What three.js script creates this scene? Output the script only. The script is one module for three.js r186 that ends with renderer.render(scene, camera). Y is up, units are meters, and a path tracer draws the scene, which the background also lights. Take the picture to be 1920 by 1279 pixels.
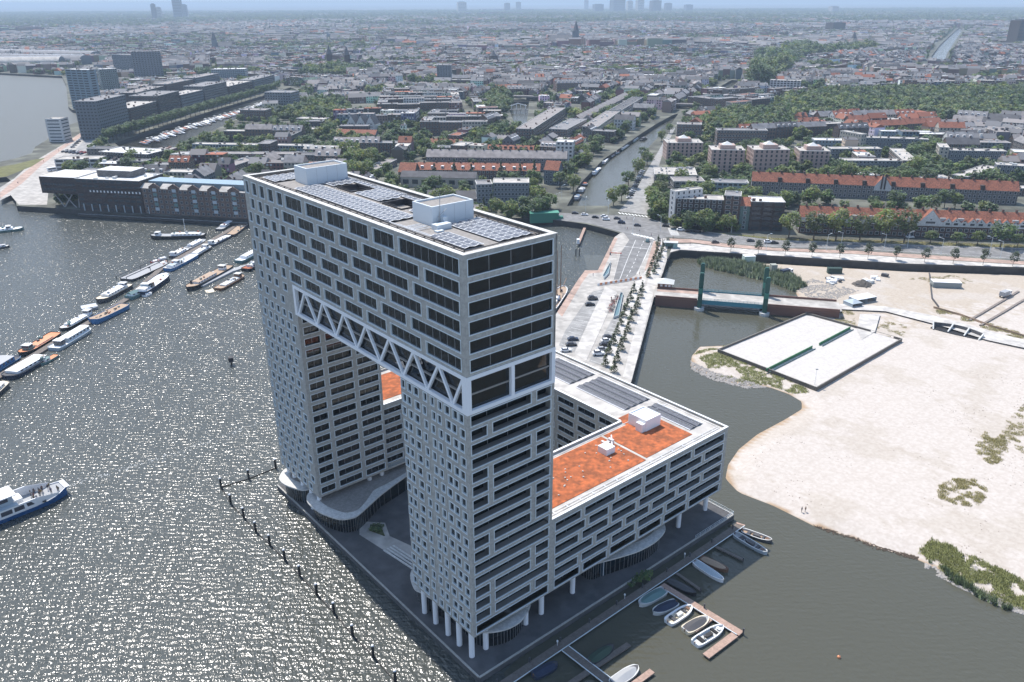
import * as THREE from 'three';
import { mergeGeometries } from 'three/addons/utils/BufferGeometryUtils.js';
import { MarchingCubes } from 'three/addons/objects/MarchingCubes.js';

// ---------- camera, sky, sun, exposure ----------
const R = Math.PI / 180, scene = new THREE.Scene();
const camera = new THREE.PerspectiveCamera(46.04, 1024 / 682, 1, 60000);
camera.rotation.order = 'YXZ';
camera.position.set(0, 130, 0);
camera.rotation.set(-22.9 * R, 0, -0.25 * R);
const SUN_AZ = -35 * R, SUN_EL = 58 * R;            // azimuth measured clockwise from -z
const sunDir = new THREE.Vector3(Math.sin(SUN_AZ) * Math.cos(SUN_EL), Math.sin(SUN_EL), -Math.cos(SUN_AZ) * Math.cos(SUN_EL));
{
  const w = 512, h = 256, d = new Float32Array(w * h * 4), v = new THREE.Vector3();
  for (let j = 0; j < h; j++) for (let i = 0; i < w; i++) {
    const el = ((j + 0.5) / h - 0.5) * Math.PI, az = ((i + 0.5) / w - 0.5) * 2 * Math.PI;
    v.set(Math.cos(az) * Math.cos(el), Math.sin(el), Math.sin(az) * Math.cos(el));
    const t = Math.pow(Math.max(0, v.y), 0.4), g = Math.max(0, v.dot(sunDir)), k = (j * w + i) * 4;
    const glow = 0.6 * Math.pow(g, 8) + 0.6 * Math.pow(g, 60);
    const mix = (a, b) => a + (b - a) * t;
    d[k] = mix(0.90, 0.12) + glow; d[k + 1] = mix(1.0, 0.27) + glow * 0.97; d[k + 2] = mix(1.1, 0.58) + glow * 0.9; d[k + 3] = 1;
  }
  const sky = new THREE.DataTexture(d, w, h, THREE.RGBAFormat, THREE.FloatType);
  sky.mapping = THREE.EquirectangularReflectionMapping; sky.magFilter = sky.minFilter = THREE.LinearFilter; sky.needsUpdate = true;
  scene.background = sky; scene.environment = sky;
}
const sun = new THREE.DirectionalLight(0xfff8f0, 5.0);
sun.position.copy(sunDir).multiplyScalar(400).add(new THREE.Vector3(0, 0, -250)); sun.target.position.set(0, 0, -250);
sun.castShadow = true; sun.shadow.mapSize.set(4096, 4096);
Object.assign(sun.shadow.camera, { left: -450, right: 450, top: 450, bottom: -450, near: 1, far: 1500 });
scene.add(sun, sun.target);
scene.fog = new THREE.FogExp2(0xcfe6fc, 0.0001);
const renderer = new THREE.WebGLRenderer({ antialias: true });
renderer.toneMapping = THREE.LinearToneMapping; renderer.toneMappingExposure = 1.25;
renderer.shadowMap.enabled = true;

// ---------- helpers ----------
let seed = 12345;
const rnd = () => { seed = (seed * 1664525 + 1013904223) >>> 0; return seed / 4294967296; };
const rr = (a, b) => a + (b - a) * rnd(), pick = (a) => a[Math.floor(rnd() * a.length)];
const reseed = (s) => { seed = s >>> 0; };
function hash2(i, j) { let h = (i * 374761393 + j * 668265263) | 0; h = (h ^ (h >>> 13)) * 1274126177 | 0; return ((h ^ (h >>> 16)) >>> 0) / 4294967296; }
function vnoise(x, y, per = 0) {
  const i = Math.floor(x), j = Math.floor(y), f = x - i, g = y - j, s = f * f * (3 - 2 * f), t = g * g * (3 - 2 * g);
  const m = (a) => per ? ((a % per) + per) % per : a;
  const a = hash2(m(i), m(j)), b = hash2(m(i + 1), m(j)), c = hash2(m(i), m(j + 1)), d = hash2(m(i + 1), m(j + 1));
  return a + (b - a) * s + (c - a) * t + (a - b - c + d) * s * t;
}
function fbm(x, y, o = 4, per = 0) { let s = 0, a = 0.5, n = 0; for (let k = 0; k < o; k++) { s += a * vnoise(x, y, per); n += a; x *= 2; y *= 2; per *= 2; a *= 0.5; } return s / n; }
const used = {};
const numbered = (n) => { const k = used[n] = (used[n] || 0) + 1; return k === 1 ? n : n + '_' + String(k - 1).padStart(3, '0'); };
function tag(o, label, category, group, kind) {
  if (label) o.userData.label = label; if (category) o.userData.category = category;
  if (group) o.userData.group = group; if (kind) o.userData.kind = kind; return o;
}
function thing(name, label, category, group, pos = [0, 0, 0], turn = 0) {
  const g = new THREE.Group(); g.name = numbered(name); g.position.set(...pos); g.rotation.y = turn; scene.add(g);
  return tag(g, label, category, group);
}
function dup(o, pos, turn, label, group) {
  const c = o.clone(); c.name = numbered(o.name.replace(/_\d{3}$/, '')); c.userData = { ...o.userData };
  c.position.set(...pos); c.rotation.y = turn; if (label) c.userData.label = label; if (group) c.userData.group = group;
  scene.add(c); return c;
}
class MB {   // collects quads and prisms into one geometry, uv in metres
  constructor() { this.p = []; this.n = []; this.u = []; this.c = null; this.col = null; this.xf = null; }
  color(r, g, b) { this.c = this.c || []; this.col = [r, g, b]; return this; }
  at(x, y, z, ry = 0) { const c = Math.cos(ry), s = Math.sin(ry); this.xf = (v) => [v[0] * c + v[2] * s + x, v[1] + y, -v[0] * s + v[2] * c + z]; return this; }
  tri(a, b, c) {
    if (this.xf) { a = this.xf(a); b = this.xf(b); c = this.xf(c); }
    const ux = b[0] - a[0], uy = b[1] - a[1], uz = b[2] - a[2], vx = c[0] - a[0], vy = c[1] - a[1], vz = c[2] - a[2];
    let nx = uy * vz - uz * vy, ny = uz * vx - ux * vz, nz = ux * vy - uy * vx; const l = Math.hypot(nx, ny, nz) || 1; nx /= l; ny /= l; nz /= l;
    for (const q of [a, b, c]) {
      this.p.push(q[0], q[1], q[2]); this.n.push(nx, ny, nz);
      if (Math.abs(ny) > 0.7) this.u.push(q[0], q[2]); else { const h = Math.hypot(nx, nz) || 1; this.u.push((q[0] * -nz + q[2] * nx) / h, q[1]); }
      if (this.c) this.c.push(...this.col);
    }
    return this;
  }
  quad(a, b, c, d) { return this.tri(a, b, c).tri(a, c, d); }
  box(x0, x1, y0, y1, z0, z1, skip = '') {
    if (!skip.includes('t')) this.quad([x0, y1, z0], [x0, y1, z1], [x1, y1, z1], [x1, y1, z0]);
    if (!skip.includes('b')) this.quad([x0, y0, z1], [x0, y0, z0], [x1, y0, z0], [x1, y0, z1]);
    if (!skip.includes('f')) this.quad([x0, y0, z1], [x1, y0, z1], [x1, y1, z1], [x0, y1, z1]);
    if (!skip.includes('k')) this.quad([x1, y0, z0], [x0, y0, z0], [x0, y1, z0], [x1, y1, z0]);
    if (!skip.includes('l')) this.quad([x0, y0, z0], [x0, y0, z1], [x0, y1, z1], [x0, y1, z0]);
    if (!skip.includes('r')) this.quad([x1, y0, z1], [x1, y0, z0], [x1, y1, z0], [x1, y1, z1]);
    return this;
  }
  bar(p, q, w, h = w) {   // square bar between two points
    const a = new THREE.Vector3(...p), b = new THREE.Vector3(...q), d = b.clone().sub(a).normalize();
    const s = new THREE.Vector3(0, 1, 0); if (Math.abs(d.y) > 0.95) s.set(1, 0, 0);
    const e = new THREE.Vector3().crossVectors(d, s).normalize().multiplyScalar(w / 2), f = new THREE.Vector3().crossVectors(e, d).normalize().multiplyScalar(h / 2);
    const P = (o, i, j) => [o.x + e.x * i + f.x * j, o.y + e.y * i + f.y * j, o.z + e.z * i + f.z * j];
    const k = [[1, 1], [1, -1], [-1, -1], [-1, 1]];
    for (let i = 0; i < 4; i++) { const m = k[i], n = k[(i + 1) % 4]; this.quad(P(a, ...n), P(a, ...m), P(b, ...m), P(b, ...n)); }
    this.quad(P(a, 1, 1), P(a, 1, -1), P(a, -1, -1), P(a, -1, 1)).quad(P(b, -1, 1), P(b, -1, -1), P(b, 1, -1), P(b, 1, 1));
    return this;
  }
  cyl(x, z, y0, y1, r0, r1 = r0, n = 10, cap = true) {
    for (let i = 0; i < n; i++) {
      const a = i / n * 2 * Math.PI, b = (i + 1) / n * 2 * Math.PI, P = (t, r, y) => [x + r * Math.cos(t), y, z - r * Math.sin(t)];
      this.quad(P(a, r0, y0), P(b, r0, y0), P(b, r1, y1), P(a, r1, y1));
      if (cap) this.tri([x, y1, z], P(a, r1, y1), P(b, r1, y1));
    }
    return this;
  }
  prism(poly, y0, y1, top = true, sides = true) {   // poly [[x,z],...]; y1 top
    const pts = poly.map((q) => new THREE.Vector2(q[0], -q[1]));
    if (THREE.ShapeUtils.isClockWise(pts)) { pts.reverse(); poly = poly.slice().reverse(); }
    if (top) for (const f of THREE.ShapeUtils.triangulateShape(pts, [])) this.tri(...f.map((i) => [poly[i][0], y1, poly[i][1]]));
    if (sides) poly.forEach((q, i) => { const r = poly[(i + 1) % poly.length]; this.quad([q[0], y0, q[1]], [r[0], y0, r[1]], [r[0], y1, r[1]], [q[0], y1, q[1]]); });
    return this;
  }
  geo() {
    const g = new THREE.BufferGeometry();
    g.setAttribute('position', new THREE.Float32BufferAttribute(this.p, 3)); g.setAttribute('normal', new THREE.Float32BufferAttribute(this.n, 3)); g.setAttribute('uv', new THREE.Float32BufferAttribute(this.u, 2));
    if (this.c) g.setAttribute('color', new THREE.Float32BufferAttribute(this.c, 3));
    return g;
  }
  build(name, mat, parent = scene) { return mesh(name, this.geo(), mat, parent); }
}
function mesh(name, geo, mat, parent = scene) {
  const m = new THREE.Mesh(geo, mat); m.name = parent === scene ? numbered(name) : name; m.castShadow = m.receiveShadow = true; parent.add(m); return m;
}
const structure = (m) => tag(m, null, null, null, 'structure');
// textures
function tex(n, fn, srgb, rep) {
  const d = new Uint8Array(n * n * 4);
  for (let j = 0; j < n; j++) for (let i = 0; i < n; i++) { const c = fn(i, j, n), k = (j * n + i) * 4; d[k] = c[0]; d[k + 1] = c[1]; d[k + 2] = c[2]; d[k + 3] = 255; }
  const t = new THREE.DataTexture(d, n, n); t.wrapS = t.wrapT = THREE.RepeatWrapping; t.magFilter = THREE.LinearFilter; t.minFilter = THREE.LinearMipmapLinearFilter; t.generateMipmaps = true;
  if (srgb) t.colorSpace = THREE.SRGBColorSpace; t.repeat.set(1 / rep, 1 / rep); t.needsUpdate = true; return t;
}
const clamp = (x, a = 0, b = 1) => Math.max(a, Math.min(b, x));
// neutral mottling: multiplies a base colour; lo..hi around white
function mottle(lo, rep, cells, oct = 5, warm = 0) {
  return tex(256, (i, j, n) => { const f = clamp((fbm(i / n * cells, j / n * cells, oct, cells) - 0.22) / 0.56), g = 255 * (lo + (1 - lo) * f), q = hash2(i, j) * 10 - 5; return [clamp(g + q, 0, 255), clamp(g + q - warm * (1 - f), 0, 255), clamp(g + q - 2 * warm * (1 - f), 0, 255)]; }, true, rep);
}
const T = { fine: mottle(0.86, 6, 16), mid: mottle(0.82, 23, 10), coarse: mottle(0.6, 71, 6), sandy: mottle(0.93, 17, 24, 6, 3), brick: mottle(0.66, 9, 20) };
const mat = (r, g, b, rough = 0.85, o = {}) => { const m = new THREE.MeshStandardMaterial({ roughness: rough, ...o }); m.color.setRGB(r, g, b); return m; };
const M = {
  concrete: mat(0.43, 0.42, 0.385, 0.9, { map: T.fine }), parapet: mat(0.62, 0.61, 0.58, 0.8, { map: T.fine }), frame: mat(0.66, 0.73, 0.76, 0.45, { metalness: 0.15 }),
  white: mat(0.78, 0.80, 0.82, 0.4), steel: mat(0.35, 0.36, 0.37, 0.45, { metalness: 0.5 }), dark: mat(0.03, 0.03, 0.035, 0.7), black: mat(0.012, 0.012, 0.014, 0.6),
  room: mat(0.28, 0.26, 0.235, 0.9), curtain: mat(0.30, 0.235, 0.17, 0.95), blind: mat(0.6, 0.58, 0.54, 0.9), gravel: mat(0.30, 0.28, 0.26, 0.95, { map: T.fine }),
  deck: mat(0.105, 0.105, 0.11, 0.9, { map: T.mid }), sedum: mat(0.50, 0.135, 0.045, 0.95, { map: mottle(0.68, 13, 14, 6, -14) }),
  solar: mat(0.05, 0.055, 0.075, 0.2, { metalness: 0.0 }), solarframe: mat(0.72, 0.73, 0.74, 0.4, { metalness: 0.3 }), paleblue: mat(0.58, 0.63, 0.66, 0.6),
  asphalt: mat(0.22, 0.218, 0.215, 0.9, { map: T.mid }), lane: mat(0.33, 0.325, 0.315, 0.9, { map: T.mid }), paving: mat(0.46, 0.435, 0.40, 0.9, { map: T.mid }), pale: mat(0.57, 0.545, 0.51, 0.9, { map: T.mid }), redpave: mat(0.46, 0.33, 0.27, 0.9, { map: T.mid }),
  paint: mat(0.72, 0.72, 0.70, 0.7), quay: mat(0.055, 0.052, 0.05, 0.9, { map: T.mid }), wood: mat(0.17, 0.145, 0.125, 0.85, { map: T.fine }), palewood: mat(0.42, 0.29, 0.23, 0.85, { map: T.fine }),
  grass: mat(0.15, 0.15, 0.05, 0.95, { map: T.mid }), city: mat(0.17, 0.175, 0.14, 0.95, { map: T.coarse }),
};
M.cell = mat(0.12, 0.125, 0.145, 0.2);
const pane = new THREE.MeshPhysicalMaterial({ transmission: 1, thickness: 0, roughness: 0.02, ior: 1.5 }); pane.color.setRGB(0.22, 0.28, 0.31);
const tintpane = new THREE.MeshPhysicalMaterial({ transmission: 1, thickness: 0, roughness: 0.02, ior: 1.6 }); tintpane.color.setRGB(0.10, 0.20, 0.26);
const LAND = 3.5, SAND = 1.0, DECK = 1.5;
// point in polygon, distance to polyline
const inside = (p, x, z) => { let c = false; for (let i = 0, j = p.length - 1; i < p.length; j = i++) if ((p[i][1] > z) !== (p[j][1] > z) && x < (p[j][0] - p[i][0]) * (z - p[i][1]) / (p[j][1] - p[i][1]) + p[i][0]) c = !c; return c; };
const segd = (x, z, a, b) => { const dx = b[0] - a[0], dz = b[1] - a[1], t = clamp(((x - a[0]) * dx + (z - a[1]) * dz) / (dx * dx + dz * dz || 1)); return Math.hypot(x - a[0] - t * dx, z - a[1] - t * dz); };
const polyd = (p, x, z, closed = true) => { let m = 1e9; for (let i = 0; i < p.length - (closed ? 0 : 1); i++) m = Math.min(m, segd(x, z, p[i], p[(i + 1) % p.length])); return m; };
const lerp = (a, b, t) => a + (b - a) * t, lerp2 = (a, b, t) => [lerp(a[0], b[0], t), lerp(a[1], b[1], t)];

// ---------- setting: water, land, roads ----------
{ // wave normals: a sum of many short wind waves, periodic over the tile
  const n = 1024, waves = [], L = 64; reseed(77);
  for (let k = 0; k < 90; k++) {
    const wl = 0.32 * Math.pow(9, rnd()), th = (-60 + 100 * (rnd() + rnd() - 1)) * R, kx = Math.round(L / wl * Math.cos(th)), ky = Math.round(L / wl * Math.sin(th));
    waves.push([kx, ky, rnd() * 6.283, 0.036 * Math.pow(wl, -0.05)]);
  }
  const C = new Float32Array(n), tab = (p) => C[((p % n) + n) % n];
  for (let i = 0; i < n; i++) C[i] = Math.cos(i / n * 6.283185);
  const sl = waves.map(([kx, ky, ph, a]) => { const l = Math.hypot(kx, ky) || 1; return [kx, ky, Math.floor(ph / 6.283 * n), a * kx / l, a * ky / l]; });
  const nt = tex(n, (i, j) => { let sx = 0, sy = 0; for (const [kx, ky, ph, ax, ay] of sl) { const c = tab(kx * i + ky * j + ph); sx += ax * c; sy += ay * c; } const q = 1 / Math.hypot(sx, sy, 1); return [127.5 + 127.5 * sx * q, 127.5 + 127.5 * sy * q, 127.5 + 127.5 * q]; }, false, L);
  const bt = tex(512, (i, j, n) => { const v = 255 * fbm(i / n * 12, j / n * 12, 4, 12); return [v, v, v]; }, false, 311);
  M.water = Object.assign(new THREE.MeshPhysicalMaterial({ ior: 1.39, roughness: 0.2, normalMap: nt, bumpMap: bt, bumpScale: 0.25 })); M.water.color.setRGB(0.066, 0.072, 0.066);
  M.basin = M.water.clone(); M.basin.normalScale = new THREE.Vector2(0.26, 0.26); M.basin.roughness = 0.05; M.basin.bumpScale = 0.08; M.farwater = M.water.clone(); M.farwater.roughness = 0.4; M.farwater.normalScale = new THREE.Vector2(0.8, 0.8); M.basin.color.setRGB(0.076, 0.075, 0.056);
}
{
  const m = new MB(); for (const [x0, x1, z0, z1] of [[-6000, 6000, -9000, 300], [-40000, -6000, -9000, 300], [6000, 40000, -9000, 300], [-40000, 40000, -45000, -9000]]) m.quad([x0, 0, z0], [x0, 0, z1], [x1, 0, z1], [x1, 0, z0]);
  structure(m.build('water', M.water));
  structure(new MB().prism([[-2, -128.5], [14, -60], [60, 60], [420, 60], [420, -420], [40, -430], [40, -230], [44, -185]], 0, 0.012, true, false).build('basin_water', M.basin));
  structure(new MB().prism([[-345, -560], [-4000, -560], [-4000, -6000], [-700, -6000], [-300, -1600]], 0, 0.012, true, false).build('river_water', M.farwater));
}
const coast = [...[[-336.9,-539.8],[-356.9,-572.9],[-377.2,-594.8],[-387.3,-622],[-401.1,-638.8],[-421.6,-622.8],[-466.4,-604.1],[-521.5,-645.7],[-478.8,-685.5],[-446.1,-707],[-440.9,-722.4],[-441.7,-749.8],[-458.4,-785.8],[-469.7,-828.3],[-488.9,-871.9],[-501.4,-923.8],[-504.8,-986.3],[-527.1,-1042],[-569,-1076],[-591.8,-1111.4],[-750.4,-1416.8],[-852.8,-1601.6],[-1019.2,-1685],[-1442.4,-1820.2],[-2547.8,-2187.3]], [-9000, -3500], [-40000, -9000], [-40000, -42000], [40000, -42000], [40000, -500], [900, -395], ...[[349.2,-372.2],[262,-392.2],[205.3,-399.4],[153.8,-411.5],[110.8,-422],[92.7,-426.3],[86.4,-422.4]]];
const pierR = [[82.8,-410.6],[76.6,-387.8],[67.3,-356.4],[43.5,-262.9],[29.9,-219.5]], pierL = [[-0.5,-258.5],[5,-278.3],[20.1,-332.3],[32.4,-375.7],[37.5,-391.9],[44,-391.8],[55.5,-434.2],[59.9,-454.1],[64.5,-463.4]];
const mainland = [...coast, ...pierR, ...pierL, ...[[46.4,-484.8],[27.2,-495.7],[13.9,-500],[-54.1,-502.5],[-165.8,-500.4],[-249.9,-514.4],[-288,-528.2],[-315.4,-534.8]]];
const canals = [
  [[37.4,-532.8],[51,-601.1],[80,-704.6],[94.2,-741.9],[133.1,-846.5],[165.2,-928.7],[196.9,-1002],[204.7,-1011.9],[177.2,-915.5],[147.7,-824.9],[116.9,-727.5],[94.2,-632.2],[65.3,-532.3]],
  [[-391.1,-806.2],[-387.4,-908],[-381.7,-1063.9],[-365.2,-1249.2],[-357.9,-1362.7],[-332.2,-1310.4],[-327,-1125.8],[-326.5,-975.8],[-320.4,-859.6],[-319,-776],[-318.5,-727.4],[-323.7,-701.5]],
  [[-5.9,-1151.5],[25,-1150.3],[19.4,-974],[14.4,-895.8],[10.7,-795.3],[7.1,-795.4],[5.7,-896.1],[-0.7,-1024]],
  [[2224.1,-4269.5],[1665.4,-3254.6],[1303.5,-2594.1],[1035.5,-2089.9],[889.7,-1790.5],[913.8,-1789],[1126,-2194.5],[1530.5,-2943],[2160.5,-4106.4]],
  [[284.2,-1208.1],[323.4,-1315.3],[384.2,-1462.1],[395.2,-1451.2],[341.7,-1314.5],[300.2,-1207.5]]];
{
  const m = new MB(), v2 = (p) => p.map((q) => new THREE.Vector2(q[0], -q[1]));
  let c = v2(mainland), src = mainland; if (THREE.ShapeUtils.isClockWise(c)) { c.reverse(); src = mainland.slice().reverse(); }
  const hs = canals.map((p) => THREE.ShapeUtils.isClockWise(v2(p)) ? p : p.slice().reverse()), all = [...src, ...hs.flat()];
  for (const f of THREE.ShapeUtils.triangulateShape(c, hs.map(v2))) m.tri(...f.map((i) => [all[i][0], LAND, all[i][1]]));
  structure(m.build('ground', M.city));
  const w = new MB();
  for (const p of [src, ...hs]) p.forEach((a, i) => { const b = p[(i + 1) % p.length]; if (Math.hypot(a[0], a[1]) < 9000 && Math.hypot(b[0], b[1]) < 9000) w.quad([a[0], -1, a[1]], [b[0], -1, b[1]], [b[0], LAND, b[1]], [a[0], LAND, a[1]]); });
  structure(w.build('quay_wall', M.quay));
}
for (const c of canals) structure(new MB().prism(c, 0, 0.012, true, false).build('canal_water', M.basin));
const sheet = (name, poly, m, up = 0.02, y = LAND) => structure(new MB().prism(poly, 0, y + up, true, false).build(name, m));
// pier paving, roads and paths: each sheet a little above the one below
sheet('pier_paving', [...pierR, ...pierL, ...[[72.3,-469.3],[89.8,-451.3]]], M.paving, 0.01);
sheet('road', [[14.4,-518.3],[48.6,-509.1],[75.7,-505.8],[86.5,-498.7],[96.6,-480.1],[109.2,-469.9],[125.7,-458.8],[150,-445.8],[193.8,-440.7],[235.7,-433.6],[282.9,-427.6],[355.2,-414.3],[339.6,-393.8],[270.6,-406.8],[228.3,-418.2],[188.8,-428],[146.1,-432.8],[121.5,-441.8],[105.2,-451],[92,-454.7],[81.5,-445.8],[66.7,-463.3],[46.7,-487.4],[13.9,-500]], M.asphalt, 0.02);
sheet('road', [[66.7,-463.3],[81.5,-445.8],[78.3,-435],[62.6,-384.5],[58.2,-377.8],[50.1,-376.3],[59.3,-421.8],[67.8,-448.3]], M.asphalt, 0.028);
sheet('road', [[70.2,-517.3],[88.6,-505.5],[113.8,-631.8],[135.4,-727],[177.9,-890.9],[175.9,-899],[134.5,-743.7],[105.3,-636.2],[88.4,-571.1]], M.lane, 0.03);
sheet('cycle_path', [[81.5,-445.8],[85.5,-442.4],[68.1,-380.2],[65.7,-381.9],[70.5,-402.3]], M.redpave, 0.033);
sheet('cycle_path', [[91.4,-451.3],[104.8,-448.8],[121,-439.7],[145.4,-430.7],[187.6,-424.9],[226.8,-415.3],[269,-404],[337.6,-391.1],[334.9,-387.6],[265.7,-398.5],[223.6,-408.5],[185.2,-418.9],[143.9,-425.6],[119.4,-433.2],[103.4,-442.1],[90.7,-442.3]], M.redpave, 0.033);
sheet('pavement', [[91.3,-439],[102.9,-440],[119.1,-432.2],[143.6,-424.5],[184.8,-417.9],[223.1,-407.5],[265.2,-397.6],[334.3,-386.8],[326.6,-376.6],[262,-392.2],[205.3,-399.4],[153.8,-411.5],[110.8,-422],[92.7,-426.3],[86.4,-422.4]], M.pale, 0.036);
sheet('pavement', [[44.9,-366.7],[49.7,-358.1],[28.3,-280],[24.4,-287.1]], M.pale, 0.03);
sheet('tree_strip', [[85.4,-443.5],[87.5,-434.8],[76.5,-390.4],[66.1,-354.9],[43.2,-262.5],[40.5,-265.2],[61.1,-352],[72.1,-394.9]], M.pale, 0.04);
sheet('tree_strip', [[71.1,-397.7],[65.6,-374.5],[58.7,-352.1],[37.9,-273.1],[35.2,-276],[52.8,-345.6],[61,-373.7]], M.pale, 0.04);
sheet('parking', [[37.9,-358.3],[44.3,-363.6],[24.4,-288.2],[18.7,-294.6],[22.3,-310.4]], M.lane, 0.034);
sheet('parking', [[49.2,-342.2],[54.1,-338.6],[35.9,-273.1],[29.3,-279]], M.lane, 0.034);
sheet('quayside', [[59.9,-454.1],[61.5,-451.7],[45.8,-388.2],[38.9,-386.6],[34.2,-371.6],[21.9,-326.4],[20.1,-332.3],[32.4,-375.7],[37.5,-391.9],[44,-391.8]], M.redpave, 0.024);
sheet('promenade', [[-481.1,-957.9],[-463.4,-926.9],[-399.4,-769.1],[-384.1,-713.2],[-376.2,-669.1],[-352.7,-611.4],[-317.7,-542.6],[-337.2,-542.9],[-360,-573],[-357.8,-556.1],[-382.7,-598.7],[-391.5,-632.3],[-415,-701.2],[-438.5,-801],[-465,-898.2]], M.paving, 0.02);
sheet('cycle_path', [[-480.2,-953.4],[-473.4,-944.4],[-442.8,-841.5],[-426.1,-778.8],[-401.6,-693.4],[-374.1,-611.9],[-361.7,-562.8],[-372.9,-582],[-388.3,-628.1],[-415,-713.9],[-436.2,-794.6]], M.redpave, 0.03);
sheet('road', [[-464.6,-926.9],[-454.8,-910],[-393,-763],[-384.6,-723.7],[-382.6,-683.3],[-391.8,-708.2],[-409.2,-763.4],[-437.9,-848.4]], M.lane, 0.034);
sheet('road', [[14.5,-524.2],[-21.5,-543.3],[-96.8,-557.7],[-183.4,-559.4],[-181.4,-552.8],[-95.5,-549.5],[-24.8,-535.5],[14.3,-516.8]], M.lane, 0.03);
// road markings
{
  const strip = (m, a, b, w) => { const dx = b[0] - a[0], dz = b[1] - a[1], l = Math.hypot(dx, dz), ex = -dz / l * w / 2, ez = dx / l * w / 2, y = LAND + 0.05; m.quad([a[0] + ex, y, a[1] + ez], [b[0] + ex, y, b[1] + ez], [b[0] - ex, y, b[1] - ez], [a[0] - ex, y, a[1] - ez]); };
  const m = new MB();
  const dash = (a, b, w, on, off) => { const l = Math.hypot(b[0] - a[0], b[1] - a[1]); for (let s = 0; s < l; s += on + off) strip(m, lerp2(a, b, s / l), lerp2(a, b, Math.min(1, (s + on) / l)), w); };
  const zebra = (a, b, c, n) => { for (let i = 0; i < n; i++) { const p = lerp2(a, b, (i + 0.25) / n), q = [p[0] + c[0], p[1] + c[1]]; strip(m, p, q, Math.hypot(b[0] - a[0], b[1] - a[1]) / n * 0.4); } };
  const path = (pts, w, on = 1e4, off = 0) => { for (let i = 0; i + 1 < pts.length; i++) dash(pts[i], pts[i + 1], w, on, off); };
  zebra([70.8,-463.3], [82,-452.6], [1.5, 5], 7); zebra([69.2,-514.4], [87,-504.2], [1, 4.5], 9); zebra([94.5,-473.8], [93.4,-457], [5, 0.5], 7);
  path([[75.7,-445.9],[60.5,-390.6],[56,-377.1]], 0.25, 3, 4); path([[71.5,-448.2],[60.8,-407.1],[53.4,-377.1]], 0.2); path([[79.5,-442.5],[63.3,-385.4]], 0.25); path([[63,-435.2],[75.6,-429.7]], 0.4);
  path([[27.8,-506.6],[67.1,-492.3]], 0.2, 3, 5); path([[98,-461.6],[123.1,-448.5],[147.7,-438.2],[191.3,-434.3],[232.2,-426.3],[276.9,-417.5]], 0.2, 3, 6); path([[108.8,-468],[125.4,-457.6],[149.7,-444.7],[193.4,-439.6],[235.2,-432.5],[282.3,-426.5]], 0.18); path([[105.5,-452.2],[121.8,-442.9],[146.4,-433.9],[189.2,-429],[228.7,-419.2],[271.2,-407.8]], 0.18);
  for (let i = 0; i < 15; i++) { strip(m, lerp2([38.3,-357.5], [19.7,-296.2], i / 14), lerp2([43.3,-359.8], [24.2,-290.8], i / 14), 0.14); strip(m, lerp2([49.3,-338.7], [30.2,-280], i / 14), lerp2([52.8,-336.6], [35.5,-275], i / 14), 0.14); }
  structure(m.build('road_markings', M.paint));
  const k = new MB(), kerb = (pts) => { for (let i = 0; i + 1 < pts.length; i++) k.bar([pts[i][0], LAND + 0.07, pts[i][1]], [pts[i + 1][0], LAND + 0.07, pts[i + 1][1]], 0.3, 0.14); };
  kerb([[81.5,-445.8],[78.3,-435],[62.6,-384.5]]); kerb([[91.8,-453.5],[105,-449.9],[121.2,-440.8],[145.8,-431.8],[188.2,-426.4],[227.5,-416.7],[269.8,-405.4],[338.9,-392.9]]); kerb([[59.3,-421.8],[50.1,-376.3]]); kerb([[86.5,-498.7],[96.6,-480.1],[109.2,-469.9],[125.7,-458.8],[150,-445.8],[193.8,-440.7],[235.7,-433.6],[282.9,-427.6]]); kerb([[49.7,-358.1],[28.3,-280]]); kerb([[66.1,-354.9],[43.2,-262.5]]);
  structure(k.build('kerb', M.pale));
}
sheet('verge', [[117.4,-463.7],[137.9,-457.4],[151.3,-450.3],[196,-446.2],[238.8,-440],[286.6,-433.8],[359.7,-420.2],[356.7,-416.3],[283.8,-429.1],[236.5,-435.2],[194.5,-442.3],[150.5,-447.5],[131.6,-457.5]], M.grass, 0.05);
sheet('verge', [[-424.2,-626.9],[-402.3,-640.9],[-405.5,-683.8],[-415.9,-724.4],[-422.1,-714.1],[-424.8,-694],[-445.8,-661.5]], M.grass, 0.05);
// sand spit: terrain from the distance to its shore line
const shore = [...[[98.5,-417.8],[107.2,-405.4],[120.9,-393.5],[130,-387.3],[136.6,-378],[138.4,-371.5],[136.7,-363],[135.2,-352.6],[133.5,-336],[109.7,-318.4],[87.3,-301.9],[76.6,-300.9],[71.5,-291.8],[68.7,-281.7],[75.8,-271.5],[85.7,-263.7],[93.5,-263.7],[99.3,-257.5],[101.8,-251.7],[99.9,-246.1],[91.4,-238.4],[79.7,-228.8],[71.2,-219.4],[65.5,-210.2],[62.8,-202.5],[64.8,-195.2],[72.8,-188.5],[81.2,-178.6],[89.3,-173.9],[94.4,-169.4],[102,-165],[105.3,-160.9],[108.1,-155.9],[112.7,-150.2],[120.8,-143.1],[144.6,-121.9]], [330, -140], [420, -380], ...[[352.1,-374.3],[262.4,-391.5],[205.5,-398.5],[153.6,-409.4],[110.5,-419.6]]];
const pit = [[82,-292.7],[130.9,-332.9],[159.6,-302.8],[109,-258.2]];
const sandY = (x, z) => { const d = polyd(shore, x, z, true), s = inside(shore, x, z) ? d : -d; const n = fbm(x * 0.045 + 9, z * 0.045, 4), m = fbm(x * 0.4, z * 0.4, 3); return s < 0 ? Math.max(-1.2, s * 0.16) : Math.min(s * 0.15, 1.0) + (s > 4 ? (n - 0.5) * 0.4 * clamp((s - 4) / 8) + (m - 0.5) * 0.07 : 0); };
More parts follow.
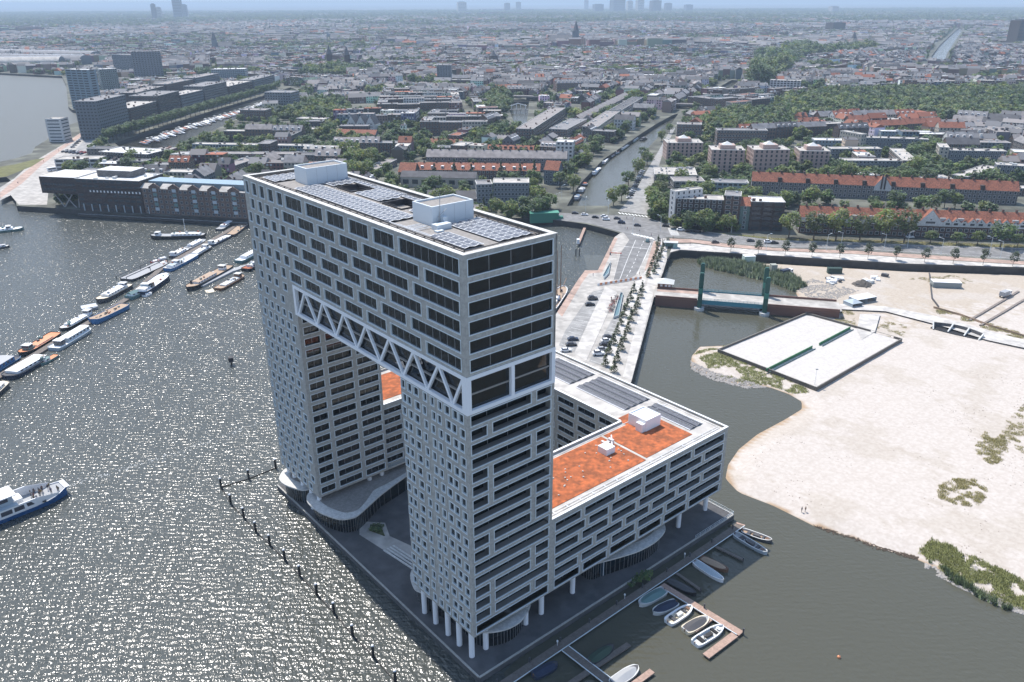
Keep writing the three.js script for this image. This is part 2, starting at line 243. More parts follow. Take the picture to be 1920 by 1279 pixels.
{
  const x0 = 52, x1 = 330, z0 = -412, z1 = -118, st = 1.7, nx = Math.ceil((x1 - x0) / st), nz = Math.ceil((z1 - z0) / st), pos = [], uv = [], col = [], idx = [], id = new Int32Array((nx + 1) * (nz + 1)).fill(-1);
  const H = new Float32Array((nx + 1) * (nz + 1)), keep = new Uint8Array((nx + 1) * (nz + 1));
  for (let j = 0; j <= nz; j++) for (let i = 0; i <= nx; i++) { const x = x0 + i * st, z = z0 + j * st, y = sandY(x, z); H[j * (nx + 1) + i] = y; keep[j * (nx + 1) + i] = y > -1.19 ? 1 : 0; }
  const V = (i, j) => {
    const k = j * (nx + 1) + i; if (id[k] >= 0) return id[k]; id[k] = pos.length / 3; const x = x0 + i * st, z = z0 + j * st, y = H[k]; pos.push(x, y, z); uv.push(x, z);
    const n = fbm(x * 0.07, z * 0.07, 4), e = fbm(x * 0.5 + 40, z * 0.5, 3), wet = y < 0.12 + 0.3 * (n - 0.5) + 0.18 * (e - 0.5), silt = n + 0.25 * e > 0.72, far = z + 0.35 * x < -262 + 60 * (e - 0.5) + 40 * (n - 0.5);
    const c = wet ? [0.36, 0.26, 0.17] : silt ? [0.455, 0.41, 0.36] : far ? [0.43, 0.375, 0.31] : [0.50, 0.457, 0.415]; col.push(...c); return id[k];
  };
  for (let j = 0; j < nz; j++) for (let i = 0; i < nx; i++) { const k = j * (nx + 1) + i; if (!(keep[k] || keep[k + 1] || keep[k + nx + 1] || keep[k + nx + 2])) continue; const a = V(i, j), b = V(i + 1, j), c = V(i + 1, j + 1), d = V(i, j + 1); idx.push(a, d, c, a, c, b); }
  const g = new THREE.BufferGeometry(); g.setAttribute('position', new THREE.Float32BufferAttribute(pos, 3)); g.setAttribute('uv', new THREE.Float32BufferAttribute(uv, 2)); g.setAttribute('color', new THREE.Float32BufferAttribute(col, 3)); g.setIndex(idx); g.computeVertexNormals();
  structure(mesh('sand', g, mat(1, 1, 1, 0.95, { map: T.sandy, vertexColors: true })));
}
structure(new MB().prism(pit, 0, 1.62).build('sandpit_floor', mat(0.52, 0.50, 0.475, 0.95, { map: T.sandy })));

// ---------- the portal-shaped apartment building ----------
// local axes: x runs along the right-hand face, -z runs along the truss face, y up; origin below the near corner
const tower = thing('apartment_tower', 'tall grey gate-shaped apartment building with white truss bridge standing in the water', 'building', null, [-8.13, 0, -128.89], 40.2 * R);
const towerAt = (a, b, y) => { const c = Math.cos(40.2 * R), s = Math.sin(40.2 * R); return [-8.13 + a * c - b * s, y, -128.89 - a * s - b * c]; };
{
  reseed(5);
  const TB = (m, a0, a1, b0, b1, y0, y1, skip) => m.box(a0, a1, y0, y1, -b1, -b0, skip);
  const LO = 3.05, UP = 3.6, rowsLow = [], rowsUp = [];
  for (let i = 0; i < 17; i++) rowsLow.push(9 + LO * i);          // floor levels
  for (let i = 0; i < 6; i++) rowsUp.push(68.4 + UP * i);
  const conc = new MB(), inner = new MB(), slab = new MB();
  // face helper: axis 'A' = face at a = c looking towards -a (runs along b); 'B' = face at b = c looking towards -b (runs along a); 'Bp' looking +b; 'Ap' looking +a
  const put = (m, ax, c, u0, u1, d0, d1, y0, y1, skip) => {
    if (ax === 'A') TB(m, c + d0, c + d1, u0, u1, y0, y1, skip); else if (ax === 'B') TB(m, u0, u1, c + d0, c + d1, y0, y1, skip);
    else if (ax === 'Bp') TB(m, u0, u1, c - d1, c - d0, y0, y1, skip); else TB(m, c - d1, c - d0, u0, u1, y0, y1, skip);
  };
  const rest = { wide_window: [new MB(), new MB(), 0], window: [new MB(), new MB(), 0], balcony_opening: [new MB(), new MB(), 0] }; let counts = { wide_window: 0, window: 0, balcony_opening: 0 };
  function opening(ax, c, u0, u1, y0, y1, kind, o = {}) {
    if (kind === 'window' && u1 - u0 > 4) kind = 'wide_window';
    const f = new MB(), p = new MB(), mu = new MB(), ks = [], fw = o.fw ?? 0.16, pr = -0.07, fd = o.fd ?? 0.3;
    put(f, ax, c, u0, u1, pr, fd, y0, y0 + fw); put(f, ax, c, u0, u1, pr, fd, y1 - fw, y1); put(f, ax, c, u0, u0 + fw, pr, fd, y0 + fw, y1 - fw); put(f, ax, c, u1 - fw, u1, pr, fd, y0 + fw, y1 - fw);
    const dp = o.deep ?? 0.32, wdt = u1 - u0;
    for (let n = Math.round(wdt / (o.mull ?? 2.4)), i = 1; i < n; i++) { const u = u0 + wdt * i / n; put(mu, ax, c, u - 0.04, u + 0.04, dp - 0.04, dp + 0.08, y0 + fw, y1 - fw); }
    put(p, ax, c, u0 + fw, u1 - fw, dp, dp + 0.03, y0 + fw, y1 - fw);
    if (o.rail) put(f, ax, c, u0 + fw, u1 - fw, 0.05, 0.09, y0 + 1.0, y0 + 1.06);
    for (let u = u0 + fw; u < u1 - fw - 0.2;) { const w = rr(0.25, 0.9), q = rnd(); if (q < (o.cur ?? 0.3)) { const k = new MB(); ks.push(k); put(k, ax, c, u, Math.min(u + w, u1 - fw), dp + 0.18, dp + 0.24, y0 + fw, y1 - fw - 0.05); } u += w + rr(0, o.gap ?? 1.2); }
    if (counts[kind]++ < 295) {
      const w = f.build(kind, M.frame, tower); p.build('pane', o.pane || pane, w); if (mu.p.length) tag(mu.build('mullions', M.steel, w), null, null, null, 'stuff'); const cm = o.cm || (rnd() < 0.75 ? M.curtain : M.blind); for (const c of ks) c.build('curtain', cm, w);
    } else { rest[kind][0].p.push(...f.p); rest[kind][0].n.push(...f.n); rest[kind][0].u.push(...f.u); const r = rest[kind][1]; r.p.push(...p.p); r.n.push(...p.n); r.u.push(...p.u); }
  }
  // wall with openings: rows = [[y0, y1, [[u0, u1], ...], options], ...] bottom to top
  function wall(ax, c, U0, U1, Y0, Y1, rows, kind) {
    let y = Y0;
    for (const [y0, y1, ws, o] of rows) {
      put(conc, ax, c, U0, U1, 0, 0.4, y, y0); let u = U0;
      for (const [a, b] of ws) { if (a > u) put(conc, ax, c, u, a, 0, 0.4, y0, y1); opening(ax, c, a, b, y0, y1, (o && o.kind) || kind, o); u = b; }
      if (u < U1) put(conc, ax, c, u, U1, 0, 0.4, y0, y1); y = y1;
    }
    put(conc, ax, c, U0, U1, 0, 0.4, y, Y1);
  }
  const W = 89.5, D = 21.6, RT = 22.3, LT = 67.2;
  const oddL = [[68.2, 71.4], [73.0, 76.2], [77.8, 80.8], [82.1, 85.0], [86.6, 88.8]], evenL = [[70.4, 74.2], [75.7, 78.6], [80.0, 82.5], [83.9, 87.2]];
  const small = (list, s) => list.map(([a, b]) => [(a + b) / 2 - s / 2, (a + b) / 2 + s / 2]);
  const upper = [
    [[1.1, 20], [21.4, 29.1], [30.7, 38.4], [40.1, 47.7], [49.2, 57.1], [58.7, 67.1], ...oddL],
    [[1.2, 11.9], [13.5, 24.6], [25.9, 33.6], [35.2, 43], [44.7, 52.3], [53.8, 61.7], [62.9, 69.4], ...small(evenL, 2.6)],
    [[1.3, 15.8], [17.3, 29], [30.4, 38.2], [39.7, 47.6], [49.3, 56.5], [58.2, 66.7], ...oddL],
    [[1.3, 11.6], [13.3, 24.2], [25.8, 33.6], [35.3, 42.5], [44.1, 52.2], [53.9, 61.4], [62.8, 68.9], ...small(evenL, 2.6)],
    [[1.3, 17.2], [18.7, 27.8], [29.3, 37], [38.6, 46.4], [47.9, 55.6], [57.1, 66.2], ...oddL],
    [[1.3, 12.4], [14, 24.8], [26.2, 33.8], [35.4, 43], [44.6, 52.2], [53.7, 61.4], [62.9, 69], ...small(evenL, 2.6)]];
  // front face above the truss
  const cur = { cur: 0.62, gap: 0.4, mull: 2.4 };
  wall('A', 0, 0, W, 68.4, 91, [5, 4, 3, 2, 1, 0].map((k, i) => { const y = rowsUp[i] + 0.62; return [y, i === 5 ? 90.25 : y + 2.75, upper[k], { ...cur, kind: 'window' }]; }), 'window');
  // left tower front face beside and below the truss
  const leftRows = []; for (let i = 0; i < 17; i++) leftRows.push([rowsLow[i] + 0.6, rowsLow[i] + 2.8, (i % 2 ? [69.5, 73.0, 76.4, 79.8, 83.2, 86.6] : [71.2, 74.7, 78.1, 81.5, 84.9, 88.2]).map((c, k) => [c - (k === 5 && !(i % 2) ? 0.7 : 1.1), c + (k === 5 && !(i % 2) ? 0.7 : 1.1)]), { cur: 0.2, fw: 0.2 }]);
  wall('A', 0, LT, W, 9, 60.8, leftRows, 'window');
  wall('A', 0, LT + 0.9, W, 60.8, 68.4, [[61.9, 64.1, small(oddL, 2.3).slice(1), { cur: 0.3 }], [65.6, 67.8, small(evenL, 2.4), { cur: 0.3 }]], 'window');
  // right tower front face below the truss
  const colA = [1.0, 3.1, 5.4, 8.0, 10.4, 13.0, 15.7, 18.3, 20.5], wA = [1.25, 1.25, 1.35, 1.0, 0.95, 0.95, 1.5, 1.2, 1.1], rightRows = [];
  for (let i = 0; i < 17; i++) rightRows.push([rowsLow[i] + 0.6, rowsLow[i] + 2.75, colA.map((u, k) => { const s = (i % 2 ? 0.28 : -0.1) * (k % 2 ? 1 : -1), w = wA[k] + 0.5; return [u + s, u + s + w]; }), { cur: 0.15, fw: 0.2 }]);
  wall('A', 0, 0, RT, 9, 60.8, rightRows, 'window');
  // right-hand face of the right tower
  const rf = { fd: 0.16, fw: 0.15, deep: 1.5, cur: 0.28, mull: 5.1, kind: 'balcony_opening' }, P = { a: [[0.6, 15.6], [16.8, 20.8]], b: [[0.6, 20.8]], c: [[0.6, 4.6], [5.7, 20.8]], d: [[0.6, 4.6], [5.7, 15.6], [16.8, 20.8]] };
  const seq = ['b', 'd', 'c', 'd', 'a', 'b', 'c', 'd', 'a', 'a', 'c', 'c', 'd', 'a', 'b', 'c', 'a'];
  const rrows = []; for (let i = 0; i < 17; i++) rrows.push([rowsLow[i] + 0.36, rowsLow[i] + 2.76, i < 6 && seq[i] !== 'c' ? P[seq[i]].map((q) => q.slice()) : P[seq[i]], rf]);
  wall('B', 0, 0.4, D, 9, 60.8, rrows, 'balcony_opening');
  wall('B', 0, 0.4, D, 68.4, 91, rowsUp.map((y, i) => [y + 0.62, i === 5 ? 90.25 : y + 3.3, [[0.8, 20.7]], { ...rf, deep: 0.35, cur: 0.22, mull: 5, rail: false, pane: tintpane }]), 'balcony_opening');
  // left tower's inner face, continuing as the low wing
  const inn = { fd: 0.2, deep: 0.5, cur: 0.5, gap: 0.8, mull: 2.2, cm: M.blind, kind: 'balcony_opening' }, ir = [];
  for (let i = 0; i < 17; i++) ir.push([rowsLow[i] + 0.5, rowsLow[i] + 2.65, [[0.9, 5.3], [6.4, 13.5], [14.6, 20.9]], inn]);
  wall('B', LT, 0.4, D, 9, 60.8, ir, 'balcony_opening');
  // plain faces of the towers and the bridge box that the camera hardly sees
  put(conc, 'Bp', RT, 0.4, D, 0, 0.4, 9, 60.8); put(conc, 'Bp', W, 0.4, D, 0, 0.4, 9, 91); put(conc, 'Ap', D, 0, W, 0, 0.4, 68.4, 91); put(conc, 'Ap', D, 0.4, RT - 0.4, 0, 0.4, 28, 68.4); put(conc, 'Ap', D, LT + 0.4, W - 0.4, 0, 0.4, 28, 68.4);
  // low ring: outer right face, inner court faces, back wing
  const LR = 28.2, rl = { ...rf, deep: 1.3 }, lowR = [];
  const brk = [[22.3, 31, 40, 50.2, 59.6, 69.4, 83.3], [22.3, 30.4, 40.4, 49.6, 60.2, 69.2, 83.3], [22.4, 35, 45, 54.5, 64.5, 74.5, 83.3], [22.3, 30.4, 40, 49.5, 60.2, 69, 83.3], [22.4, 32.4, 39.9, 51.2, 60.3, 74.3, 83.3], [22.3, 31, 42, 51.2, 60.2, 69.7, 83.3]];
  for (let i = 0; i < 6; i++) { const b = brk[i], ws = []; for (let k = 0; k + 1 < b.length; k++) ws.push([b[k] + (k ? 0.5 : 0.2), b[k + 1] - 0.5]); lowR.push([rowsLow[i] + 0.36, rowsLow[i] + 2.76, ws, rl]); }
  wall('B', 0, D, 84, 9, LR, lowR, 'balcony_opening');
  const court = (u0, u1, n) => { const o = []; for (let i = 0; i < 6; i++) { const ws = [], s = (u1 - u0) / n; for (let k = 0; k < n; k++) ws.push([u0 + s * k + (i % 2 ? 0.9 : 0.5), u0 + s * (k + 1) - (i % 2 ? 0.4 : 0.8)]); o.push([rowsLow[i] + 0.6, rowsLow[i] + 2.55, ws, { ...inn, cur: 0.3 }]); } return o; };
  wall('A', 65, 20.5, 69, 9, LR, court(20.5, 69, 6), 'balcony_opening');         // back wing looks into the court
  wall('B', 69, D, 65, 9, LR, court(D, 65, 6), 'balcony_opening');               // far wing looks into the court
  put(conc, 'Bp', 20.5, D, 65.4, 0, 0.4, 9, LR); put(conc, 'Ap', 84, 0.4, W, 0, 0.4, 9, LR); put(conc, 'Bp', W, D, 84, 0, 0.4, 9, LR);
  conc.build('facade', M.concrete, tower);
  for (const k of ['wide_window', 'window', 'balcony_opening']) if (rest[k][0].p.length) { tag(rest[k][0].build('frames', M.frame, tower), null, null, null, 'stuff'); tag(rest[k][1].build('panes', pane, tower), null, null, null, 'stuff'); }
  // floors, cores and ceilings behind the glass
  const floors = (a0, a1, b0, b1, ys) => { for (const y of ys) TB(slab, a0, a1, b0, b1, y - 0.28, y); };
  floors(0.5, D - 0.5, 0.5, RT - 0.5, [...rowsLow, 60.8]); floors(0.5, D - 0.5, LT + 0.5, W - 0.5, [...rowsLow, 60.8]); floors(0.5, D - 0.5, 0.5, W - 0.5, [...rowsUp, 64.6]);
  floors(D - 0.5, 83.5, 0.5, 20, rowsLow.slice(0, 6)); floors(65.5, 83.5, 20, W - 0.5, rowsLow.slice(0, 6)); floors(D - 0.5, 65.5, 69.5, W - 0.5, rowsLow.slice(0, 6));
  slab.build('floor_slab', M.room, tower);
  TB(inner, 5, D - 0.6, 5.2, 17, 9, 90); TB(inner, 5, D - 0.6, LT + 5, W - 5, 9, 90); TB(inner, 5, D - 5, 17, LT + 5, 68.4, 89.4); TB(inner, D - 0.6, 80, 5.5, 15.5, 9, 27); TB(inner, 70, 80, 15.5, 80, 9, 27); TB(inner, D, 70, 74, 84, 9, 27);
  for (let b = 3; b < 88; b += 6.5) for (const y of rowsUp) TB(inner, 0.7, 5, b, b + 0.2, y, y + UP - 0.3);
  for (let a = 26; a < 83; a += 7.3) TB(inner, a, a + 0.2, 1.5, 5.5, 9, 27);
  inner.build('interior_wall', M.room, tower);
  // truss
  const tr = new MB(), Y0 = 60.8, Y1 = 68.4, put2 = (u0, u1, d0, d1, y0, y1) => put(tr, 'A', 0, u0, u1, d0, d1, y0, y1);
  put2(-0.12, LT + 0.9, -0.12, 0.75, Y0, Y0 + 0.75); put2(-0.12, LT + 0.9, -0.12, 0.75, Y1 - 0.75, Y1); put2(-0.12, 1.35, -0.12, 0.75, Y0 + 0.75, Y1 - 0.75); put2(LT - 0.2, LT + 0.9, -0.12, 0.75, Y0 + 0.75, Y1 - 0.75);
  put(tr, 'B', 0, 0.75, D, -0.12, 0.6, Y0, Y0 + 0.75); put(tr, 'B', 0, 0.75, D, -0.12, 0.6, Y1 - 0.75, Y1); put(tr, 'B', 0, D - 0.9, D, -0.12, 0.6, Y0 + 0.75, Y1 - 0.75); put(tr, 'B', 0, 10.4, 11.2, -0.12, 0.6, Y0 + 0.75, Y1 - 0.75); put(tr, 'B', 0, 0.75, 0.95, -0.12, 0.6, Y0 + 0.75, Y1 - 0.75);
  const top = [1.2, 8.8, 17.1, 25.8, 34.9, 44.2, 53.6, 62.4], bot = [4.6, 12.8, 21.2, 30.0, 39.2, 48.4, 57.5, 66.6];
  tr.build('truss_frame', M.white, tower);
  for (let i = 0; i < 8; i++) {
    const t = [0.25, Y1 - 0.5, -top[i]], b = [0.25, Y0 + 0.5, -bot[i]]; new MB().bar(t, b, 0.5, 0.55).build('truss_brace', M.white, tower);
    if (i < 7) new MB().bar([0.25, Y1 - 0.5, -top[i + 1]], b, 0.5, 0.55).build('truss_brace', M.white, tower);
  }
  { const g = new MB(); put(g, 'A', 0, 1.3, LT, 0.9, 0.94, Y0 + 0.4, Y1 - 0.4); put(g, 'B', 0, 0.95, D - 0.9, 0.7, 0.74, Y0 + 0.4, Y1 - 0.4); g.build('truss_glazing', tintpane, tower);
    const q = new MB(); put(q, 'A', 0, 0.9, LT + 0.3, 4.5, 4.7, Y0, Y1); TB(q, 0.9, D - 0.4, LT - 0.1, LT + 0.1, Y0, Y1); TB(q, 0.6, D - 0.6, RT - 0.4, LT, Y0 - 0.02, Y0 + 0.3); for (let b = 2; b < LT; b += 2.6) put(q, 'A', 0, b, b + 0.08, 1.0, 1.12, Y0 + 0.4, Y1 - 0.4); q.build('bridge_floor', M.room, tower); }
  { const s = new MB(); TB(s, 0.4, D - 0.4, RT - 0.2, LT + 0.2, Y0 - 0.3, Y0 - 0.05); s.build('soffit', M.concrete, tower); }
  // roofs
  const rim = (m, a0, a1, b0, b1, y0, y1, t) => { TB(m, a0, a1, b0, b0 + t, y0, y1); TB(m, a0, a1, b1 - t, b1, y0, y1); TB(m, a0, a0 + t, b0 + t, b1 - t, y0, y1); TB(m, a1 - t, a1, b0 + t, b1 - t, y0, y1); };
  { const m = new MB(); rim(m, -0.06, D + 0.06, -0.06, W + 0.06, 91, 91.12, 1.1); m.build('parapet_cap', M.parapet, tower);
    const r = new MB(); const V1 = [11.7, 17.3, 57.5, 64], V2 = [11.2, 17.4, 36, 43.5], y0 = 89.9, y1 = 90.4;
    TB(r, 0.4, 11.2, 0.4, W - 0.4, y0, y1); TB(r, 17.4, D - 0.4, 0.4, W - 0.4, y0, y1); TB(r, 11.2, 17.4, 0.4, 36, y0, y1); TB(r, 11.2, 17.4, 43.5, 57.5, y0, y1); TB(r, 11.2, 17.4, 64, W - 0.4, y0, y1); TB(r, 11.2, 11.7, 57.5, 64, y0, y1);
    r.build('roof', M.gravel, tower);
    for (const [a0, a1, b0, b1] of [V1, V2]) { const v = new MB(); rim(v, a0, a1, b0, b1, 85, 90.7, 0.15); TB(v, a0, a1, b0, b1, 84.8, 85); v.build('roof_patio', M.dark, tower); const q = new MB(); rim(q, a0 - 0.8, a1 + 0.8, b0 - 0.8, b1 + 0.8, 91.3, 91.38, 0.07); for (let k = 0; k < 9; k++) { for (const a of [a0 - 0.8, a1 + 0.73]) TB(q, a, a + 0.06, lerp(b0 - 0.8, b1 + 0.73, k / 8), lerp(b0 - 0.8, b1 + 0.73, k / 8) + 0.06, 90.4, 90.7); for (const b of [b0 - 0.8, b1 + 0.73]) TB(q, lerp(a0 - 0.8, a1 + 0.73, k / 8), lerp(a0 - 0.8, a1 + 0.73, k / 8) + 0.06, b, b + 0.06, 90.4, 90.7); } q.build('patio_railing', M.dark, tower); }
    // track rails round the roof
    const t = new MB(); rim(t, 1.9, D - 1.6, 1.9, W - 1.9, 90.7, 90.82, 0.14); rim(t, 2.6, D - 2.3, 2.6, W - 2.6, 90.7, 90.82, 0.14); for (let b = 3; b < W - 3; b += 3) { TB(t, 1.9, 2.75, b, b + 0.1, 90.4, 90.7); TB(t, D - 2.45, D - 1.6, b, b + 0.1, 90.4, 90.7); } t.build('gantry_rail', M.dark, tower);
  }
  for (const [a0, a1, b0, b1, y1] of [[8.0, 18.8, 71.2, 77.4, 94.3], [8.4, 18.4, 20.8, 27.4, 94.2]]) {
    const m = new MB(), t = 0.35; TB(m, a0, a1, b0, b1, 90.4, y1 - 0.5); rim(m, a0, a1, b0, b1, y1 - 0.5, y1, t); const p = m.build('plant_room', M.paleblue, tower);
    const g = new MB(); TB(g, a0 + t, a1 - t, b0 + t, b1 - t, y1 - 0.5, y1 - 0.35); g.build('roof_gravel', M.gravel, p);
    const j = new MB(); for (let a = a0 + 2.6; a < a1; a += 2.7) TB(j, a, a + 0.04, b0 - 0.015, b0, 90.5, y1 - 0.1); j.build('panel_joint', M.steel, p);
  }
  { const u = new MB(); TB(u, 7.2, 10.6, 17.6, 19.4, 90.4, 91.4); TB(u, 6.4, 8.0, 16.4, 17.4, 90.4, 90.7); TB(u, 10.2, 11.2, 19.6, 20.6, 90.4, 92.2); u.build('air_unit', M.paleblue, tower);
    const k = new MB().bar([9.8, 93.0, -20.2], [10.4, 96.4, -20.8], 0.1).bar([9.4, 90.4, -20.3], [9.8, 93.2, -20.2], 0.16).bar([9.4, 92.2, -20.3], [11.4, 93.6, -20.1], 0.08); k.build('mast', M.steel, tower);
    const pp = new MB(); for (let i = 0; i < 6; i++) { const b = 20 + i * 0.7; pp.bar([3.4, 90.6, -b], [7.6, 90.6, -b - 0.5 * rnd()], 0.14); } pp.bar([3.6, 90.65, -12], [3.6, 90.65, -30], 0.16).bar([4.1, 90.65, -12], [4.1, 90.65, -26], 0.12); pp.build('roof_pipes', M.solarframe, tower); }
  // solar panels in saw-tooth rows
  let np = 0; const restP = new MB();
  const panels = (a0, a1, b0, b1, y, pa, pb, tilt, alongA, longOnly, name = 'solar_panel') => {
    for (let a = a0; a + pa <= a1 + 0.01; a += pa + 0.06) for (let b = b0; b + pb <= b1 + 0.01; b += pb + 0.06) {
      const k = Math.round((alongA ? (b - b0) / (pb + 0.06) : (a - a0) / (pa + 0.06))), up = k % 2, m = np++ < 290 ? new MB() : restP, dy = tilt;
      const ya = alongA ? (up ? [dy, 0] : [0, dy]) : null, A = [a, b], f = 0.05;
      const Y = (i, j) => y + (alongA ? (j ? ya[1] : ya[0]) : (up ? (i ? 0 : dy) : (i ? dy : 0)));
      const c = [[a, Y(0, 0), -b], [a + pa, Y(1, 0), -b], [a + pa, Y(1, 1), -b - pb], [a, Y(0, 1), -b - pb]];
      m.quad(...c); for (let i = 0; i < 4; i++) { const p = c[i], q = c[(i + 1) % 4]; m.quad([p[0], p[1] - f, p[2]], [q[0], q[1] - f, q[2]], q, p); }
      if (m !== restP) { const s = m.build(name, M.cell, tower); void s; }
      if (!longOnly) rims.bar(c[0], c[1], 0.15, 0.06).bar(c[2], c[3], 0.15, 0.06); rims.bar(c[1], c[2], longOnly ? 0.4 : 0.15, 0.06).bar(c[3], c[0], longOnly ? 0.4 : 0.15, 0.06);
    }
  };
  const rims = new MB();
  panels(3.6, 10.8, 28.5, 69.5, 90.7, 1.0, 1.7, 0.16, false); panels(17.7, 19.8, 30, 88, 90.7, 1.0, 1.7, 0.16, false); panels(11.0, 19.9, 3.8, 19.6, 90.7, 1.0, 1.7, 0.16, false); panels(3.6, 8.4, 4.2, 15, 90.7, 1.0, 1.7, 0.16, false); panels(3.6, 17.0, 79.0, 87.6, 90.7, 1.0, 1.7, 0.16, false); panels(11.6, 17.2, 45, 56, 90.7, 1.0, 1.7, 0.16, false); panels(11.6, 17.2, 65.2, 70.8, 90.7, 1.0, 1.7, 0.16, false); panels(11.6, 17.2, 28.5, 35, 90.7, 1.0, 1.7, 0.16, false);
  // low roofs
  { const m = new MB(), y0 = 27.2, y1 = 27.6; TB(m, D, 65.4, 0.4, 20.1, y0, y1); TB(m, 65.4, 83.6, 0.4, W - 0.4, y0, y1); TB(m, D, 65.4, 69.4, W - 0.4, y0, y1); m.build('low_roof', M.pale, tower);
    for (const q of [[D + 0.2, 56, 3.6, 18.6], [56.9, 74.6, 4.2, 18.6], [65.6, 72, 18.62, 22.5], [D + 0.5, 60, 72.5, 87]]) { const s = new MB(); TB(s, ...q, y1, 27.72); s.build('sedum_bed', M.sedum, tower); }
    const c = new MB(); TB(c, D, 84.06, -0.06, 0.55, LR, LR + 0.12); TB(c, 83.5, 84.06, 0.55, W, LR, LR + 0.12); TB(c, D, 65.2, 20.0, 20.56, LR, LR + 0.12); TB(c, 64.9, 65.5, 20.56, 69.5, LR, LR + 0.12); TB(c, D, 64.9, 68.94, 69.5, LR, LR + 0.12); c.build('low_parapet_cap', M.white, tower);
    const h = new MB(); for (const b of [1.6, 2.4, 19.2]) TB(h, D + 0.5, 82.5, b, b + 0.1, 27.75, 27.85); TB(h, 82.6, 82.7, 1.6, 80, 27.75, 27.85); for (let a = 24; a < 82; a += 4) { TB(h, a, a + 0.3, 1.4, 2.7, 27.6, 27.75); } h.build('gantry_rail', M.solarframe, tower);
    const b = new MB(); TB(b, 50, 53, 11, 14, 27.6, 29.4); b.build('air_unit', M.white, tower);
    const e = new MB(); TB(e, 53.2, 54.6, 14.2, 15, 27.6, 28.7); TB(e, 54.8, 55.4, 13.6, 15.2, 27.6, 29.2); TB(e, 53.6, 54.2, 15.6, 16.4, 27.6, 28.3); e.bar([54, 28.4, -13], [56.5, 29.2, -15.6], 0.3); e.build('air_unit', M.solarframe, tower);
    const p = new MB(); TB(p, 66.4, 72.2, 12.8, 18.8, 27.6, 30.6); rim(p, 66.4, 72.2, 12.8, 18.8, 30.6, 30.9, 0.25); TB(p, 65.2, 66.4, 13, 15.2, 27.6, 30.0); p.build('plant_room', M.white, tower);
    const g = new MB(); TB(g, D + 0.3, 23.6, 14.5, 15.8, 27.6, 28.6); g.build('air_unit', M.white, tower); const g2 = new MB(); TB(g2, 43, 45, 78.5, 80.5, 27.6, 29.2); g2.build('air_unit', M.white, tower);
    const v = new MB(); for (let i = 0; i < 26; i++) v.cyl(rr(28, 56), -rr(5, 17), 27.7, 27.95, rr(0.1, 0.3), 0.2, 6); v.build('roof_vent', M.pale, tower);
  }
  np = 290;
  panels(71.2, 81.8, 45.8, 62, 27.75, 1.25, 1.65, 0.35, false, true); panels(71.2, 81.8, 24.4, 44, 27.75, 1.25, 1.65, 0.35, false, true); panels(76, 81.8, 6, 22.6, 27.75, 1.25, 1.65, 0.35, false, true);
  tag(restP.build('solar_panels', M.cell, tower), null, null, null, 'stuff'); tag(rims.build('solar_frames', M.solarframe, tower), null, null, null, 'stuff');
  // columns
  for (const [a, b] of [[1.2, 2.5], [1.2, 6.9], [1.2, 11], [1.2, 15.7], [1.2, 20.1], [4.9, 2.4], [16.3, 2.4], [21.2, 2.6], [31.5, 3], [41.5, 3], [55, 3], [70.8, 3.2], [82.5, 3.4], [1.2, 69.5], [1.2, 74], [1.2, 79], [1.2, 84], [1.2, 87.6], [16.5, 69], [20.5, 69], [31, 70.5], [42, 70.5]]) new MB().cyl(a, -b, DECK, 9, 0.62, 0.62, 14, false).build('column', M.white, tower);
  { const u = new MB(); TB(u, 0.4, 84, 0.4, RT - 0.4, 8.5, 9); TB(u, 65, 84, RT - 0.4, LT + 0.4, 8.5, 9); TB(u, 0.4, 84, LT + 0.4, W - 0.4, 8.5, 9); u.build('underside', M.concrete, tower); }
  // lobbies: curved glazing under rounded canopies
  const lobby = (pts, yt = 6.4) => {
    const cv = new THREE.CatmullRomCurve3(pts.map(([a, b]) => new THREE.Vector3(a, 0, -b)), true, 'catmullrom', 0.4).getPoints(64).slice(0, 64).map((v) => [v.x, v.z]);
    const cx = cv.reduce((s, q) => s + q[0], 0) / 64, cz = cv.reduce((s, q) => s + q[1], 0) / 64, shrink = (q, d) => { const l = Math.hypot(q[0] - cx, q[1] - cz); return [q[0] + (cx - q[0]) * d / l, q[1] + (cz - q[1]) * d / l]; };
    new MB().prism(cv, yt, yt + 0.35).build('canopy', M.parapet, tower); const roofIn = cv.map((q) => shrink(q, 3.0)); new MB().prism(roofIn, yt + 0.35, yt + 0.42).build('canopy_roof', M.gravel, tower);
    const gl = cv.map((q) => shrink(q, 1.5)); new MB().prism(gl, DECK, yt, false).build('lobby_glazing', tintpane, tower);
    const mu = new MB(); gl.forEach((q, i) => { if (i % 1 === 0) mu.bar([q[0], DECK, q[1]], [q[0], yt, q[1]], 0.07); }); tag(mu.build('mullions', M.steel, tower), null, null, null, 'stuff');
    new MB().prism(cv.map((q) => shrink(q, 4)), DECK, yt, false).build('lobby_wall', M.room, tower);
  };
  lobby([[2, 90.2], [-2.4, 86.5], [-2.6, 82], [0.4, 76.2], [8, 76], [18, 77], [20, 84], [14, 90.6]]);
  lobby([[0.6, 74.4], [-1.9, 70.5], [-1.6, 64], [0.8, 58], [4.2, 56.2], [7.5, 57.2], [16, 61], [30, 65.5], [40, 70], [40, 77], [20, 76], [6, 75.4]]);
  lobby([[1.2, 20], [0.6, 23.2], [2.8, 28], [7, 30], [16, 28], [20, 20], [18.2, 8], [17.6, 2.2], [12.5, -0.6], [8, -0.4], [3.6, 2.6], [3, 10]]);
  lobby([[36, 4], [40, 1.8], [49, -1.0], [56, -1.4], [62, 0.6], [66, 8], [62, 16], [48, 18], [38, 14]]);
}
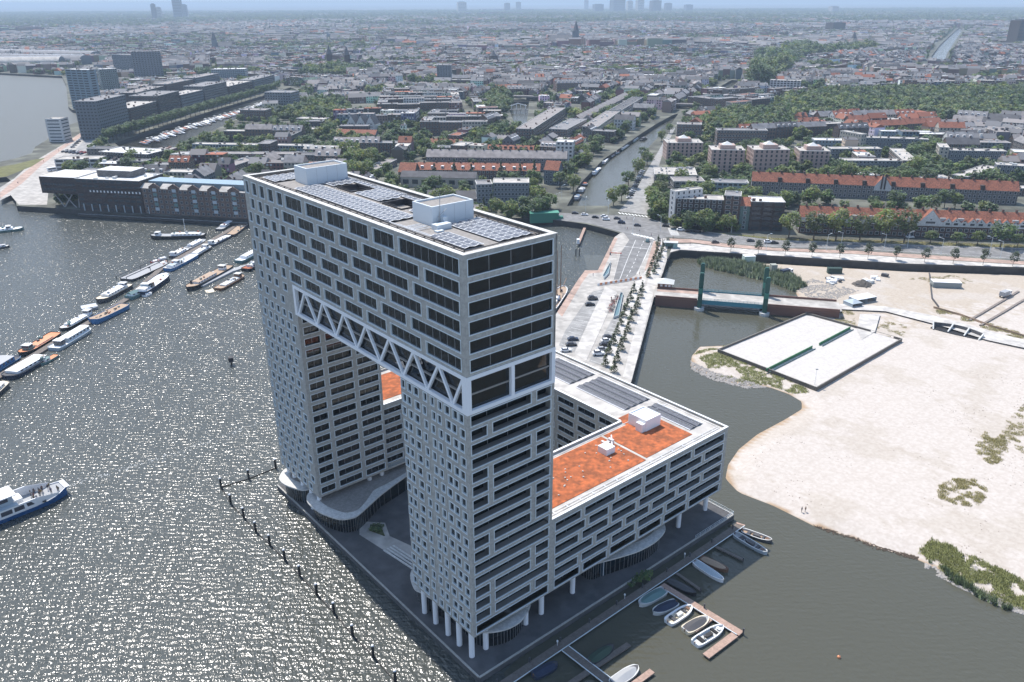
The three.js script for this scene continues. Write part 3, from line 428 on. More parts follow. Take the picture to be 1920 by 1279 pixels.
// deck the building stands on
const deckPoly = [[-1.4, -3.3], [86.6, -3.3], [86.6, 91.4], [-1.4, 91.4]].map(([a, b]) => { const p = towerAt(a, b, 0); return [p[0], p[2]]; });
{
  const deck = thing('building_deck', 'dark paved deck around the foot of the grey apartment tower', 'deck');
  new MB().prism(deckPoly, -1, DECK).build('deck_slab', M.deck, deck);
  const L = (pts) => pts.map(([a, b]) => { const p = towerAt(a, b, 0); return [p[0], p[2]]; });
  const bar = (a0, b0, a1, b1, w, h, y, name, m) => new MB().bar(towerAt(a0, b0, y), towerAt(a1, b1, y), w, h).build(name, m, deck);
  bar(-1.3, -3.2, 86.5, -3.2, 0.4, 0.22, DECK + 0.08, 'edge_beam', M.concrete); bar(-1.3, -3, -1.3, 91.4, 0.4, 0.22, DECK + 0.08, 'edge_beam', M.concrete); bar(86.4, -3, 86.4, 60, 0.35, 0.22, DECK + 0.08, 'edge_beam', M.parapet);
  const r = new MB(); for (const y of [2.1, 2.6]) r.bar(towerAt(70, -3.1, y), towerAt(86.4, -3.1, y), 0.05).bar(towerAt(86.4, -3.1, y), towerAt(86.4, 12, y), 0.06); for (let i = 0; i < 9; i++) r.bar(towerAt(70 + i * 2.05, -3.1, 1.5), towerAt(70 + i * 2.05, -3.1, 2.6), 0.05).bar(towerAt(86.4, -3 + i * 1.8, 1.5), towerAt(86.4, -3 + i * 1.8, 2.6), 0.05); r.build('railing', M.frame, deck);
  new MB().prism(L([[6.5, 58.3], [8.7, 59.5], [12.6, 55.4], [10.4, 49.6], [12.9, 40.6], [12.6, 28], [7.5, 28], [9.3, 36.7], [6.1, 45.5], [4.7, 55.3]]), 0, DECK + 0.03, true, false).build('pale_path', M.paving, deck);
  for (let i = 0; i < 4; i++) { const o = i * 0.9; new MB().bar(towerAt(6.1 + o, 45.5, DECK + 0.12), towerAt(8.2 + o, 30, DECK + 0.12), 0.5, 0.24).build('step', M.parapet, deck); }
  new MB().prism(L([[9, 57], [11, 55], [9.4, 50.4], [7.6, 55]]), 1, DECK + 0.3).build('planter_bed', mat(0.05, 0.06, 0.02, 0.95), deck);
}

// ---------- boats, jetties, bridge and other things near the water ----------
const paints = {}; const P3 = (r, g, b, rough = 0.5, o = {}) => { const k = [r, g, b, rough].join(); return paints[k] || (paints[k] = mat(r, g, b, rough, o)); };
const C = { white: [0.74, 0.75, 0.76], cream: [0.66, 0.58, 0.44], black: [0.018, 0.018, 0.02], navy: [0.02, 0.032, 0.065], blue: [0.05, 0.17, 0.36], teal: [0.11, 0.20, 0.20], brown: [0.16, 0.085, 0.05], grey: [0.33, 0.34, 0.35], dark: [0.07, 0.07, 0.075], rust: [0.33, 0.10, 0.05], red: [0.5, 0.06, 0.04], orange: [0.62, 0.25, 0.12], green: [0.04, 0.07, 0.05], pale: [0.52, 0.53, 0.52], tan: [0.36, 0.26, 0.18], lblue: [0.38, 0.44, 0.48] };
const pm = (c, rough) => P3(...C[c], rough);
// hull from stations along x: bow at +L/2
function hullShape(L, W, H, bow = 0.3, stern = 0.12, sternW = 0.75) {
  const n = 18, st = [];
  for (let i = 0; i <= n; i++) {
    const t = i / n; let w = 1; if (t > 1 - bow) { const k = (t - 1 + bow) / bow; w = Math.sqrt(Math.max(0, 1 - k * k * 0.998)); } else if (t < stern) { const k = 1 - t / stern; w = sternW + (1 - sternW) * Math.sqrt(1 - k * k); }
    const sheer = H * (1 + 0.32 * Math.pow(Math.max(0, t - 0.6) / 0.4, 2) + 0.12 * Math.pow(Math.max(0, 0.25 - t) / 0.25, 2)); st.push([(t - 0.5) * L, w * W / 2, sheer]);
  }
  return st;
}
function buildHull(parent, st, color, deckM, drop = 0.25, rimW = 0.12, rimM) {
  const m = new MB(), d = new MB(), r = new MB();
  for (let i = 0; i + 1 < st.length; i++) {
    const [x0, w0, y0] = st[i], [x1, w1, y1] = st[i + 1], k = 0.8;
    for (const s of [1, -1]) {
      const q = [[x0, -0.5, s * w0 * k], [x1, -0.5, s * w1 * k], [x1, y1, s * w1], [x0, y0, s * w0]]; if (s > 0) m.quad(...q); else m.quad(q[1], q[0], q[3], q[2]);
      const a = Math.max(0.01, w0 - rimW), b = Math.max(0.01, w1 - rimW);
      const t = [[x0, y0, s * w0], [x1, y1, s * w1], [x1, y1, s * b], [x0, y0, s * a]]; if (s > 0) r.quad(...t); else r.quad(t[1], t[0], t[3], t[2]);
      const v = [[x0, y0, s * a], [x1, y1, s * b], [x1, y1 - drop, s * b], [x0, y0 - drop, s * a]]; if (s > 0) r.quad(...v); else r.quad(v[1], v[0], v[3], v[2]);
    }
    d.quad([x0, y0 - drop, -Math.max(0.01, w0 - rimW)], [x0, y0 - drop, Math.max(0.01, w0 - rimW)], [x1, y1 - drop, Math.max(0.01, w1 - rimW)], [x1, y1 - drop, -Math.max(0.01, w1 - rimW)]);
  }
  const [xs, ws, ys] = st[0]; m.quad([xs, -0.5, -ws * 0.8], [xs, -0.5, ws * 0.8], [xs, ys, ws], [xs, ys, -ws]);
  m.build('hull', color, parent); r.build('gunwale', rimM || color, parent); d.build('deck', deckM, parent);
}
const between = (p, q) => { const dx = q[0] - p[0], dz = q[1] - p[1]; return { pos: [(p[0] + q[0]) / 2, 0, (p[1] + q[1]) / 2], L: Math.hypot(dx, dz), turn: Math.atan2(-dz, dx) }; };
function barge(label, p, q, W, hull, deck, roof, o = {}) {
  const { pos, L, turn } = between(p, q), b = thing(o.name || 'houseboat', label, o.cat || 'boat', o.group || 'boats along the floating pier', pos, turn), H = o.H || 1.1;
  buildHull(b, hullShape(L, W, H, o.bow ?? 0.16, 0.12, 0.8), pm(hull), pm(deck, 0.8), 0.25, 0.16, o.rim ? pm(o.rim) : undefined);
  const c0 = o.c0 ?? -0.3, c1 = o.c1 ?? 0.28, cw = W * (o.cw ?? 0.62) / 2, h = o.h ?? 1.1, y = H - 0.25;
  if (roof) {
    const cab = new MB().box(c0 * L, c1 * L, y, y + h, -cw, cw, 'tb').build('cabin', pm(o.cab || 'white'), b);
    const rf = new MB(), r = o.arch ?? 0.25; rf.quad([c0 * L - 0.15, y + h, cw + 0.12], [c1 * L + 0.15, y + h, cw + 0.12], [c1 * L + 0.15, y + h + r, 0], [c0 * L - 0.15, y + h + r, 0]).quad([c1 * L + 0.15, y + h, -cw - 0.12], [c0 * L - 0.15, y + h, -cw - 0.12], [c0 * L - 0.15, y + h + r, 0], [c1 * L + 0.15, y + h + r, 0]).tri([c0 * L - 0.15, y + h, -cw - 0.12], [c0 * L - 0.15, y + h, cw + 0.12], [c0 * L - 0.15, y + h + r, 0]).tri([c1 * L + 0.15, y + h, cw + 0.12], [c1 * L + 0.15, y + h, -cw - 0.12], [c1 * L + 0.15, y + h + r, 0]);
    rf.build('cabin_roof', pm(roof, 0.6), b);
    for (let x = c0 * L + 1; x < c1 * L - 1; x += 2.3) for (const s of [1, -1]) new MB().box(x, x + 1.1, y + h * 0.35, y + h * 0.8, s > 0 ? cw : -cw - 0.03, s > 0 ? cw + 0.03 : -cw).build('window', M.solar, cab);
  }
  if (o.wheel !== false) { const x = (o.wx ?? -0.4) * L, ww = W * 0.26, k = new MB().box(x - 1.3, x + 1.3, y, y + 2.1, -ww, ww).build('wheelhouse', pm(o.wcol || 'white'), b); new MB().box(x - 1.5, x + 1.5, y + 2.1, y + 2.25, -ww - 0.2, ww + 0.2).build('wheelhouse_roof', pm(o.wroof || 'pale'), k); new MB().box(x + 1.3, x + 1.34, y + 1.1, y + 1.9, -ww + 0.15, ww - 0.15).box(x - 1, x + 1, y + 1.1, y + 1.9, ww, ww + 0.03).box(x - 1, x + 1, y + 1.1, y + 1.9, -ww - 0.03, -ww).build('wheelhouse_glass', M.solar, k); }
  if (o.mast) new MB().bar([o.mast * L, y, 0], [o.mast * L, y + 10, 0], 0.22).bar([o.mast * L, y + 1.6, 0], [o.mast * L - 6, y + 2.0, 0], 0.14).build('mast', pm('white'), b);
  if (o.clutter) for (let i = 0; i < o.clutter; i++) { const x = rr(-0.42, 0.4) * L, z = rr(-0.3, 0.3) * W, s = rr(0.25, 0.8); new MB().box(x, x + s * 1.6, y, y + (roof && x > c0 * L && x < c1 * L ? h + 0.2 : 0) + s, z, z + s).build('deck_box', pm(pick(['rust', 'grey', 'dark', 'tan', 'white', 'teal', 'pale'])), b); }
  return b;
}
reseed(31);
const PG = 'boats along the floating pier';
barge('long black-hulled barge with white hatches and a tall mast off the pier', [-184.7,-470.6], [-216.7,-468.7], 7, 'black', 'grey', 'pale', { mast: -0.15, c0: -0.42, c1: 0.1, wx: 0.36, clutter: 8, H: 2.0 });
barge('barge with long white roof nearest the brick warehouse', [-181.5,-485.2], [-178.8,-515.8], 5.5, 'dark', 'grey', 'white', { clutter: 4, wx: 0.42 });
barge('barge with empty brown wooden deck at the pier end beside the tower', [-169.9,-471.6], [-169.3,-507.3], 6, 'dark', 'tan', null, { wheel: false, clutter: 6, H: 1.3 });
barge('narrow dark-hulled barge with plain white deck hatches', [-175,-451], [-170.6,-472.8], 5, 'navy', 'pale', 'white', { h: 0.5, clutter: 3, wx: -0.43 });
barge('grey houseboat with white curved roof across the pier from the narrow dark barge', [-185.9,-443.5], [-182.7,-462.4], 5.5, 'grey', 'grey', 'white', { clutter: 4, wheel: false, arch: 0.6 });
barge('short white houseboat beside the red tenders', [-188.1,-428], [-186,-444.6], 5.5, 'dark', 'pale', 'white', { clutter: 5 });
barge('dark barge with white wheelhouse in the middle of the pier', [-177.2,-425.8], [-174.6,-448.8], 5.5, 'black', 'grey', 'white', { clutter: 6, wx: 0.3, c1: 0.18 });
barge('blue-hulled motor barge with white foredeck', [-181.3,-404], [-175.9,-431.9], 6, 'blue', 'pale', 'lblue', { wx: -0.2, clutter: 5, c0: -0.42, c1: -0.05, H: 1.6, rim: 'white' });
barge('flat grey pontoon barge with dark roof frame', [-196.3,-388.4], [-188.3,-418.1], 9, 'dark', 'grey', null, { wheel: false, bow: 0.05, clutter: 3 }).add((() => { const g = new MB(); for (const z of [-3, 3]) g.bar([-18, 3.2, z], [14, 3.2, z], 0.3).bar([-18, 1, z], [-18, 3.2, z], 0.25).bar([0, 1, z], [0, 3.2, z], 0.25).bar([14, 1, z], [14, 3.2, z], 0.25); const o = new THREE.Mesh(g.geo(), pm('dark')); o.name = 'roof_frame'; return o; })());
barge('large old ship with dark blue hull, white deck and round bow', [-179.3,-364.9], [-177.7,-394.2], 7.5, 'navy', 'white', 'pale', { H: 2.2, bow: 0.25, wx: -0.25, c0: -0.45, c1: -0.1, clutter: 8, wcol: 'lblue' });
barge('teal motorboat with rounded canvas roof tied to the old ship', [-183,-360.4], [-180.1,-368], 5, 'teal', 'teal', 'teal', { H: 1.6, bow: 0.4, arch: 0.9, c0: -0.35, c1: 0.2, wheel: false, name: 'motorboat' });
barge('cream and white barge with pointed dark bow', [-190.9,-379.2], [-194.6,-355.4], 6.5, 'dark', 'cream', 'white', { H: 1.7, bow: 0.2, clutter: 4, wx: -0.33, arch: 0.5 });
barge('bright blue flat-sided barge with cluttered deck', [-179.2,-349.5], [-185.1,-328.8], 6, 'blue', 'tan', null, { H: 1.9, wheel: false, clutter: 14, bow: 0.1 });
barge('white cabin cruiser moored behind the blue barge', [-176.9,-364.1], [-175.2,-368.7], 3, 'white', 'pale', 'white', { H: 0.9, bow: 0.4, wheel: false, h: 0.6, name: 'motorboat' });
barge('boat covered by a white tarpaulin', [-197.8,-345.6], [-192.1,-349.7], 5, 'grey', 'white', 'white', { arch: 1.0, h: 0.6, c0: -0.48, c1: 0.4, wheel: false });
barge('white barge with low dark bow between tarpaulin boat and orange-decked boat', [-191.4,-340], [-194.1,-320.9], 5.5, 'black', 'pale', 'white', { h: 0.7, clutter: 6, wx: -0.44 });
barge('white passenger houseboat with row of blue windows and awning', [-186.4,-299.5], [-183.1,-322], 6.5, 'lblue', 'white', 'white', { c0: -0.2, c1: 0.42, h: 1.8, cab: 'lblue', wx: -0.32, wcol: 'dark', wroof: 'white', H: 1.3 });
barge('old barge with orange deck hatches and green wheelhouse', [-193.9,-316.1], [-196.4,-293.8], 6, 'black', 'orange', 'orange', { h: 0.4, c0: -0.3, c1: 0.15, wx: 0.3, wcol: 'teal', clutter: 7, H: 1.5 });
barge('long dark houseboat with plain white flat roof', [-186.4,-291.1], [-189.8,-272.1], 7.5, 'navy', 'dark', 'white', { c0: -0.46, c1: 0.34, h: 1.2, cw: 0.7, arch: 0.08, wheel: false, H: 1.4 });
barge('small teal boat with orange stern off the pier', [-182.5,-294.2], [-183.9,-285], 3.2, 'teal', 'orange', 'teal', { H: 0.9, bow: 0.35, wheel: false, c0: 0, c1: 0.3, clutter: 5, name: 'motorboat' });
barge('grey-roofed houseboat at the near end of the pier', [-198.5,-292.2], [-200.2,-275.4], 8, 'blue', 'dark', 'grey', { h: 1.8, cab: 'blue', cw: 0.8, wheel: false });
barge('white boat bow poking in at the left edge below the pier', [-186.9,-255], [-188.2,-268], 6, 'dark', 'cream', 'white', { H: 1.6, wheel: false });
barge('black-hulled barge with brown cabin roof in the small cluster near the tower', [-150.3,-409.1], [-158.9,-372.4], 6.5, 'black', 'tan', 'tan', { H: 1.7, c0: -0.1, c1: 0.32, wx: -0.33, clutter: 10 });
barge('dark barge with pinkish hatch and maroon wheelhouse beside the tower', [-144.5,-373], [-138.8,-394.5], 5.5, 'brown', 'tan', 'pale', { H: 1.2, h: 0.5, wx: 0.33, wcol: 'brown', clutter: 8 });
barge('white-topped motor yacht half hidden behind the tower edge', [-148.2,-417.5], [-142.1,-441.8], 6, 'teal', 'white', 'white', { H: 1.6, bow: 0.35, wheel: false, arch: 0.7, name: 'motorboat' });
barge('rusty work barge touching the tower edge', [-140.1,-403.4], [-134.1,-422.2], 6, 'black', 'rust', 'pale', { H: 1.5, clutter: 9, wheel: false });
barge('white river boat cut off by the left edge of the picture', [-329.8,-479], [-305.5,-491.1], 7, 'teal', 'white', 'white', { H: 1.3, wx: 0.2, clutter: 4 });
barge('small dark boat at the left edge below the white river boat', [-298.9,-446.3], [-291.8,-451.7], 4, 'dark', 'pale', 'grey', { wheel: false });
for (const [p, q, c, l] of [[[-195.6,-418.2], [-193.1,-422.1], 'red', 'red and white tender'], [[-190.2,-414.3], [-188.2,-420.1], 'orange', 'orange-red tender'], [[-193.9,-424.1], [-190.9,-427], 'white', 'white tender above the red ones']]) barge(l + ' tied up beside the pier', p, q, 3, c, 'pale', 'white', { H: 0.9, bow: 0.4, h: 0.5, wheel: false, name: 'tender' });
{ const r = between([-149.1,-369.9], [-145.8,-372.2]), t = thing('raft', 'small yellowish wooden raft in front of the black-hulled barge', 'raft', null, r.pos, r.turn); new MB().box(-r.L / 2, r.L / 2, -0.2, 0.5, -2.4, 2.4).build('planking', pm('cream', 0.8), t); new MB().cyl(-r.L / 2 + 0.4, 2, 0, 1.2, 0.12, 0.12, 6).cyl(r.L / 2 - 0.4, 2, 0, 1.2, 0.12, 0.12, 6).build('mooring_post', pm('dark'), t); }
{ // floating pier
  const pts = [[-195,-263.6],[-190.5,-302.9],[-186.5,-330.8],[-183.3,-361.2],[-186.3,-412.4],[-181.6,-440.3],[-177.2,-464.6],[-172.8,-502],[-169.3,-522.7]], t = thing('floating_pier', 'narrow brown floating pier with houseboats moored on both sides', 'pier');
  for (let i = 0; i + 1 < pts.length; i++) { const L = Math.hypot(pts[i + 1][0] - pts[i][0], pts[i + 1][1] - pts[i][1]), n = Math.ceil(L / 9); for (let k = 0; k < n; k++) { const a = lerp2(pts[i], pts[i + 1], k / n), b = lerp2(pts[i], pts[i + 1], (k + 0.985) / n); new MB().bar([a[0], 0.35, a[1]], [b[0], 0.35, b[1]], 3.2, 0.7).build('pontoon', M.wood, t); } }
  const p2 = [[-155.2,-378.7],[-147.7,-402.6],[-141.2,-411.7]], t2 = thing('floating_pier', 'short grey floating pier in the small boat cluster near the tower', 'pier'); for (let i = 0; i < 2; i++) new MB().bar([p2[i][0], 0.4, p2[i][1]], [p2[i + 1][0], 0.4, p2[i + 1][1]], 4, 0.8).build('pontoon', pm('grey', 0.9), t2);
}
// small sloops at the marina jetty
function sloop(label, p, q, W, hull, inner, o = {}) {
  const { pos, L, turn } = between(p, q), b = thing('sloop', label, 'boat', 'sloops at the marina jetty', pos, turn);
  buildHull(b, hullShape(L, W, 0.85, 0.45, 0.25, 0.7), pm(hull), pm(inner, 0.8), o.cover ? 0.05 : 0.5, o.rim ?? 0.28, pm(o.rimc || hull));
  if (o.cover) { const st = hullShape(L * 0.9, W * 0.9, 0.85, 0.5, 0.3, 0.6), m = new MB(); for (let i = 0; i + 1 < st.length; i++) { const [x0, w0] = st[i], [x1, w1] = st[i + 1], k = (t) => 0.9 + 0.5 * Math.sin(Math.PI * clamp(t)), h0 = k(i / 18), h1 = k((i + 1) / 18); for (const s of [1, -1]) { const a = [[x0, 0.86, s * w0], [x1, 0.86, s * w1], [x1, h1, 0], [x0, h0, 0]]; s > 0 ? m.quad(...a) : m.quad(a[1], a[0], a[3], a[2]); } } m.build('canvas_cover', pm(o.cover, 0.9), b); }
  else { new MB().box(-0.12 * L, 0.1 * L, 0.3, 0.95, -0.45, 0.45).build('engine_box', pm(o.box || 'dark', 0.6), b); new MB().box(-0.32 * L, -0.22 * L, 0.35, 0.75, -W * 0.34, W * 0.34).build('bench', pm(o.seat || 'dark', 0.9), b); new MB().box(0.17 * L, 0.24 * L, 0.35, 0.75, -W * 0.36, W * 0.36).build('bench', pm(o.seat || 'dark', 0.9), b); new MB().cyl(-0.16 * L, 0, 0.35, 1.25, 0.08, 0.08, 6).cyl(-0.16 * L, 0, 1.2, 1.26, 0.3, 0.3, 10).build('steering_wheel', pm('dark'), b); new MB().box(0.3 * L, 0.38 * L, 0.84, 0.9, -0.5, 0.5).build('fore_hatch', pm(o.hatch || 'brown'), b); }
  new MB().cyl(-L * 0.49, 0, 0.4, 1.1, 0.14, 0.14, 6).build('rudder_head', pm('brown'), b);
  return b;
}
sloop('pale blue open sloop second from the jetty head', [58.5,-175.2], [64.7,-166.9], 2.6, 'lblue', 'grey', { rimc: 'pale', box: 'dark' });
sloop('dark-hulled open sloop at the head of the jetty', [60.8,-176.5], [67.4,-171.9], 2.5, 'dark', 'tan', { rimc: 'pale', box: 'dark' });
sloop('slender white sloop under a pale canvas cover', [45.5,-163.7], [51,-156.4], 2.4, 'white', 'grey', { cover: 'lblue' });
sloop('brown wooden sloop under a brown cover', [47.4,-165.1], [53.1,-160.2], 2.4, 'brown', 'brown', { cover: 'tan' });
sloop('dark sloop lying in the tower shadow inside the long finger', [37.6,-156.7], [43.4,-151.7], 2.4, 'black', 'dark', { cover: 'dark' });
sloop('grey-green covered sloop nearest the jetty', [36.2,-153.3], [29.3,-148.2], 3.0, 'pale', 'grey', { cover: 'teal' });
sloop('sloop with dark blue canvas cover', [38.2,-149], [32.1,-145.5], 2.8, 'pale', 'navy', { cover: 'navy' });
sloop('white sloop with teak deck half in the sun', [34.9,-142.4], [41.4,-147.6], 3.0, 'white', 'cream', { rim: 0.45, seat: 'dark', box: 'pale' });
sloop('cream sloop with charcoal canvas cover', [38.2,-139.7], [44.4,-143.9], 3.0, 'cream', 'grey', { cover: 'dark' });
sloop('white open sloop at the end of the long finger pier', [39.6,-135.8], [47.1,-141.1], 2.9, 'white', 'pale', { box: 'black', seat: 'black', hatch: 'white' });
sloop('dark sloop in the shadow beside the second finger pier', [16.2,-130.6], [21.8,-135.3], 2.8, 'black', 'dark', { cover: 'green' });
sloop('grey covered boat cut off by the bottom edge', [20.3,-124.5], [26.3,-129.3], 3, 'pale', 'dark', { cover: 'grey' });
sloop('dark sloop moored tight under the jetty at the bottom', [4.1,-126.9], [9.3,-130.3], 2.6, 'navy', 'dark', { cover: 'navy' });
{ // jetty: planked decks on piles
  const plank = (t, a0, b0, a1, b1, w, m) => { const p = towerAt(a0, b0, 0.55), q = towerAt(a1, b1, 0.55), L = Math.hypot(q[0] - p[0], q[2] - p[2]), n = Math.max(1, Math.round(L / 4)); for (let i = 0; i < n; i++) { const A = p.map((v, k) => lerp(v, q[k], i / n)), B = p.map((v, k) => lerp(v, q[k], (i + 0.99) / n)); new MB().bar(A, B, w, 0.3).build('deck_section', m, t); } };
  const edge = (t, a0, b0, a1, b1) => new MB().bar(towerAt(a0, b0, 0.78), towerAt(a1, b1, 0.78), 0.16, 0.14).build('edge_rail', M.frame, t);
  const pile = (t, a, b) => { const p = towerAt(a, b, 0); new MB().cyl(p[0], p[2], -1, 1.9, 0.2, 0.2, 8).build('pile', pm('dark'), t); };
  const j = thing('jetty', 'long dark wooden jetty running along the tower deck', 'jetty'); plank(j, -14, -7.3, 85.4, -6.4, 2.1, M.wood); edge(j, -14, -8.35, 85.4, -7.5); for (let a = -8; a < 86; a += 9) pile(j, a, -6.1); new MB().bar(towerAt(84.9, -5.3, 0.74), towerAt(85.6, -7.5, 0.74), 0.6, 0.1).build('end_plate', M.palewood, j);
  const f = thing('finger_pier', 'long pink-lit finger pier ending in an L beside the white sloop', 'pier'); plank(f, 50.4, -8.4, 51.2, -30.4, 1.9, M.palewood); edge(f, 49.5, -8.5, 50.1, -30); plank(f, 49.9, -29.6, 39.8, -29.4, 1.7, M.palewood); plank(f, 50.0, -23.2, 44, -23.1, 0.9, M.palewood); plank(f, 50.0, -17, 46, -17, 0.7, M.wood); pile(f, 51.8, -30.5); pile(f, 51.6, -20);
  const f2 = thing('finger_pier', 'dark finger pier with pale edges at the bottom of the picture', 'pier'); plank(f2, 18.4, -8.2, 19.0, -30, 2.0, M.wood); edge(f2, 17.4, -8.3, 18, -30); edge(f2, 19.5, -8.3, 20.1, -30); plank(f2, 20, -16, 30, -16.3, 1.3, M.wood); plank(f2, 17.6, -16, 7, -15.8, 1.3, M.wood); plank(f2, 20, -24.5, 28, -24.6, 1.4, M.palewood);
  for (const [p, q, l] of [[[52.2,-169.8], [57.9,-164.4], 'thin dark finger pier between the two pairs of sloops'], [[40.2,-159.4], [44.8,-153.2], 'thin dark finger pier inside the long pink-lit one']]) { const t = thing('finger_pier', l, 'pier'); new MB().bar([p[0], 0.5, p[1]], [q[0], 0.5, q[1]], 0.8, 0.3).build('deck_section', M.wood, t); new MB().cyl(q[0], q[1], -1, 1.2, 0.15, 0.15, 6).build('pile', pm('dark'), t); }
  [[1283, 1047, 'by the brown sloop'], [1044, 1203, 'by the second finger pier'], [1172, 1120, 'above the grey-green sloop']].forEach(([u, v, l], i) => { const p = [[43.3,-165.2], [9.6,-135.4], [26.2,-150.2]][i], t = thing('power_post', 'small white lamp post on the jetty ' + l, 'lamp post', 'jetty power posts', [p[0], 0.6, p[1]]); new MB().cyl(0, 0, 0, 1.1, 0.12, 0.12, 8).build('post', pm('grey'), t); new MB().cyl(0, 0, 1.1, 1.45, 0.2, 0.2, 8).build('lamp_head', pm('white'), t); });
}
// breakwater of mooring poles in the river
{
  const pts = [[-71.8,-209.4],[-78.2,-203.5],[-84.9,-199],[-79.4,-190.6],[-73.8,-184.2],[-68.6,-177.7],[-63.3,-172],[-57.8,-165.9],[-52.5,-159.7],[-46.8,-152.9],[-41.4,-146.5],[-35.8,-139.3],[-30.2,-133],[-24.5,-126],[-19.6,-119.7]], ord = ['first', 'second', 'third', 'fourth', 'fifth', 'sixth', 'seventh', 'eighth', 'ninth', 'tenth', 'eleventh', 'twelfth', 'thirteenth', 'fourteenth', 'fifteenth'];
  const g = new MB().cyl(0, 0, -1, 3.1, 0.32, 0.32, 12).geo(), c = new MB().cyl(0, 0, 3.1, 3.35, 0.36, 0.24, 12).geo();
  pts.forEach((p, i) => { const t = thing('mooring_pole', ord[i] + ' black white-capped mooring pole of the river breakwater, counted from the tower', 'pole', 'breakwater mooring poles', [p[0], 0, p[1]]); mesh('shaft', g, M.black, t); mesh('cap', c, pm('white'), t); });
  const t = thing('breakwater_boom', 'thin dark floating boom strung between the mooring poles', 'boom'); pts.forEach((p, i) => { if (i) new MB().bar([pts[i - 1][0], 0.12, pts[i - 1][1]], [p[0], 0.12, p[1]], 0.18, 0.3).build('boom_segment', M.black, t); });
  const bp = [-109.5,-285.2], b = thing('river_beacon', 'dark square beacon post standing alone in the river left of the tower', 'beacon', null, [bp[0], 0, bp[1]], 0.3); new MB().cyl(0, 0, -1, 2.6, 0.3, 0.3, 8).build('post', M.black, b); new MB().box(-0.9, 0.9, 1.4, 3.2, -0.9, 0.9).build('cage', M.dark, b);
  const ob = [69.9,-132.2], o = thing('buoy', 'tiny orange buoy on the water at the lower right', 'buoy', null, [ob[0], 0, ob[1]]); const gg = new THREE.SphereGeometry(0.4, 10, 8); gg.translate(0, 0.2, 0); mesh('float', gg, pm('orange'), o); new MB().cyl(0, 0, 0.4, 0.9, 0.06, 0.06, 6).build('ring', pm('dark'), o);
}
// people: one continuous body from a distance field
let personGeo;
{
  const res = 30, mc = new MarchingCubes(res, M.white, false, false, 60000); mc.isolation = 0;
  const J = [[[0, 1.62, 0], [0, 1.70, 0.01], 0.105, 0.10], [[0, 1.45, 0], [0, 1.6, 0], 0.06, 0.06], [[-0.12, 1.38, 0], [0.12, 1.38, 0], 0.1, 0.1], [[0, 1.35, 0], [0, 0.98, 0], 0.16, 0.15], [[-0.19, 1.38, 0], [-0.25, 1.1, -0.02], 0.055, 0.045], [[-0.25, 1.1, -0.02], [-0.24, 0.85, 0.08], 0.045, 0.035], [[0.19, 1.38, 0], [0.25, 1.1, -0.02], 0.055, 0.045], [[0.25, 1.1, -0.02], [0.24, 0.85, 0.08], 0.045, 0.035], [[-0.09, 0.95, 0], [-0.11, 0.5, 0.08], 0.095, 0.06], [[-0.11, 0.5, 0.08], [-0.12, 0.08, 0.02], 0.06, 0.045], [[0.09, 0.95, 0], [0.1, 0.5, -0.04], 0.095, 0.06], [[0.1, 0.5, -0.04], [0.12, 0.08, -0.14], 0.06, 0.045], [[-0.12, 0.05, 0], [-0.12, 0.04, 0.16], 0.045, 0.035], [[0.12, 0.05, -0.16], [0.12, 0.04, 0], 0.045, 0.035]];
  for (let k = 0; k < res; k++) for (let j = 0; j < res; j++) for (let i = 0; i < res; i++) {
    const x = (i / (res / 2) - 1) * 0.95, y = (j / (res / 2) - 1) * 0.95 + 0.92, z = (k / (res / 2) - 1) * 0.95; let d = 9;
    for (const [a, b, ra, rb] of J) { const dx = b[0] - a[0], dy = b[1] - a[1], dz = b[2] - a[2], t = clamp(((x - a[0]) * dx + (y - a[1]) * dy + (z - a[2]) * dz) / (dx * dx + dy * dy + dz * dz)), e = Math.hypot(x - a[0] - t * dx, y - a[1] - t * dy, z - a[2] - t * dz) - lerp(ra, rb, t), h = clamp(0.5 + 0.5 * (d - e) / 0.04); d = lerp(d, e, h) - 0.04 * h * (1 - h); }
    mc.field[k * res * res + j * res + i] = -d;
  }
  mc.update(); const n = mc.count, p = new Float32Array(n * 3), nn = mc.normalArray.slice(0, n * 3), col = new Float32Array(n * 3);
  for (let i = 0; i < n; i++) { p[i * 3] = mc.positionArray[i * 3] * 0.95; p[i * 3 + 1] = mc.positionArray[i * 3 + 1] * 0.95 + 0.92; p[i * 3 + 2] = mc.positionArray[i * 3 + 2] * 0.95; }
  personGeo = new THREE.BufferGeometry(); personGeo.setAttribute('position', new THREE.BufferAttribute(p, 3)); personGeo.setAttribute('normal', new THREE.BufferAttribute(nn, 3)); void col;
}
function person(label, x, y, z, turn, shirt, legs, group) {
  const g = personGeo.clone(), p = g.attributes.position, c = new Float32Array(p.count * 3), S = [0.45, 0.27, 0.19], Hh = [0.05, 0.03, 0.02];
  for (let i = 0; i < p.count; i++) { const Y = p.getY(i), X = Math.abs(p.getX(i)); const k = Y > 1.68 ? Hh : Y > 1.5 ? S : Y > 0.96 && !(X > 0.2 && Y < 1.18) ? shirt : X > 0.2 ? S : Y > 0.1 ? legs : Hh; c.set(k, i * 3); }
  g.setAttribute('color', new THREE.BufferAttribute(c, 3)); const t = thing('person', label, 'person', group, [x, y, z], turn); mesh('body', g, PM, t); return t;
}
const PM = mat(1, 1, 1, 0.85, { vertexColors: true });
{ const p = [79.4,-184.9], q = [80.4,-184.9]; person('person in dark clothes walking on the beach, left of the pair', p[0], sandY(p[0], p[1]), p[1], 0.6, [0.04, 0.04, 0.06], [0.03, 0.03, 0.04]); person('person in brown top walking on the beach, right of the pair', q[0], sandY(q[0], q[1]), q[1], 0.5, [0.15, 0.08, 0.05], [0.04, 0.05, 0.08]); }
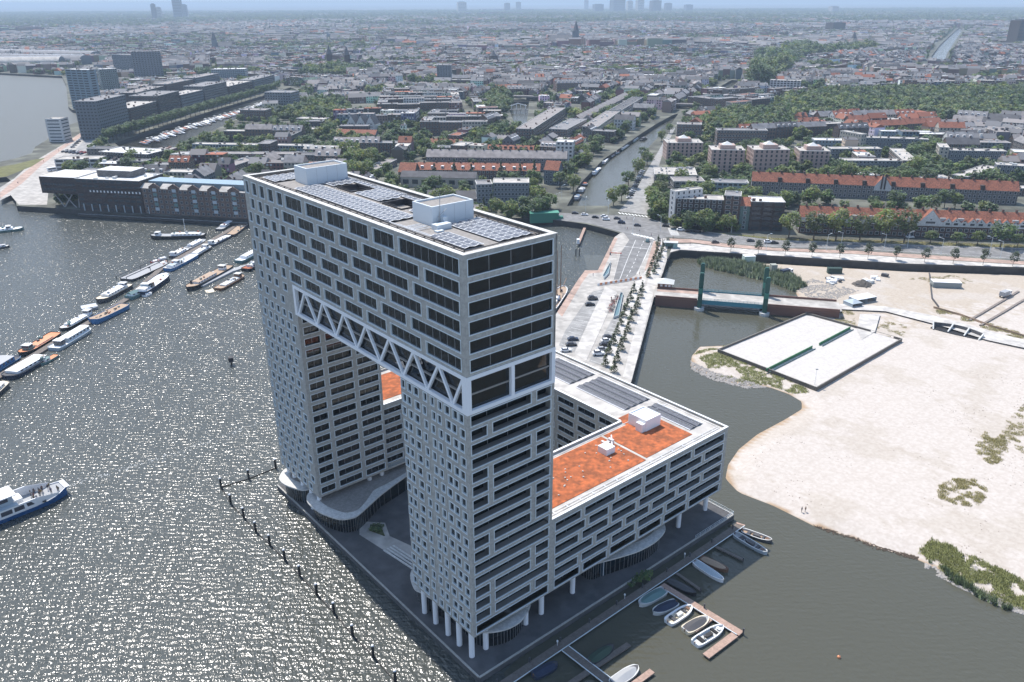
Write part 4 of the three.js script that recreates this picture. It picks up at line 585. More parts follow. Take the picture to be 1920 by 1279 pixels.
// ferry
{
  const a = [-138.7,-180.8], b = [-126.3,-194.2], d = [b[0] - a[0], b[1] - a[1]], l = Math.hypot(...d), ux = d[0] / l, uz = d[1] / l, L = 34, W = 9;
  const c = [b[0] - ux * L / 2 + uz * W / 2, b[1] - uz * L / 2 - ux * W / 2], f = thing('ferry', 'blue and white passenger ferry coming in from the left edge', 'ferry', null, [c[0], 0, c[1]], Math.atan2(-uz, ux));
  const blue = P3(0.012, 0.10, 0.30, 0.35), st = hullShape(L, W, 1.5, 0.16, 0.14, 0.55).map(([x, w, y], i, A) => [x, Math.max(w, W * 0.26), y + (Math.abs(x) > 12 ? (Math.abs(x) - 12) * 0.14 : 0)]);
  buildHull(f, st, blue, pm('grey', 0.8), 0.3, 0.2, pm('white'));
  { const [xs, ws, ys] = st[st.length - 1]; new MB().quad([xs, -0.5, ws * 0.8], [xs, -0.5, -ws * 0.8], [xs, ys, -ws], [xs, ys, ws]).build('bow_plate', P3(0.03, 0.22, 0.42, 0.35), f); new MB().box(xs - 0.4, xs + 0.9, ys - 0.3, ys, -2.4, 2.4).build('ramp', pm('white'), f); }
  for (const s of [1, -1]) { // side walls with large windows
    const z0 = s > 0 ? W / 2 - 0.28 : -W / 2, z1 = z0 + 0.28, sw = new MB().box(-13, 8.5, 1.5, 4.0, z0, z1).build('side_wall', pm('white'), f); new MB().quad([8.5, 1.5, z0], [14.5, 2.2, z0 * 0.86], [14.5, 2.7, z0 * 0.86], [8.5, 4, z0]).quad([8.5, 1.5, z1], [14.5, 2.2, z1 * 0.86], [14.5, 2.7, z1 * 0.86], [8.5, 4, z1]).build('bulwark', pm('white'), f);
    const zz = s > 0 ? W / 2 : -W / 2 - 0.03; for (const [x0, x1] of [[-12, -10.8], [-10.2, -6.6], [-6, -2.4], [-1.8, -0.9], [-0.4, 2.4], [2.9, 5.4]]) new MB().box(x0, x1, 2.2, 3.5, zz, zz + 0.03).build('window', M.solar, sw); new MB().quad([6.2, 2.4, zz + 0.02], [8.0, 2.4, zz + 0.02], [7.2, 3.5, zz + 0.02], [6.0, 3.5, zz + 0.02]).build('window', M.solar, sw);
    new MB().box(-13, 4.2, 4.0, 4.12, s > 0 ? 2.6 : -4.5, s > 0 ? 4.5 : -2.6).build('side_deck', pm('lblue'), f); new MB().cyl(10.4, s * (W / 2 - 0.05), 1.9, 2.3, 0.5, 0.5, 12).build('fender', pm('dark'), f);
  }
  const sup = new MB().box(-9.5, 3.6, 1.5, 6.4, -2.6, 2.6).build('upper_house', pm('lblue'), f); for (const s of [1, -1]) new MB().box(-8.5, 2.4, 5.0, 6.0, s > 0 ? 2.6 : -2.64, s > 0 ? 2.64 : -2.6).build('window_band', M.solar, sup); new MB().box(3.6, 3.64, 4.8, 6.0, -2.2, 2.2).build('window_band', M.solar, sup); new MB().box(3.62, 6.2, 1.5, 3.8, -2.3, 1.2).build('stair_house', pm('white'), f);
  new MB().box(-10.2, 4.6, 6.4, 6.65, -3.2, 3.2).build('roof', pm('white'), f); new MB().box(-6, -2, 6.65, 7.5, -1.6, 1.6).build('bridge_house', pm('white'), f); new MB().bar([-4, 7.5, 0], [-4, 10, 0], 0.14).build('mast', pm('white'), f);
  const T3 = (x, y, z) => { const cc = Math.cos(f.rotation.y), s = Math.sin(f.rotation.y); return [c[0] + x * cc + z * s, y, c[1] - x * s + z * cc]; }; reseed(9);
  for (let i = 0; i < 22; i++) { const p = T3(rr(8.4, 15.2), 1.65, rr(-2.6, 2.4)), cs = [[0.03, 0.03, 0.04], [0.12, 0.02, 0.03], [0.05, 0.06, 0.14], [0.3, 0.3, 0.3], [0.2, 0.16, 0.05], [0.03, 0.04, 0.03]]; person('dark-dressed person standing in the crowd on the ferry foredeck', p[0], p[1] + 0.1, p[2], rnd() * 6, pick(cs), [0.03, 0.03, 0.05], 'crowd on the ferry'); }
}
{ // pale flecks behind the ferry: thin foam, with the wake glitter painted in
  reseed(71); const m = new MB(), l = [[-140.3,-181.1],[-128.7,-201.1],[-118.2,-209.2],[-105.6,-218.4],[-92.6,-230.1],[-80.5,-243.6]], l2 = [[-141.7,-202],[-124.9,-206.2],[-104.1,-214.6],[-81.9,-235.4]]; for (const [q, n, w] of [[l, 260, 1.3], [l2, 60, 2.4]]) for (let i = 0; i < n; i++) { const k = Math.pow(rnd(), 1.3) * (q.length - 1.001), s = Math.floor(k), p = lerp2(q[s], q[s + 1], k - s), x = p[0] + rr(-w, w), z = p[1] + rr(-w, w), a = rr(0, 6.28), r = rr(0.1, 0.32); const P = (t, f) => [x + Math.cos(a + t) * r * f, 0.03, z + Math.sin(a + t) * r * f]; m.tri(P(0, 1.6), P(4.4, 0.7), P(2.2, 0.6)); }
  tag(m.build('wake_foam_glints', P3(0.6, 0.62, 0.62, 0.8)), 'broken trail of pale flecks, foam and painted glitter, on the water behind the ferry', 'foam', null, 'stuff'); }
// tall ship masts behind the tower corner
{ const p = [23.4,-354.9], k0 = [20.1,-332.3], k1 = [32.4,-375.7], t = thing('sailing_ship', 'white three-masted sailing ship moored beside the quay behind the tower', 'boat', null, [p[0] - 2.5, 0, p[1]], Math.atan2(-(k1[1] - k0[1]), k1[0] - k0[0])); buildHull(t, hullShape(34, 6.5, 2, 0.3, 0.2, 0.7), pm('white'), pm('tan'), 0.4, 0.3); new MB().box(-8, 1, 1.6, 2.8, -1.6, 1.6).build('deck_house', pm('white'), t); [[-9, 20], [1, 25], [9, 25]].forEach(([x, h]) => new MB().cyl(x, 0, 1, h, 0.28, 0.14, 8).bar([x - 5, h * 0.25, 0], [x + 0.2, h * 0.22, 0], 0.3).build('mast', pm('brown'), t)); new MB().bar([16, 3, 0], [22, 4.6, 0], 0.3).build('bowsprit', pm('brown'), t); reseed(3); for (let i = 0; i < 14; i++) { const x = rr(-14, 12), z = rr(-2, 2); new MB().box(x, x + rr(0.6, 2), 1.6, rr(2, 3), z, z + rr(0.5, 1.2)).build('deck_gear', pm(pick(['white', 'navy', 'pale', 'dark'])), t); } }
// lift bridge
{
  const g = thing('lift_bridge', 'lift bridge with dark green towers and blue-green railing across the side basin', 'bridge'), A = [66.3,-349.3], B = [144.1,-329.6], d = [B[0] - A[0], B[1] - A[1]], L = Math.hypot(...d), ux = d[0] / L, uz = d[1] / L, W = 13, grn = P3(0.012, 0.075, 0.06, 0.5), brick = P3(0.16, 0.085, 0.065, 0.9);
  g.position.set(A[0], 0, A[1]); g.rotation.y = Math.atan2(-uz, ux);   // +x along the bridge, -z to the far side
  const x1 = Math.hypot([86,-345.4][0] - A[0], [86,-345.4][1] - A[1]), x2 = Math.hypot([113.8,-338.8][0] - A[0], [113.8,-338.8][1] - A[1]);
  new MB().box(0, x1 - 1, -1, 4.0, -W, 0).build('abutment', brick, g); new MB().box(x2 + 1, L, -1, 4.0, -W, 0).build('abutment', brick, g);
  new MB().box(-1, L + 1, 4.0, 4.15, -W + 0.5, -0.5).build('deck', M.paving, g); new MB().box(0, x1 - 1, 4.15, 4.2, -W + 0.8, -W + 4.6).build('footway', M.redpave, g);
  new MB().box(x1, x2, 2.6, 4.0, -1.2, -0.4).box(x1, x2, 2.6, 4.0, -W + 0.4, -W + 1.2).build('girder', P3(0.02, 0.09, 0.12, 0.5), g);
  for (const z of [0.1, -W - 0.1]) { const r = new MB(); for (const y of [4.4, 4.9, 5.4]) r.bar([x1, y, z], [x2, y, z], 0.1); for (let x = x1; x < x2; x += 1.6) r.bar([x, 3.2, z], [x, 5.4, z], 0.09); r.box(x1, x2, 2.6, 4.6, z - 0.05, z + 0.05); r.build('railing', P3(0.05, 0.22, 0.28, 0.5), g); }
  for (const z of [0, -W]) { new MB().box(0, x1 - 1.2, 4.15, 5.1, z - 0.2, z + 0.2).build('parapet', brick, g); new MB().box(x2 + 1.2, L, 4.15, 5.1, z - 0.2, z + 0.2).build('parapet', brick, g); }
  for (const x of [x1, x2]) for (const z of [0.9, -W - 0.9]) { const t = new MB().box(x - 1.0, x + 1.0, 1, 17.2, z - 0.9, z + 0.9).box(x - 0.8, x + 0.8, 17.2, 17.7, z - 0.7, z + 0.7).build('tower', grn, g); new MB().cyl(x, z, -1, 1.3, 2.3, 2.3, 16).build('tower_base', pm('pale'), t); new MB().box(x - 0.9, x + 0.9, 8.2, 10.6, z + 0.9, z + 1.5).build('counterweight_box', P3(0.03, 0.17, 0.13, 0.5), t); }
  const hp = [73.2,-364], h = thing('bridge_keeper_hut', 'small keeper hut with pale hipped roof at the left end of the lift bridge', 'hut', null, [hp[0], LAND, hp[1]], g.rotation.y); new MB().box(-3.2, 3.2, 0, 3.2, -2.6, 2.6).build('wall', brick, h); const rf = new MB(), e = 4.4, k = 3.6; rf.tri([-e, 3.2, k], [e, 3.2, k], [0, 5, 0]).tri([e, 3.2, k], [e, 3.2, -k], [0, 5, 0]).tri([e, 3.2, -k], [-e, 3.2, -k], [0, 5, 0]).tri([-e, 3.2, -k], [-e, 3.2, k], [0, 5, 0]); rf.build('roof', pm('pale', 0.7), h); for (const x of [-2, 0.2, 1.8]) new MB().box(x, x + 1.1, 1.1, 2.5, 2.6, 2.64).build('window', pm('white'), h);
}
// sandpit: boarded walls, green barriers
{
  const wallT = [0, 1, 2, 3].map((i) => [pit[i], pit[(i + 1) % 4], ['along the water side', 'along the road side', 'along the open beach', 'above the grassy bank'][i]]);
  for (const [a, b, l] of wallT) { const t = thing('sandpit_wall', 'weathered grey timber wall of the sand field ' + l, 'wall', 'sand field walls'), L = Math.hypot(b[0] - a[0], b[1] - a[1]), n = Math.round(L / 3.2); for (let i = 0; i < n; i++) { if (l.includes('road') && i > n * 0.62 && i < n * 0.86) continue; const p = lerp2(a, b, i / n), q = lerp2(a, b, (i + 0.97) / n); new MB().bar([p[0], 1.45, p[1]], [q[0], 1.45, q[1]], 0.5, 2.0 + 0.06 * (i % 2)).build('board_section', P3(0.13, 0.115, 0.10, 0.9), t); } const c = new MB().bar([a[0], 2.5, a[1]], [b[0], 2.5, b[1]], 0.3, 0.08); c.build('coping', P3(0.2, 0.19, 0.17, 0.9), t); }
  for (const [a, b, l] of [[[95.4,-273.3], [120.4,-295.2], 'near'], [[124.1,-297.9], [143.5,-315.4], 'far']]) { const t = thing('green_barrier', l + ' green barrier wall dividing the white sand field', 'barrier', 'sand field barriers'); const n = 8; for (let i = 0; i < n; i++) { const p = lerp2(a, b, i / n), q = lerp2(a, b, (i + 0.97) / n); new MB().bar([p[0], 2.2, p[1]], [q[0], 2.2, q[1]], 0.25, 1.2).build('panel', P3(0.04, 0.17, 0.07, 0.7), t); } const o = [b[1] - a[1], a[0] - b[0]], l2 = Math.hypot(...o), e = [-o[0] / l2 * 1.4, -o[1] / l2 * 1.4]; new MB().bar([a[0] + e[0], 1.85, a[1] + e[1]], [b[0] + e[0], 1.85, b[1] + e[1]], 0.15, 0.4).build('kick_board', P3(0.1, 0.16, 0.16, 0.7), t); }
  const lp = [109.8,-262.1], t = thing('floodlight_pole', 'thin white lamp pole in the near corner of the sand field', 'lamp post', null, [lp[0], 1.6, lp[1]]); new MB().cyl(0, 0, 0, 6, 0.08, 0.06, 8).build('pole', pm('white'), t); new MB().box(-0.4, 0.4, 5.9, 6.3, -0.2, 0.2).build('lamp_head', pm('grey'), t);
  sheet('ramp', [[154.5,-332.6],[163.5,-332.5],[152.6,-312],[143.5,-303.5],[145.7,-313.9]], M.pale, 0.75, SAND); sheet('sand_road', [[148.3,-339.3],[167.5,-336.4],[183.2,-319.5],[194.7,-302.9],[205.1,-294.6],[230.9,-276.5],[234.3,-281.4],[209.9,-302.8],[200.4,-313.3],[188.1,-329.6],[170.2,-342.5],[150.9,-346.2]], M.pale, 0.62, SAND);
}
// construction yard on the sand
function boxThing(name, label, cat, p, turn, sx, sy, sz, m, extra, group) { const t = thing(name, label, cat, group, [p[0], Math.max(0.9, sandY(p[0], p[1]) - 0.1), p[1]], turn); const q = new MB(); q.box(-sx / 2, sx / 2, 0.1, sy, -sz / 2, sz / 2); for (let x = -sx / 2 + 0.2; x < sx / 2 - 0.1; x += 0.5) q.box(x, x + 0.22, 0.2, sy - 0.15, sz / 2, sz / 2 + 0.05); q.build('body', m, t); new MB().box(-sx / 2 - 0.05, sx / 2 + 0.05, sy, sy + 0.1, -sz / 2 - 0.05, sz / 2 + 0.05).build('top', extra || m, t); return t; }
{
  reseed(21);
  boxThing('site_container', 'pale green site cabin on the reedy bank', 'container', [126.5,-411.3], 0.1, 6, 4.2, 4, P3(0.42, 0.52, 0.47, 0.7), pm('white'));
  boxThing('site_container', 'tall grey silo box beside the reeds', 'container', [134.6,-394.7], 0.1, 3, 4.4, 3, P3(0.30, 0.31, 0.27, 0.8));
  boxThing('shipping_container', 'dark green shipping container below the retaining wall', 'container', [165.7,-393.3], -0.05, 7, 2.8, 2.6, P3(0.02, 0.05, 0.04, 0.6));
  boxThing('pavilion', 'low glass and white pavilion on the construction ground', 'pavilion', [212,-371.7], -0.15, 13, 2.8, 5, P3(0.22, 0.26, 0.27, 0.3), pm('white'));
  const truck = (p, turn, c, l) => { const t = thing('truck', l, 'truck', null, [p[0], sandY(p[0], p[1]), p[1]], turn); new MB().box(-3.5, 1.6, 1, 3, -1.2, 1.2).build('cargo_box', pm(c), t); const cab = new MB().box(1.8, 3.6, 0.7, 2.7, -1.15, 1.15).build('cab', pm('white'), t); new MB().box(3.6, 3.63, 1.6, 2.5, -1, 1).box(2.3, 3.4, 1.6, 2.4, 1.15, 1.18).build('window', M.solar, cab); for (const x of [-2.4, 2.6]) for (const z of [-1, 1]) { const w = new THREE.CylinderGeometry(0.5, 0.5, 0.35, 14); w.rotateX(Math.PI / 2); w.translate(x, 0.5, z); mesh('wheel', w, M.black, t); } };
  truck([140.3,-391.1], 0.5, 'navy', 'dark blue truck with white cab parked beside the reeds'); truck([232.7,-356.8], 0.6, 'grey', 'grey covered wagon on the site track at the right');
  for (let i = 0; i < 34; i++) { const z = i < 16, p = z ? lerp2(lerp2([157.7,-384.8], [168,-386.4], rnd()), lerp2([153.9,-374.9], [165,-376.4], rnd()), 0.5 + rr(-0.5, 0.5)) : lerp2(lerp2([167,-371.5], [178.7,-374.6], rnd()), lerp2([192.9,-390.3], [177.8,-382], rnd()), rnd()); const t = thing('material_stack', z ? 'pale stack of building material beside the green container' : 'stack of stored material beside the dark spoil heap', 'stack', z ? 'pale stacks by the green container' : 'stacks by the spoil heap', [p[0], sandY(p[0], p[1]) - 0.05, p[1]], rnd() * 3); const s = rr(0.8, 1.8), c = pick(z ? ['white', 'pale', 'white', 'dark'] : ['white', 'pale', 'orange', 'dark', 'lblue', 'white']); new MB().box(-s, s, 0.15, rr(0.7, 1.6), -s * 0.6, s * 0.6).build('bundle', pm(c, 0.8), t); new MB().box(-s, -s + 0.2, 0, 0.15, -s * 0.6, s * 0.6).box(s - 0.2, s, 0, 0.15, -s * 0.6, s * 0.6).build('pallet', pm('tan', 0.9), t); }
  { const p = [172.7,-374.7], t = thing('spoil_heap', 'small dark cone of gravel in the storage yard', 'heap', null, [p[0], sandY(p[0], p[1]) - 0.2, p[1]]); const g = new THREE.ConeGeometry(5, 3.2, 40, 12); const q = g.attributes.position; for (let i = 0; i < q.count; i++) { const n = fbm(q.getX(i) * 1.3 + 5, q.getZ(i) * 1.3 + q.getY(i), 3) - 0.5; q.setXYZ(i, q.getX(i) * (1 + n * 0.4), q.getY(i) + 1.6 + n * 0.5, q.getZ(i) * (1 + n * 0.4)); } g.computeVertexNormals(); mesh('gravel', g, P3(0.09, 0.08, 0.07, 0.95), t); }
  for (const [u, l] of [[[160.7,-350.4], 'left white marquee tent at the yard road'], [[165.7,-352.5], 'right white marquee tent at the yard road'], [[156,-344.8], 'low pale blue tarpaulin tent at the yard road']]) { const t = thing('tent', l, 'tent', null, [u[0], sandY(u[0], u[1]) - 0.05, u[1]], 0.4), m = new MB(); for (const [a, b] of [[[-3, 3], [3, 3]], [[3, 3], [3, -3]], [[3, -3], [-3, -3]], [[-3, -3], [-3, 3]]]) m.tri([a[0], 2.3, a[1]], [b[0], 2.3, b[1]], [0, 3.7, 0]); m.build('canopy', pm(l.includes('blue') ? 'lblue' : 'white', 0.8), t); new MB().box(-2.9, 2.9, 0, 2.3, -2.9, -2.85).box(-2.9, -2.85, 0, 2.3, -2.9, 2.9).box(2.85, 2.9, 0, 2.3, -2.9, 2.9).build('side_sheet', pm('lblue', 0.8), t); }
  // site tracks
  for (const [a, b, l] of [[[199.6,-325.6], [243.1,-363.5], 'upper dark concrete kerb of the unfinished site track'], [[200.9,-319.3], [241.2,-353.7], 'lower pale kerb of the unfinished site track']]) { const t = thing('site_kerb', l, 'kerb', 'site track kerbs'); for (let i = 0; i < 14; i++) { const p = lerp2(a, b, i / 14), q = lerp2(a, b, (i + 0.96) / 14); new MB().bar([p[0], sandY(p[0], p[1]) + 0.2, p[1]], [q[0], sandY(q[0], q[1]) + 0.2, q[1]], 1.0, 0.7).build('kerb_stone', P3(0.2, 0.17, 0.15, 0.9), t); } }
  for (const [pts, l, c] of [[[[214.2,-392.7],[197,-354.3],[194,-341.5]], 'dark trench fence on the construction ground', 'dark'], [[[191.6,-341.6],[198.8,-332],[205.2,-318],[212.6,-307.3]], 'long low rusty sheet wall beside the site road', 'tan']]) { const t = thing('site_fence', l, 'fence'); for (let k = 0; k + 1 < pts.length; k++) for (let i = 0; i < 10; i++) { const p = lerp2(pts[k], pts[k + 1], i / 10), q = lerp2(pts[k], pts[k + 1], (i + 0.96) / 10); new MB().bar([p[0], sandY(p[0], p[1]) + 0.4, p[1]], [q[0], sandY(q[0], q[1]) + 0.4, q[1]], 0.25, 1.1).build('sheet', pm(c, 0.9), t); } }
  { // culvert under the site road
    const a = [180.4,-319.5], b = [194.5,-305.8], t = thing('culvert', 'dark concave concrete culvert with two white piers in the sand', 'culvert', null), ux = b[0] - a[0], uz = b[1] - a[1], l = Math.hypot(ux, uz); t.position.set(a[0], 0.4, a[1]); t.rotation.y = Math.atan2(-uz, ux);
    const n = 16, w = new MB(), f = new MB(); for (let i = 0; i < n; i++) { const P = (k) => { const s = k / n; return [s * l, 2.4, -0.5 - 3.2 * Math.sin(Math.PI * s)]; }, p = P(i), q = P(i + 1); w.quad([p[0], -0.6, p[2] + 0.8], [q[0], -0.6, q[2] + 0.8], q, p); w.quad(p, q, [q[0], q[1], q[2] - 0.6], [p[0], p[1], p[2] - 0.6]); f.quad([p[0], 0.25 + 0.5, 3.4 - 1.2 * Math.abs(i / n - 0.5)], [q[0], 0.75, 3.4 - 1.2 * Math.abs((i + 1) / n - 0.5)], [q[0], 0.05 + 0.55, q[2] + 0.7], [p[0], 0.6, p[2] + 0.7]); } w.build('wall', pm('dark', 0.8), t); f.build('floor', M.black, t);
    for (const s of [0.36, 0.68]) { const z = -0.5 - 3.2 * Math.sin(Math.PI * s); new MB().bar([s * l, 2.4, z], [s * l, 0.5, 2.6], 0.5, 1.2).build('pier', pm('pale'), t); }
    new MB().bar([0, 2.4, -0.5], [1.5, 0.6, 3.4], 0.5, 0.8).build('wing_wall', pm('pale'), t); new MB().bar([l, 2.4, -0.5], [l - 0.6, 0.6, 3], 0.5, 0.8).build('wing_wall', pm('pale'), t); }
}
// retaining wall cap and railing along the dike
{ const pts = [[327.2,-377.5],[262,-392.2],[205.3,-399.4],[153.8,-411.5],[110.8,-422],[92.7,-426.3],[86.5,-421.4],[82.7,-409.6]], t = thing('dike_wall', 'long dark retaining wall between the road and the sand', 'wall'); pts.forEach((p, i) => { if (!i) return; const a = pts[i - 1], L = Math.hypot(a[0] - p[0], a[1] - p[1]), n = Math.max(1, Math.round(L / 8)); for (let k = 0; k < n; k++) { const u = lerp2(a, p, k / n), v = lerp2(a, p, (k + 0.99) / n); new MB().bar([u[0], LAND + 0.1, u[1]], [v[0], LAND + 0.1, v[1]], 0.5, 0.8).build('coping_block', k % 3 ? P3(0.06, 0.06, 0.06, 0.9) : P3(0.075, 0.07, 0.065, 0.9), t); } }); }
// cars
const carParts = (() => {
  const prof = [[-2.15, 0.35], [-2.15, 0.85], [-1.9, 0.95], [1.0, 1.0], [2.05, 0.85], [2.2, 0.6], [2.2, 0.35]], cab = [[-1.75, 0.95], [-1.3, 1.48], [0.35, 1.5], [1.1, 1.0]];
  const ext = (p, w, b) => { const s = new THREE.Shape(p.map((q) => new THREE.Vector2(...q))), g = new THREE.ExtrudeGeometry(s, { depth: w - 2 * b, bevelEnabled: true, bevelSize: b, bevelThickness: b, bevelSegments: 2 }); g.translate(0, 0, -(w - 2 * b) / 2); return g; };
  const wheel = new THREE.CylinderGeometry(0.33, 0.33, 0.22, 14); wheel.rotateX(Math.PI / 2);
  return { body: ext(prof, 1.78, 0.06), cabin: ext(cab, 1.55, 0.05), roof: ext([[-1.25, 1.49], [0.3, 1.51], [0.3, 1.55], [-1.25, 1.54]], 1.4, 0.03), wheel, lamp: new MB().box(2.2, 2.27, 0.6, 0.76, -0.8, -0.45).box(2.2, 2.27, 0.6, 0.76, 0.45, 0.8).geo() };
})();
function car(label, p, turn, c, group, van) {
  const t = thing('car', label, 'car', group, [p[0], LAND + 0.03, p[1]], turn), m = typeof c === 'string' ? pm(c, 0.25) : P3(...c, 0.25);
  mesh('body', carParts.body, m, t); const k = mesh('cabin', carParts.cabin, M.solar, t); mesh('roof', carParts.roof, m, k); if (van) { t.scale.set(1.05, 1.35, 1.08); }
  for (const x of [-1.35, 1.4]) for (const z of [-0.78, 0.78]) { const w = mesh('wheel', carParts.wheel, M.black, t); w.position.set(x, 0.33, z); }
  mesh('headlights', carParts.lamp, pm('white'), t); return t;
}
{
  const rt = Math.atan2(-([79.2,-442.5][1] - [61.8,-384.5][1]), [79.2,-442.5][0] - [61.8,-384.5][0]), pk = rt - 1.15;
  const row = (list) => list.forEach(([p, c, l, turn, van, grp]) => car(l, p, turn ?? 0, c, grp || 'cars on the roads', van));
  const PK = 'cars in the quay car park';
  row([[[37.2,-348], 'dark', 'black van parked on the quay, upper of the dark pair', pk, 1, PK], [[35.3,-340.3], 'black', 'black car parked on the quay below the black van', pk, 0, PK], [[24.7,-300], 'navy', 'dark blue car in the quay car park, left row', pk, 0, PK], [[23.6,-294.5], 'dark', 'dark grey car beside the dark blue one, left row', pk, 0, PK], [[21.1,-288.7], 'white', 'white car at the end of the left parking row', pk, 0, PK],
    [[39.2,-302.1], 'dark', 'black car topmost in the right parking row', pk, 0, PK], [[38.1,-298.2], 'white', 'white car topmost in the right parking row', pk, 0, PK], [[37,-293.9], 'black', 'black car in the middle of the right parking row', pk, 0, PK], [[35.5,-289.6], 'grey', 'silver car in the right parking row', pk, 0, PK], [[33.5,-285], 'white', 'white van lowest in the right parking row', pk, 1, PK],
    [[41.1,-510.6], 'dark', 'dark car on the road bridge nearest the green pump house', -0.1], [[46.9,-506.3], 'white', 'white car on the road bridge', -0.1], [[53.1,-499.3], 'black', 'black car on the road bridge behind the white pair', -0.12], [[59.1,-501.9], 'white', 'white car in the far lane of the road bridge', -0.12], [[59.3,-493.8], 'white', 'white van in the near lane of the road bridge', -0.12, 1], [[66.6,-496.3], 'dark', 'dark car at the right end of the road bridge', -0.15], [[68,-485.7], 'navy', 'blue-grey van at the quay junction', -0.2, 1], [[76.9,-479.1], 'dark', 'dark car crossing the junction', -0.25], [[93.9,-477.6], 'black', 'black car right of the junction', -0.2], [[77.7,-444.7], 'teal', 'small dark green car on the quay road at the crossing', rt],
    [[101.1,-467.6], 'white', 'white van at the tram stop', -0.1, 1], [[105.3,-465.1], 'black', 'black car behind the white van', -0.1], [[110.5,-463.8], 'black', 'black car ahead of the white van', -0.1], [[115.5,-440.8], 'dark', 'dark car alone on the dike road', -0.1], [[136.3,-443.8], 'dark', 'dark car leading the group on the dike road', -0.05], [[145.3,-440.4], 'white', 'white van in the group on the dike road', -0.05, 1], [[148.6,-439.2], 'black', 'black car behind the white van on the dike road', -0.05], [[230.2,-450.2], 'white', 'white car parked under the street trees', -0.05]]);
  // cars along the canal street and the promenade
  const cs = ['dark', 'white', 'grey', 'black', 'navy', 'pale', 'red'], N = ['first', 'second', 'third', 'fourth', 'fifth', 'sixth', 'seventh', 'eighth', 'ninth', 'tenth', 'eleventh', 'twelfth', 'thirteenth', 'fourteenth']; reseed(14);
  for (let i = 0; i < 14; i++) { const p = lerp2([82.3,-554.2], [105.5,-649.2], i / 13); car(N[i] + ' car parked on the canal quay, counted from the bridge', p, 0.3, pick(cs), 'cars on the canal quay'); }
  for (let i = 0; i < 14; i++) { const p = lerp2([-468.2,-927], [-418.8,-778.6], i / 13); car(N[i] + ' car parked along the pink riverside promenade, counted from the far end', p, 0.9, pick(cs), 'cars on the promenade'); }
  for (let i = 0; i < 12; i++) { const p = lerp2([-414.8,-760.6], [-391.9,-748.5], (i % 6) / 5), q = [p[0], p[1] + (i < 6 ? 0 : 7)]; car(N[i] + ' car on the small square by the white riverside tower', q, 1.4, pick(cs), 'cars on the riverside square'); }
  const bp = [-375.5,-664.5], t = thing('bus', 'white city bus at the riverside stop', 'bus', null, [bp[0], LAND + 0.05, bp[1]], 0.85); new MB().box(-6, 6, 0.4, 3.1, -1.25, 1.25).build('body', pm('white'), t); new MB().box(-5.7, 5.8, 1.5, 2.5, 1.25, 1.28).box(-5.7, 5.8, 1.5, 2.5, -1.28, -1.25).box(6, 6.03, 1.3, 2.7, -1.1, 1.1).build('window', M.solar, t); for (const x of [-3.6, 3.8]) for (const z of [-1.1, 1.1]) { const w = mesh('wheel', carParts.wheel, M.black, t); w.position.set(x, 0.45, z); w.scale.setScalar(1.4); }
}
// street lamps
{
  const pole = new MB().cyl(0, 0, 0, 9, 0.11, 0.07, 8).geo(), arm = new MB().bar([0, 8.9, 0], [1.9, 9.5, 0], 0.1).geo(), head = new MB().box(1.6, 2.6, 9.4, 9.58, -0.17, 0.17).geo();
  const list = [[[89,-467.8], 'at the junction corner before the brick houses', 2.6], [[130,-462.3], 'before the last brick houses', 2.6], [[139.8,-425.6], 'left of the dike sapling row', 0.2], [[182.2,-429.1], 'behind the fifth dike sapling', 2.8], [[172.7,-425.1], 'tilted-looking beside the dike road', 0.4], [[204.2,-424.6], 'between the sixth and seventh dike saplings', 2.6], [[219.3,-429.6], 'on the far verge of the dike road', 0.2], [[231.3,-416.2], 'beside the seventh dike sapling', 2.6], [[258.3,-417.8], 'with double arm near the right edge', 2.6], [[259.7,-409.9], 'nearest the right edge', 2.6], [[30,-529.9], 'among the trees at the canal mouth', 0], [[71.3,-459.7], 'beside the zebra crossing', 1.2], [[48.5,-516.2], 'on the road bridge', 1.4], [[62.3,-508.8], 'at the right end of the road bridge', 1.4], [[35.1,-555.2], 'on the canal side terrace', 0.3]];
  for (const [p, l, tn] of list) { const t = thing('street_lamp', 'grey street lamp ' + l, 'lamp post', 'street lamps', [p[0], LAND, p[1]], tn); mesh('pole', pole, M.frame, t); mesh('arm', arm, M.frame, t); mesh('lamp_head', head, M.frame, t); }
}
// people on the quay and crossings
{ reseed(55); const cs = [[0.03, 0.03, 0.04], [0.25, 0.05, 0.05], [0.05, 0.07, 0.16], [0.5, 0.5, 0.48], [0.2, 0.17, 0.1]];
  [[[81.7,-456], 'waiting at the zebra crossing, rightmost'], [[76,-464.4], 'on the zebra crossing'], [[72.7,-496.2], 'standing at the corner of the road bridge'], [[68.6,-473], 'at the head of the quay, left'], [[69.6,-470.5], 'at the head of the quay, right'], [[64.1,-383.7], 'with a bicycle on the red quay path'], [[40.7,-382.3], 'beside the parked scooters on the quay'], [[45.7,-347.2], 'beside the bicycle racks, left'], [[47.6,-345], 'beside the bicycle racks, right'], [[93.3,-450.1], 'on the dike pavement near the junction'], [[100.4,-436.7], 'on the dike cycle path'], [[54.4,-424.9], 'on the wooden quay edge'], [[-406.1,-703.5], 'walking on the riverside promenade'], [[-376.6,-611.9], 'walking at the promenade bend'], [[-421.3,-757.9], 'on the pink promenade near the white tower']].forEach(([p, l]) => person('person in street clothes ' + l, p[0], LAND + 0.03, p[1], rnd() * 6, pick(cs), pick(cs))); }
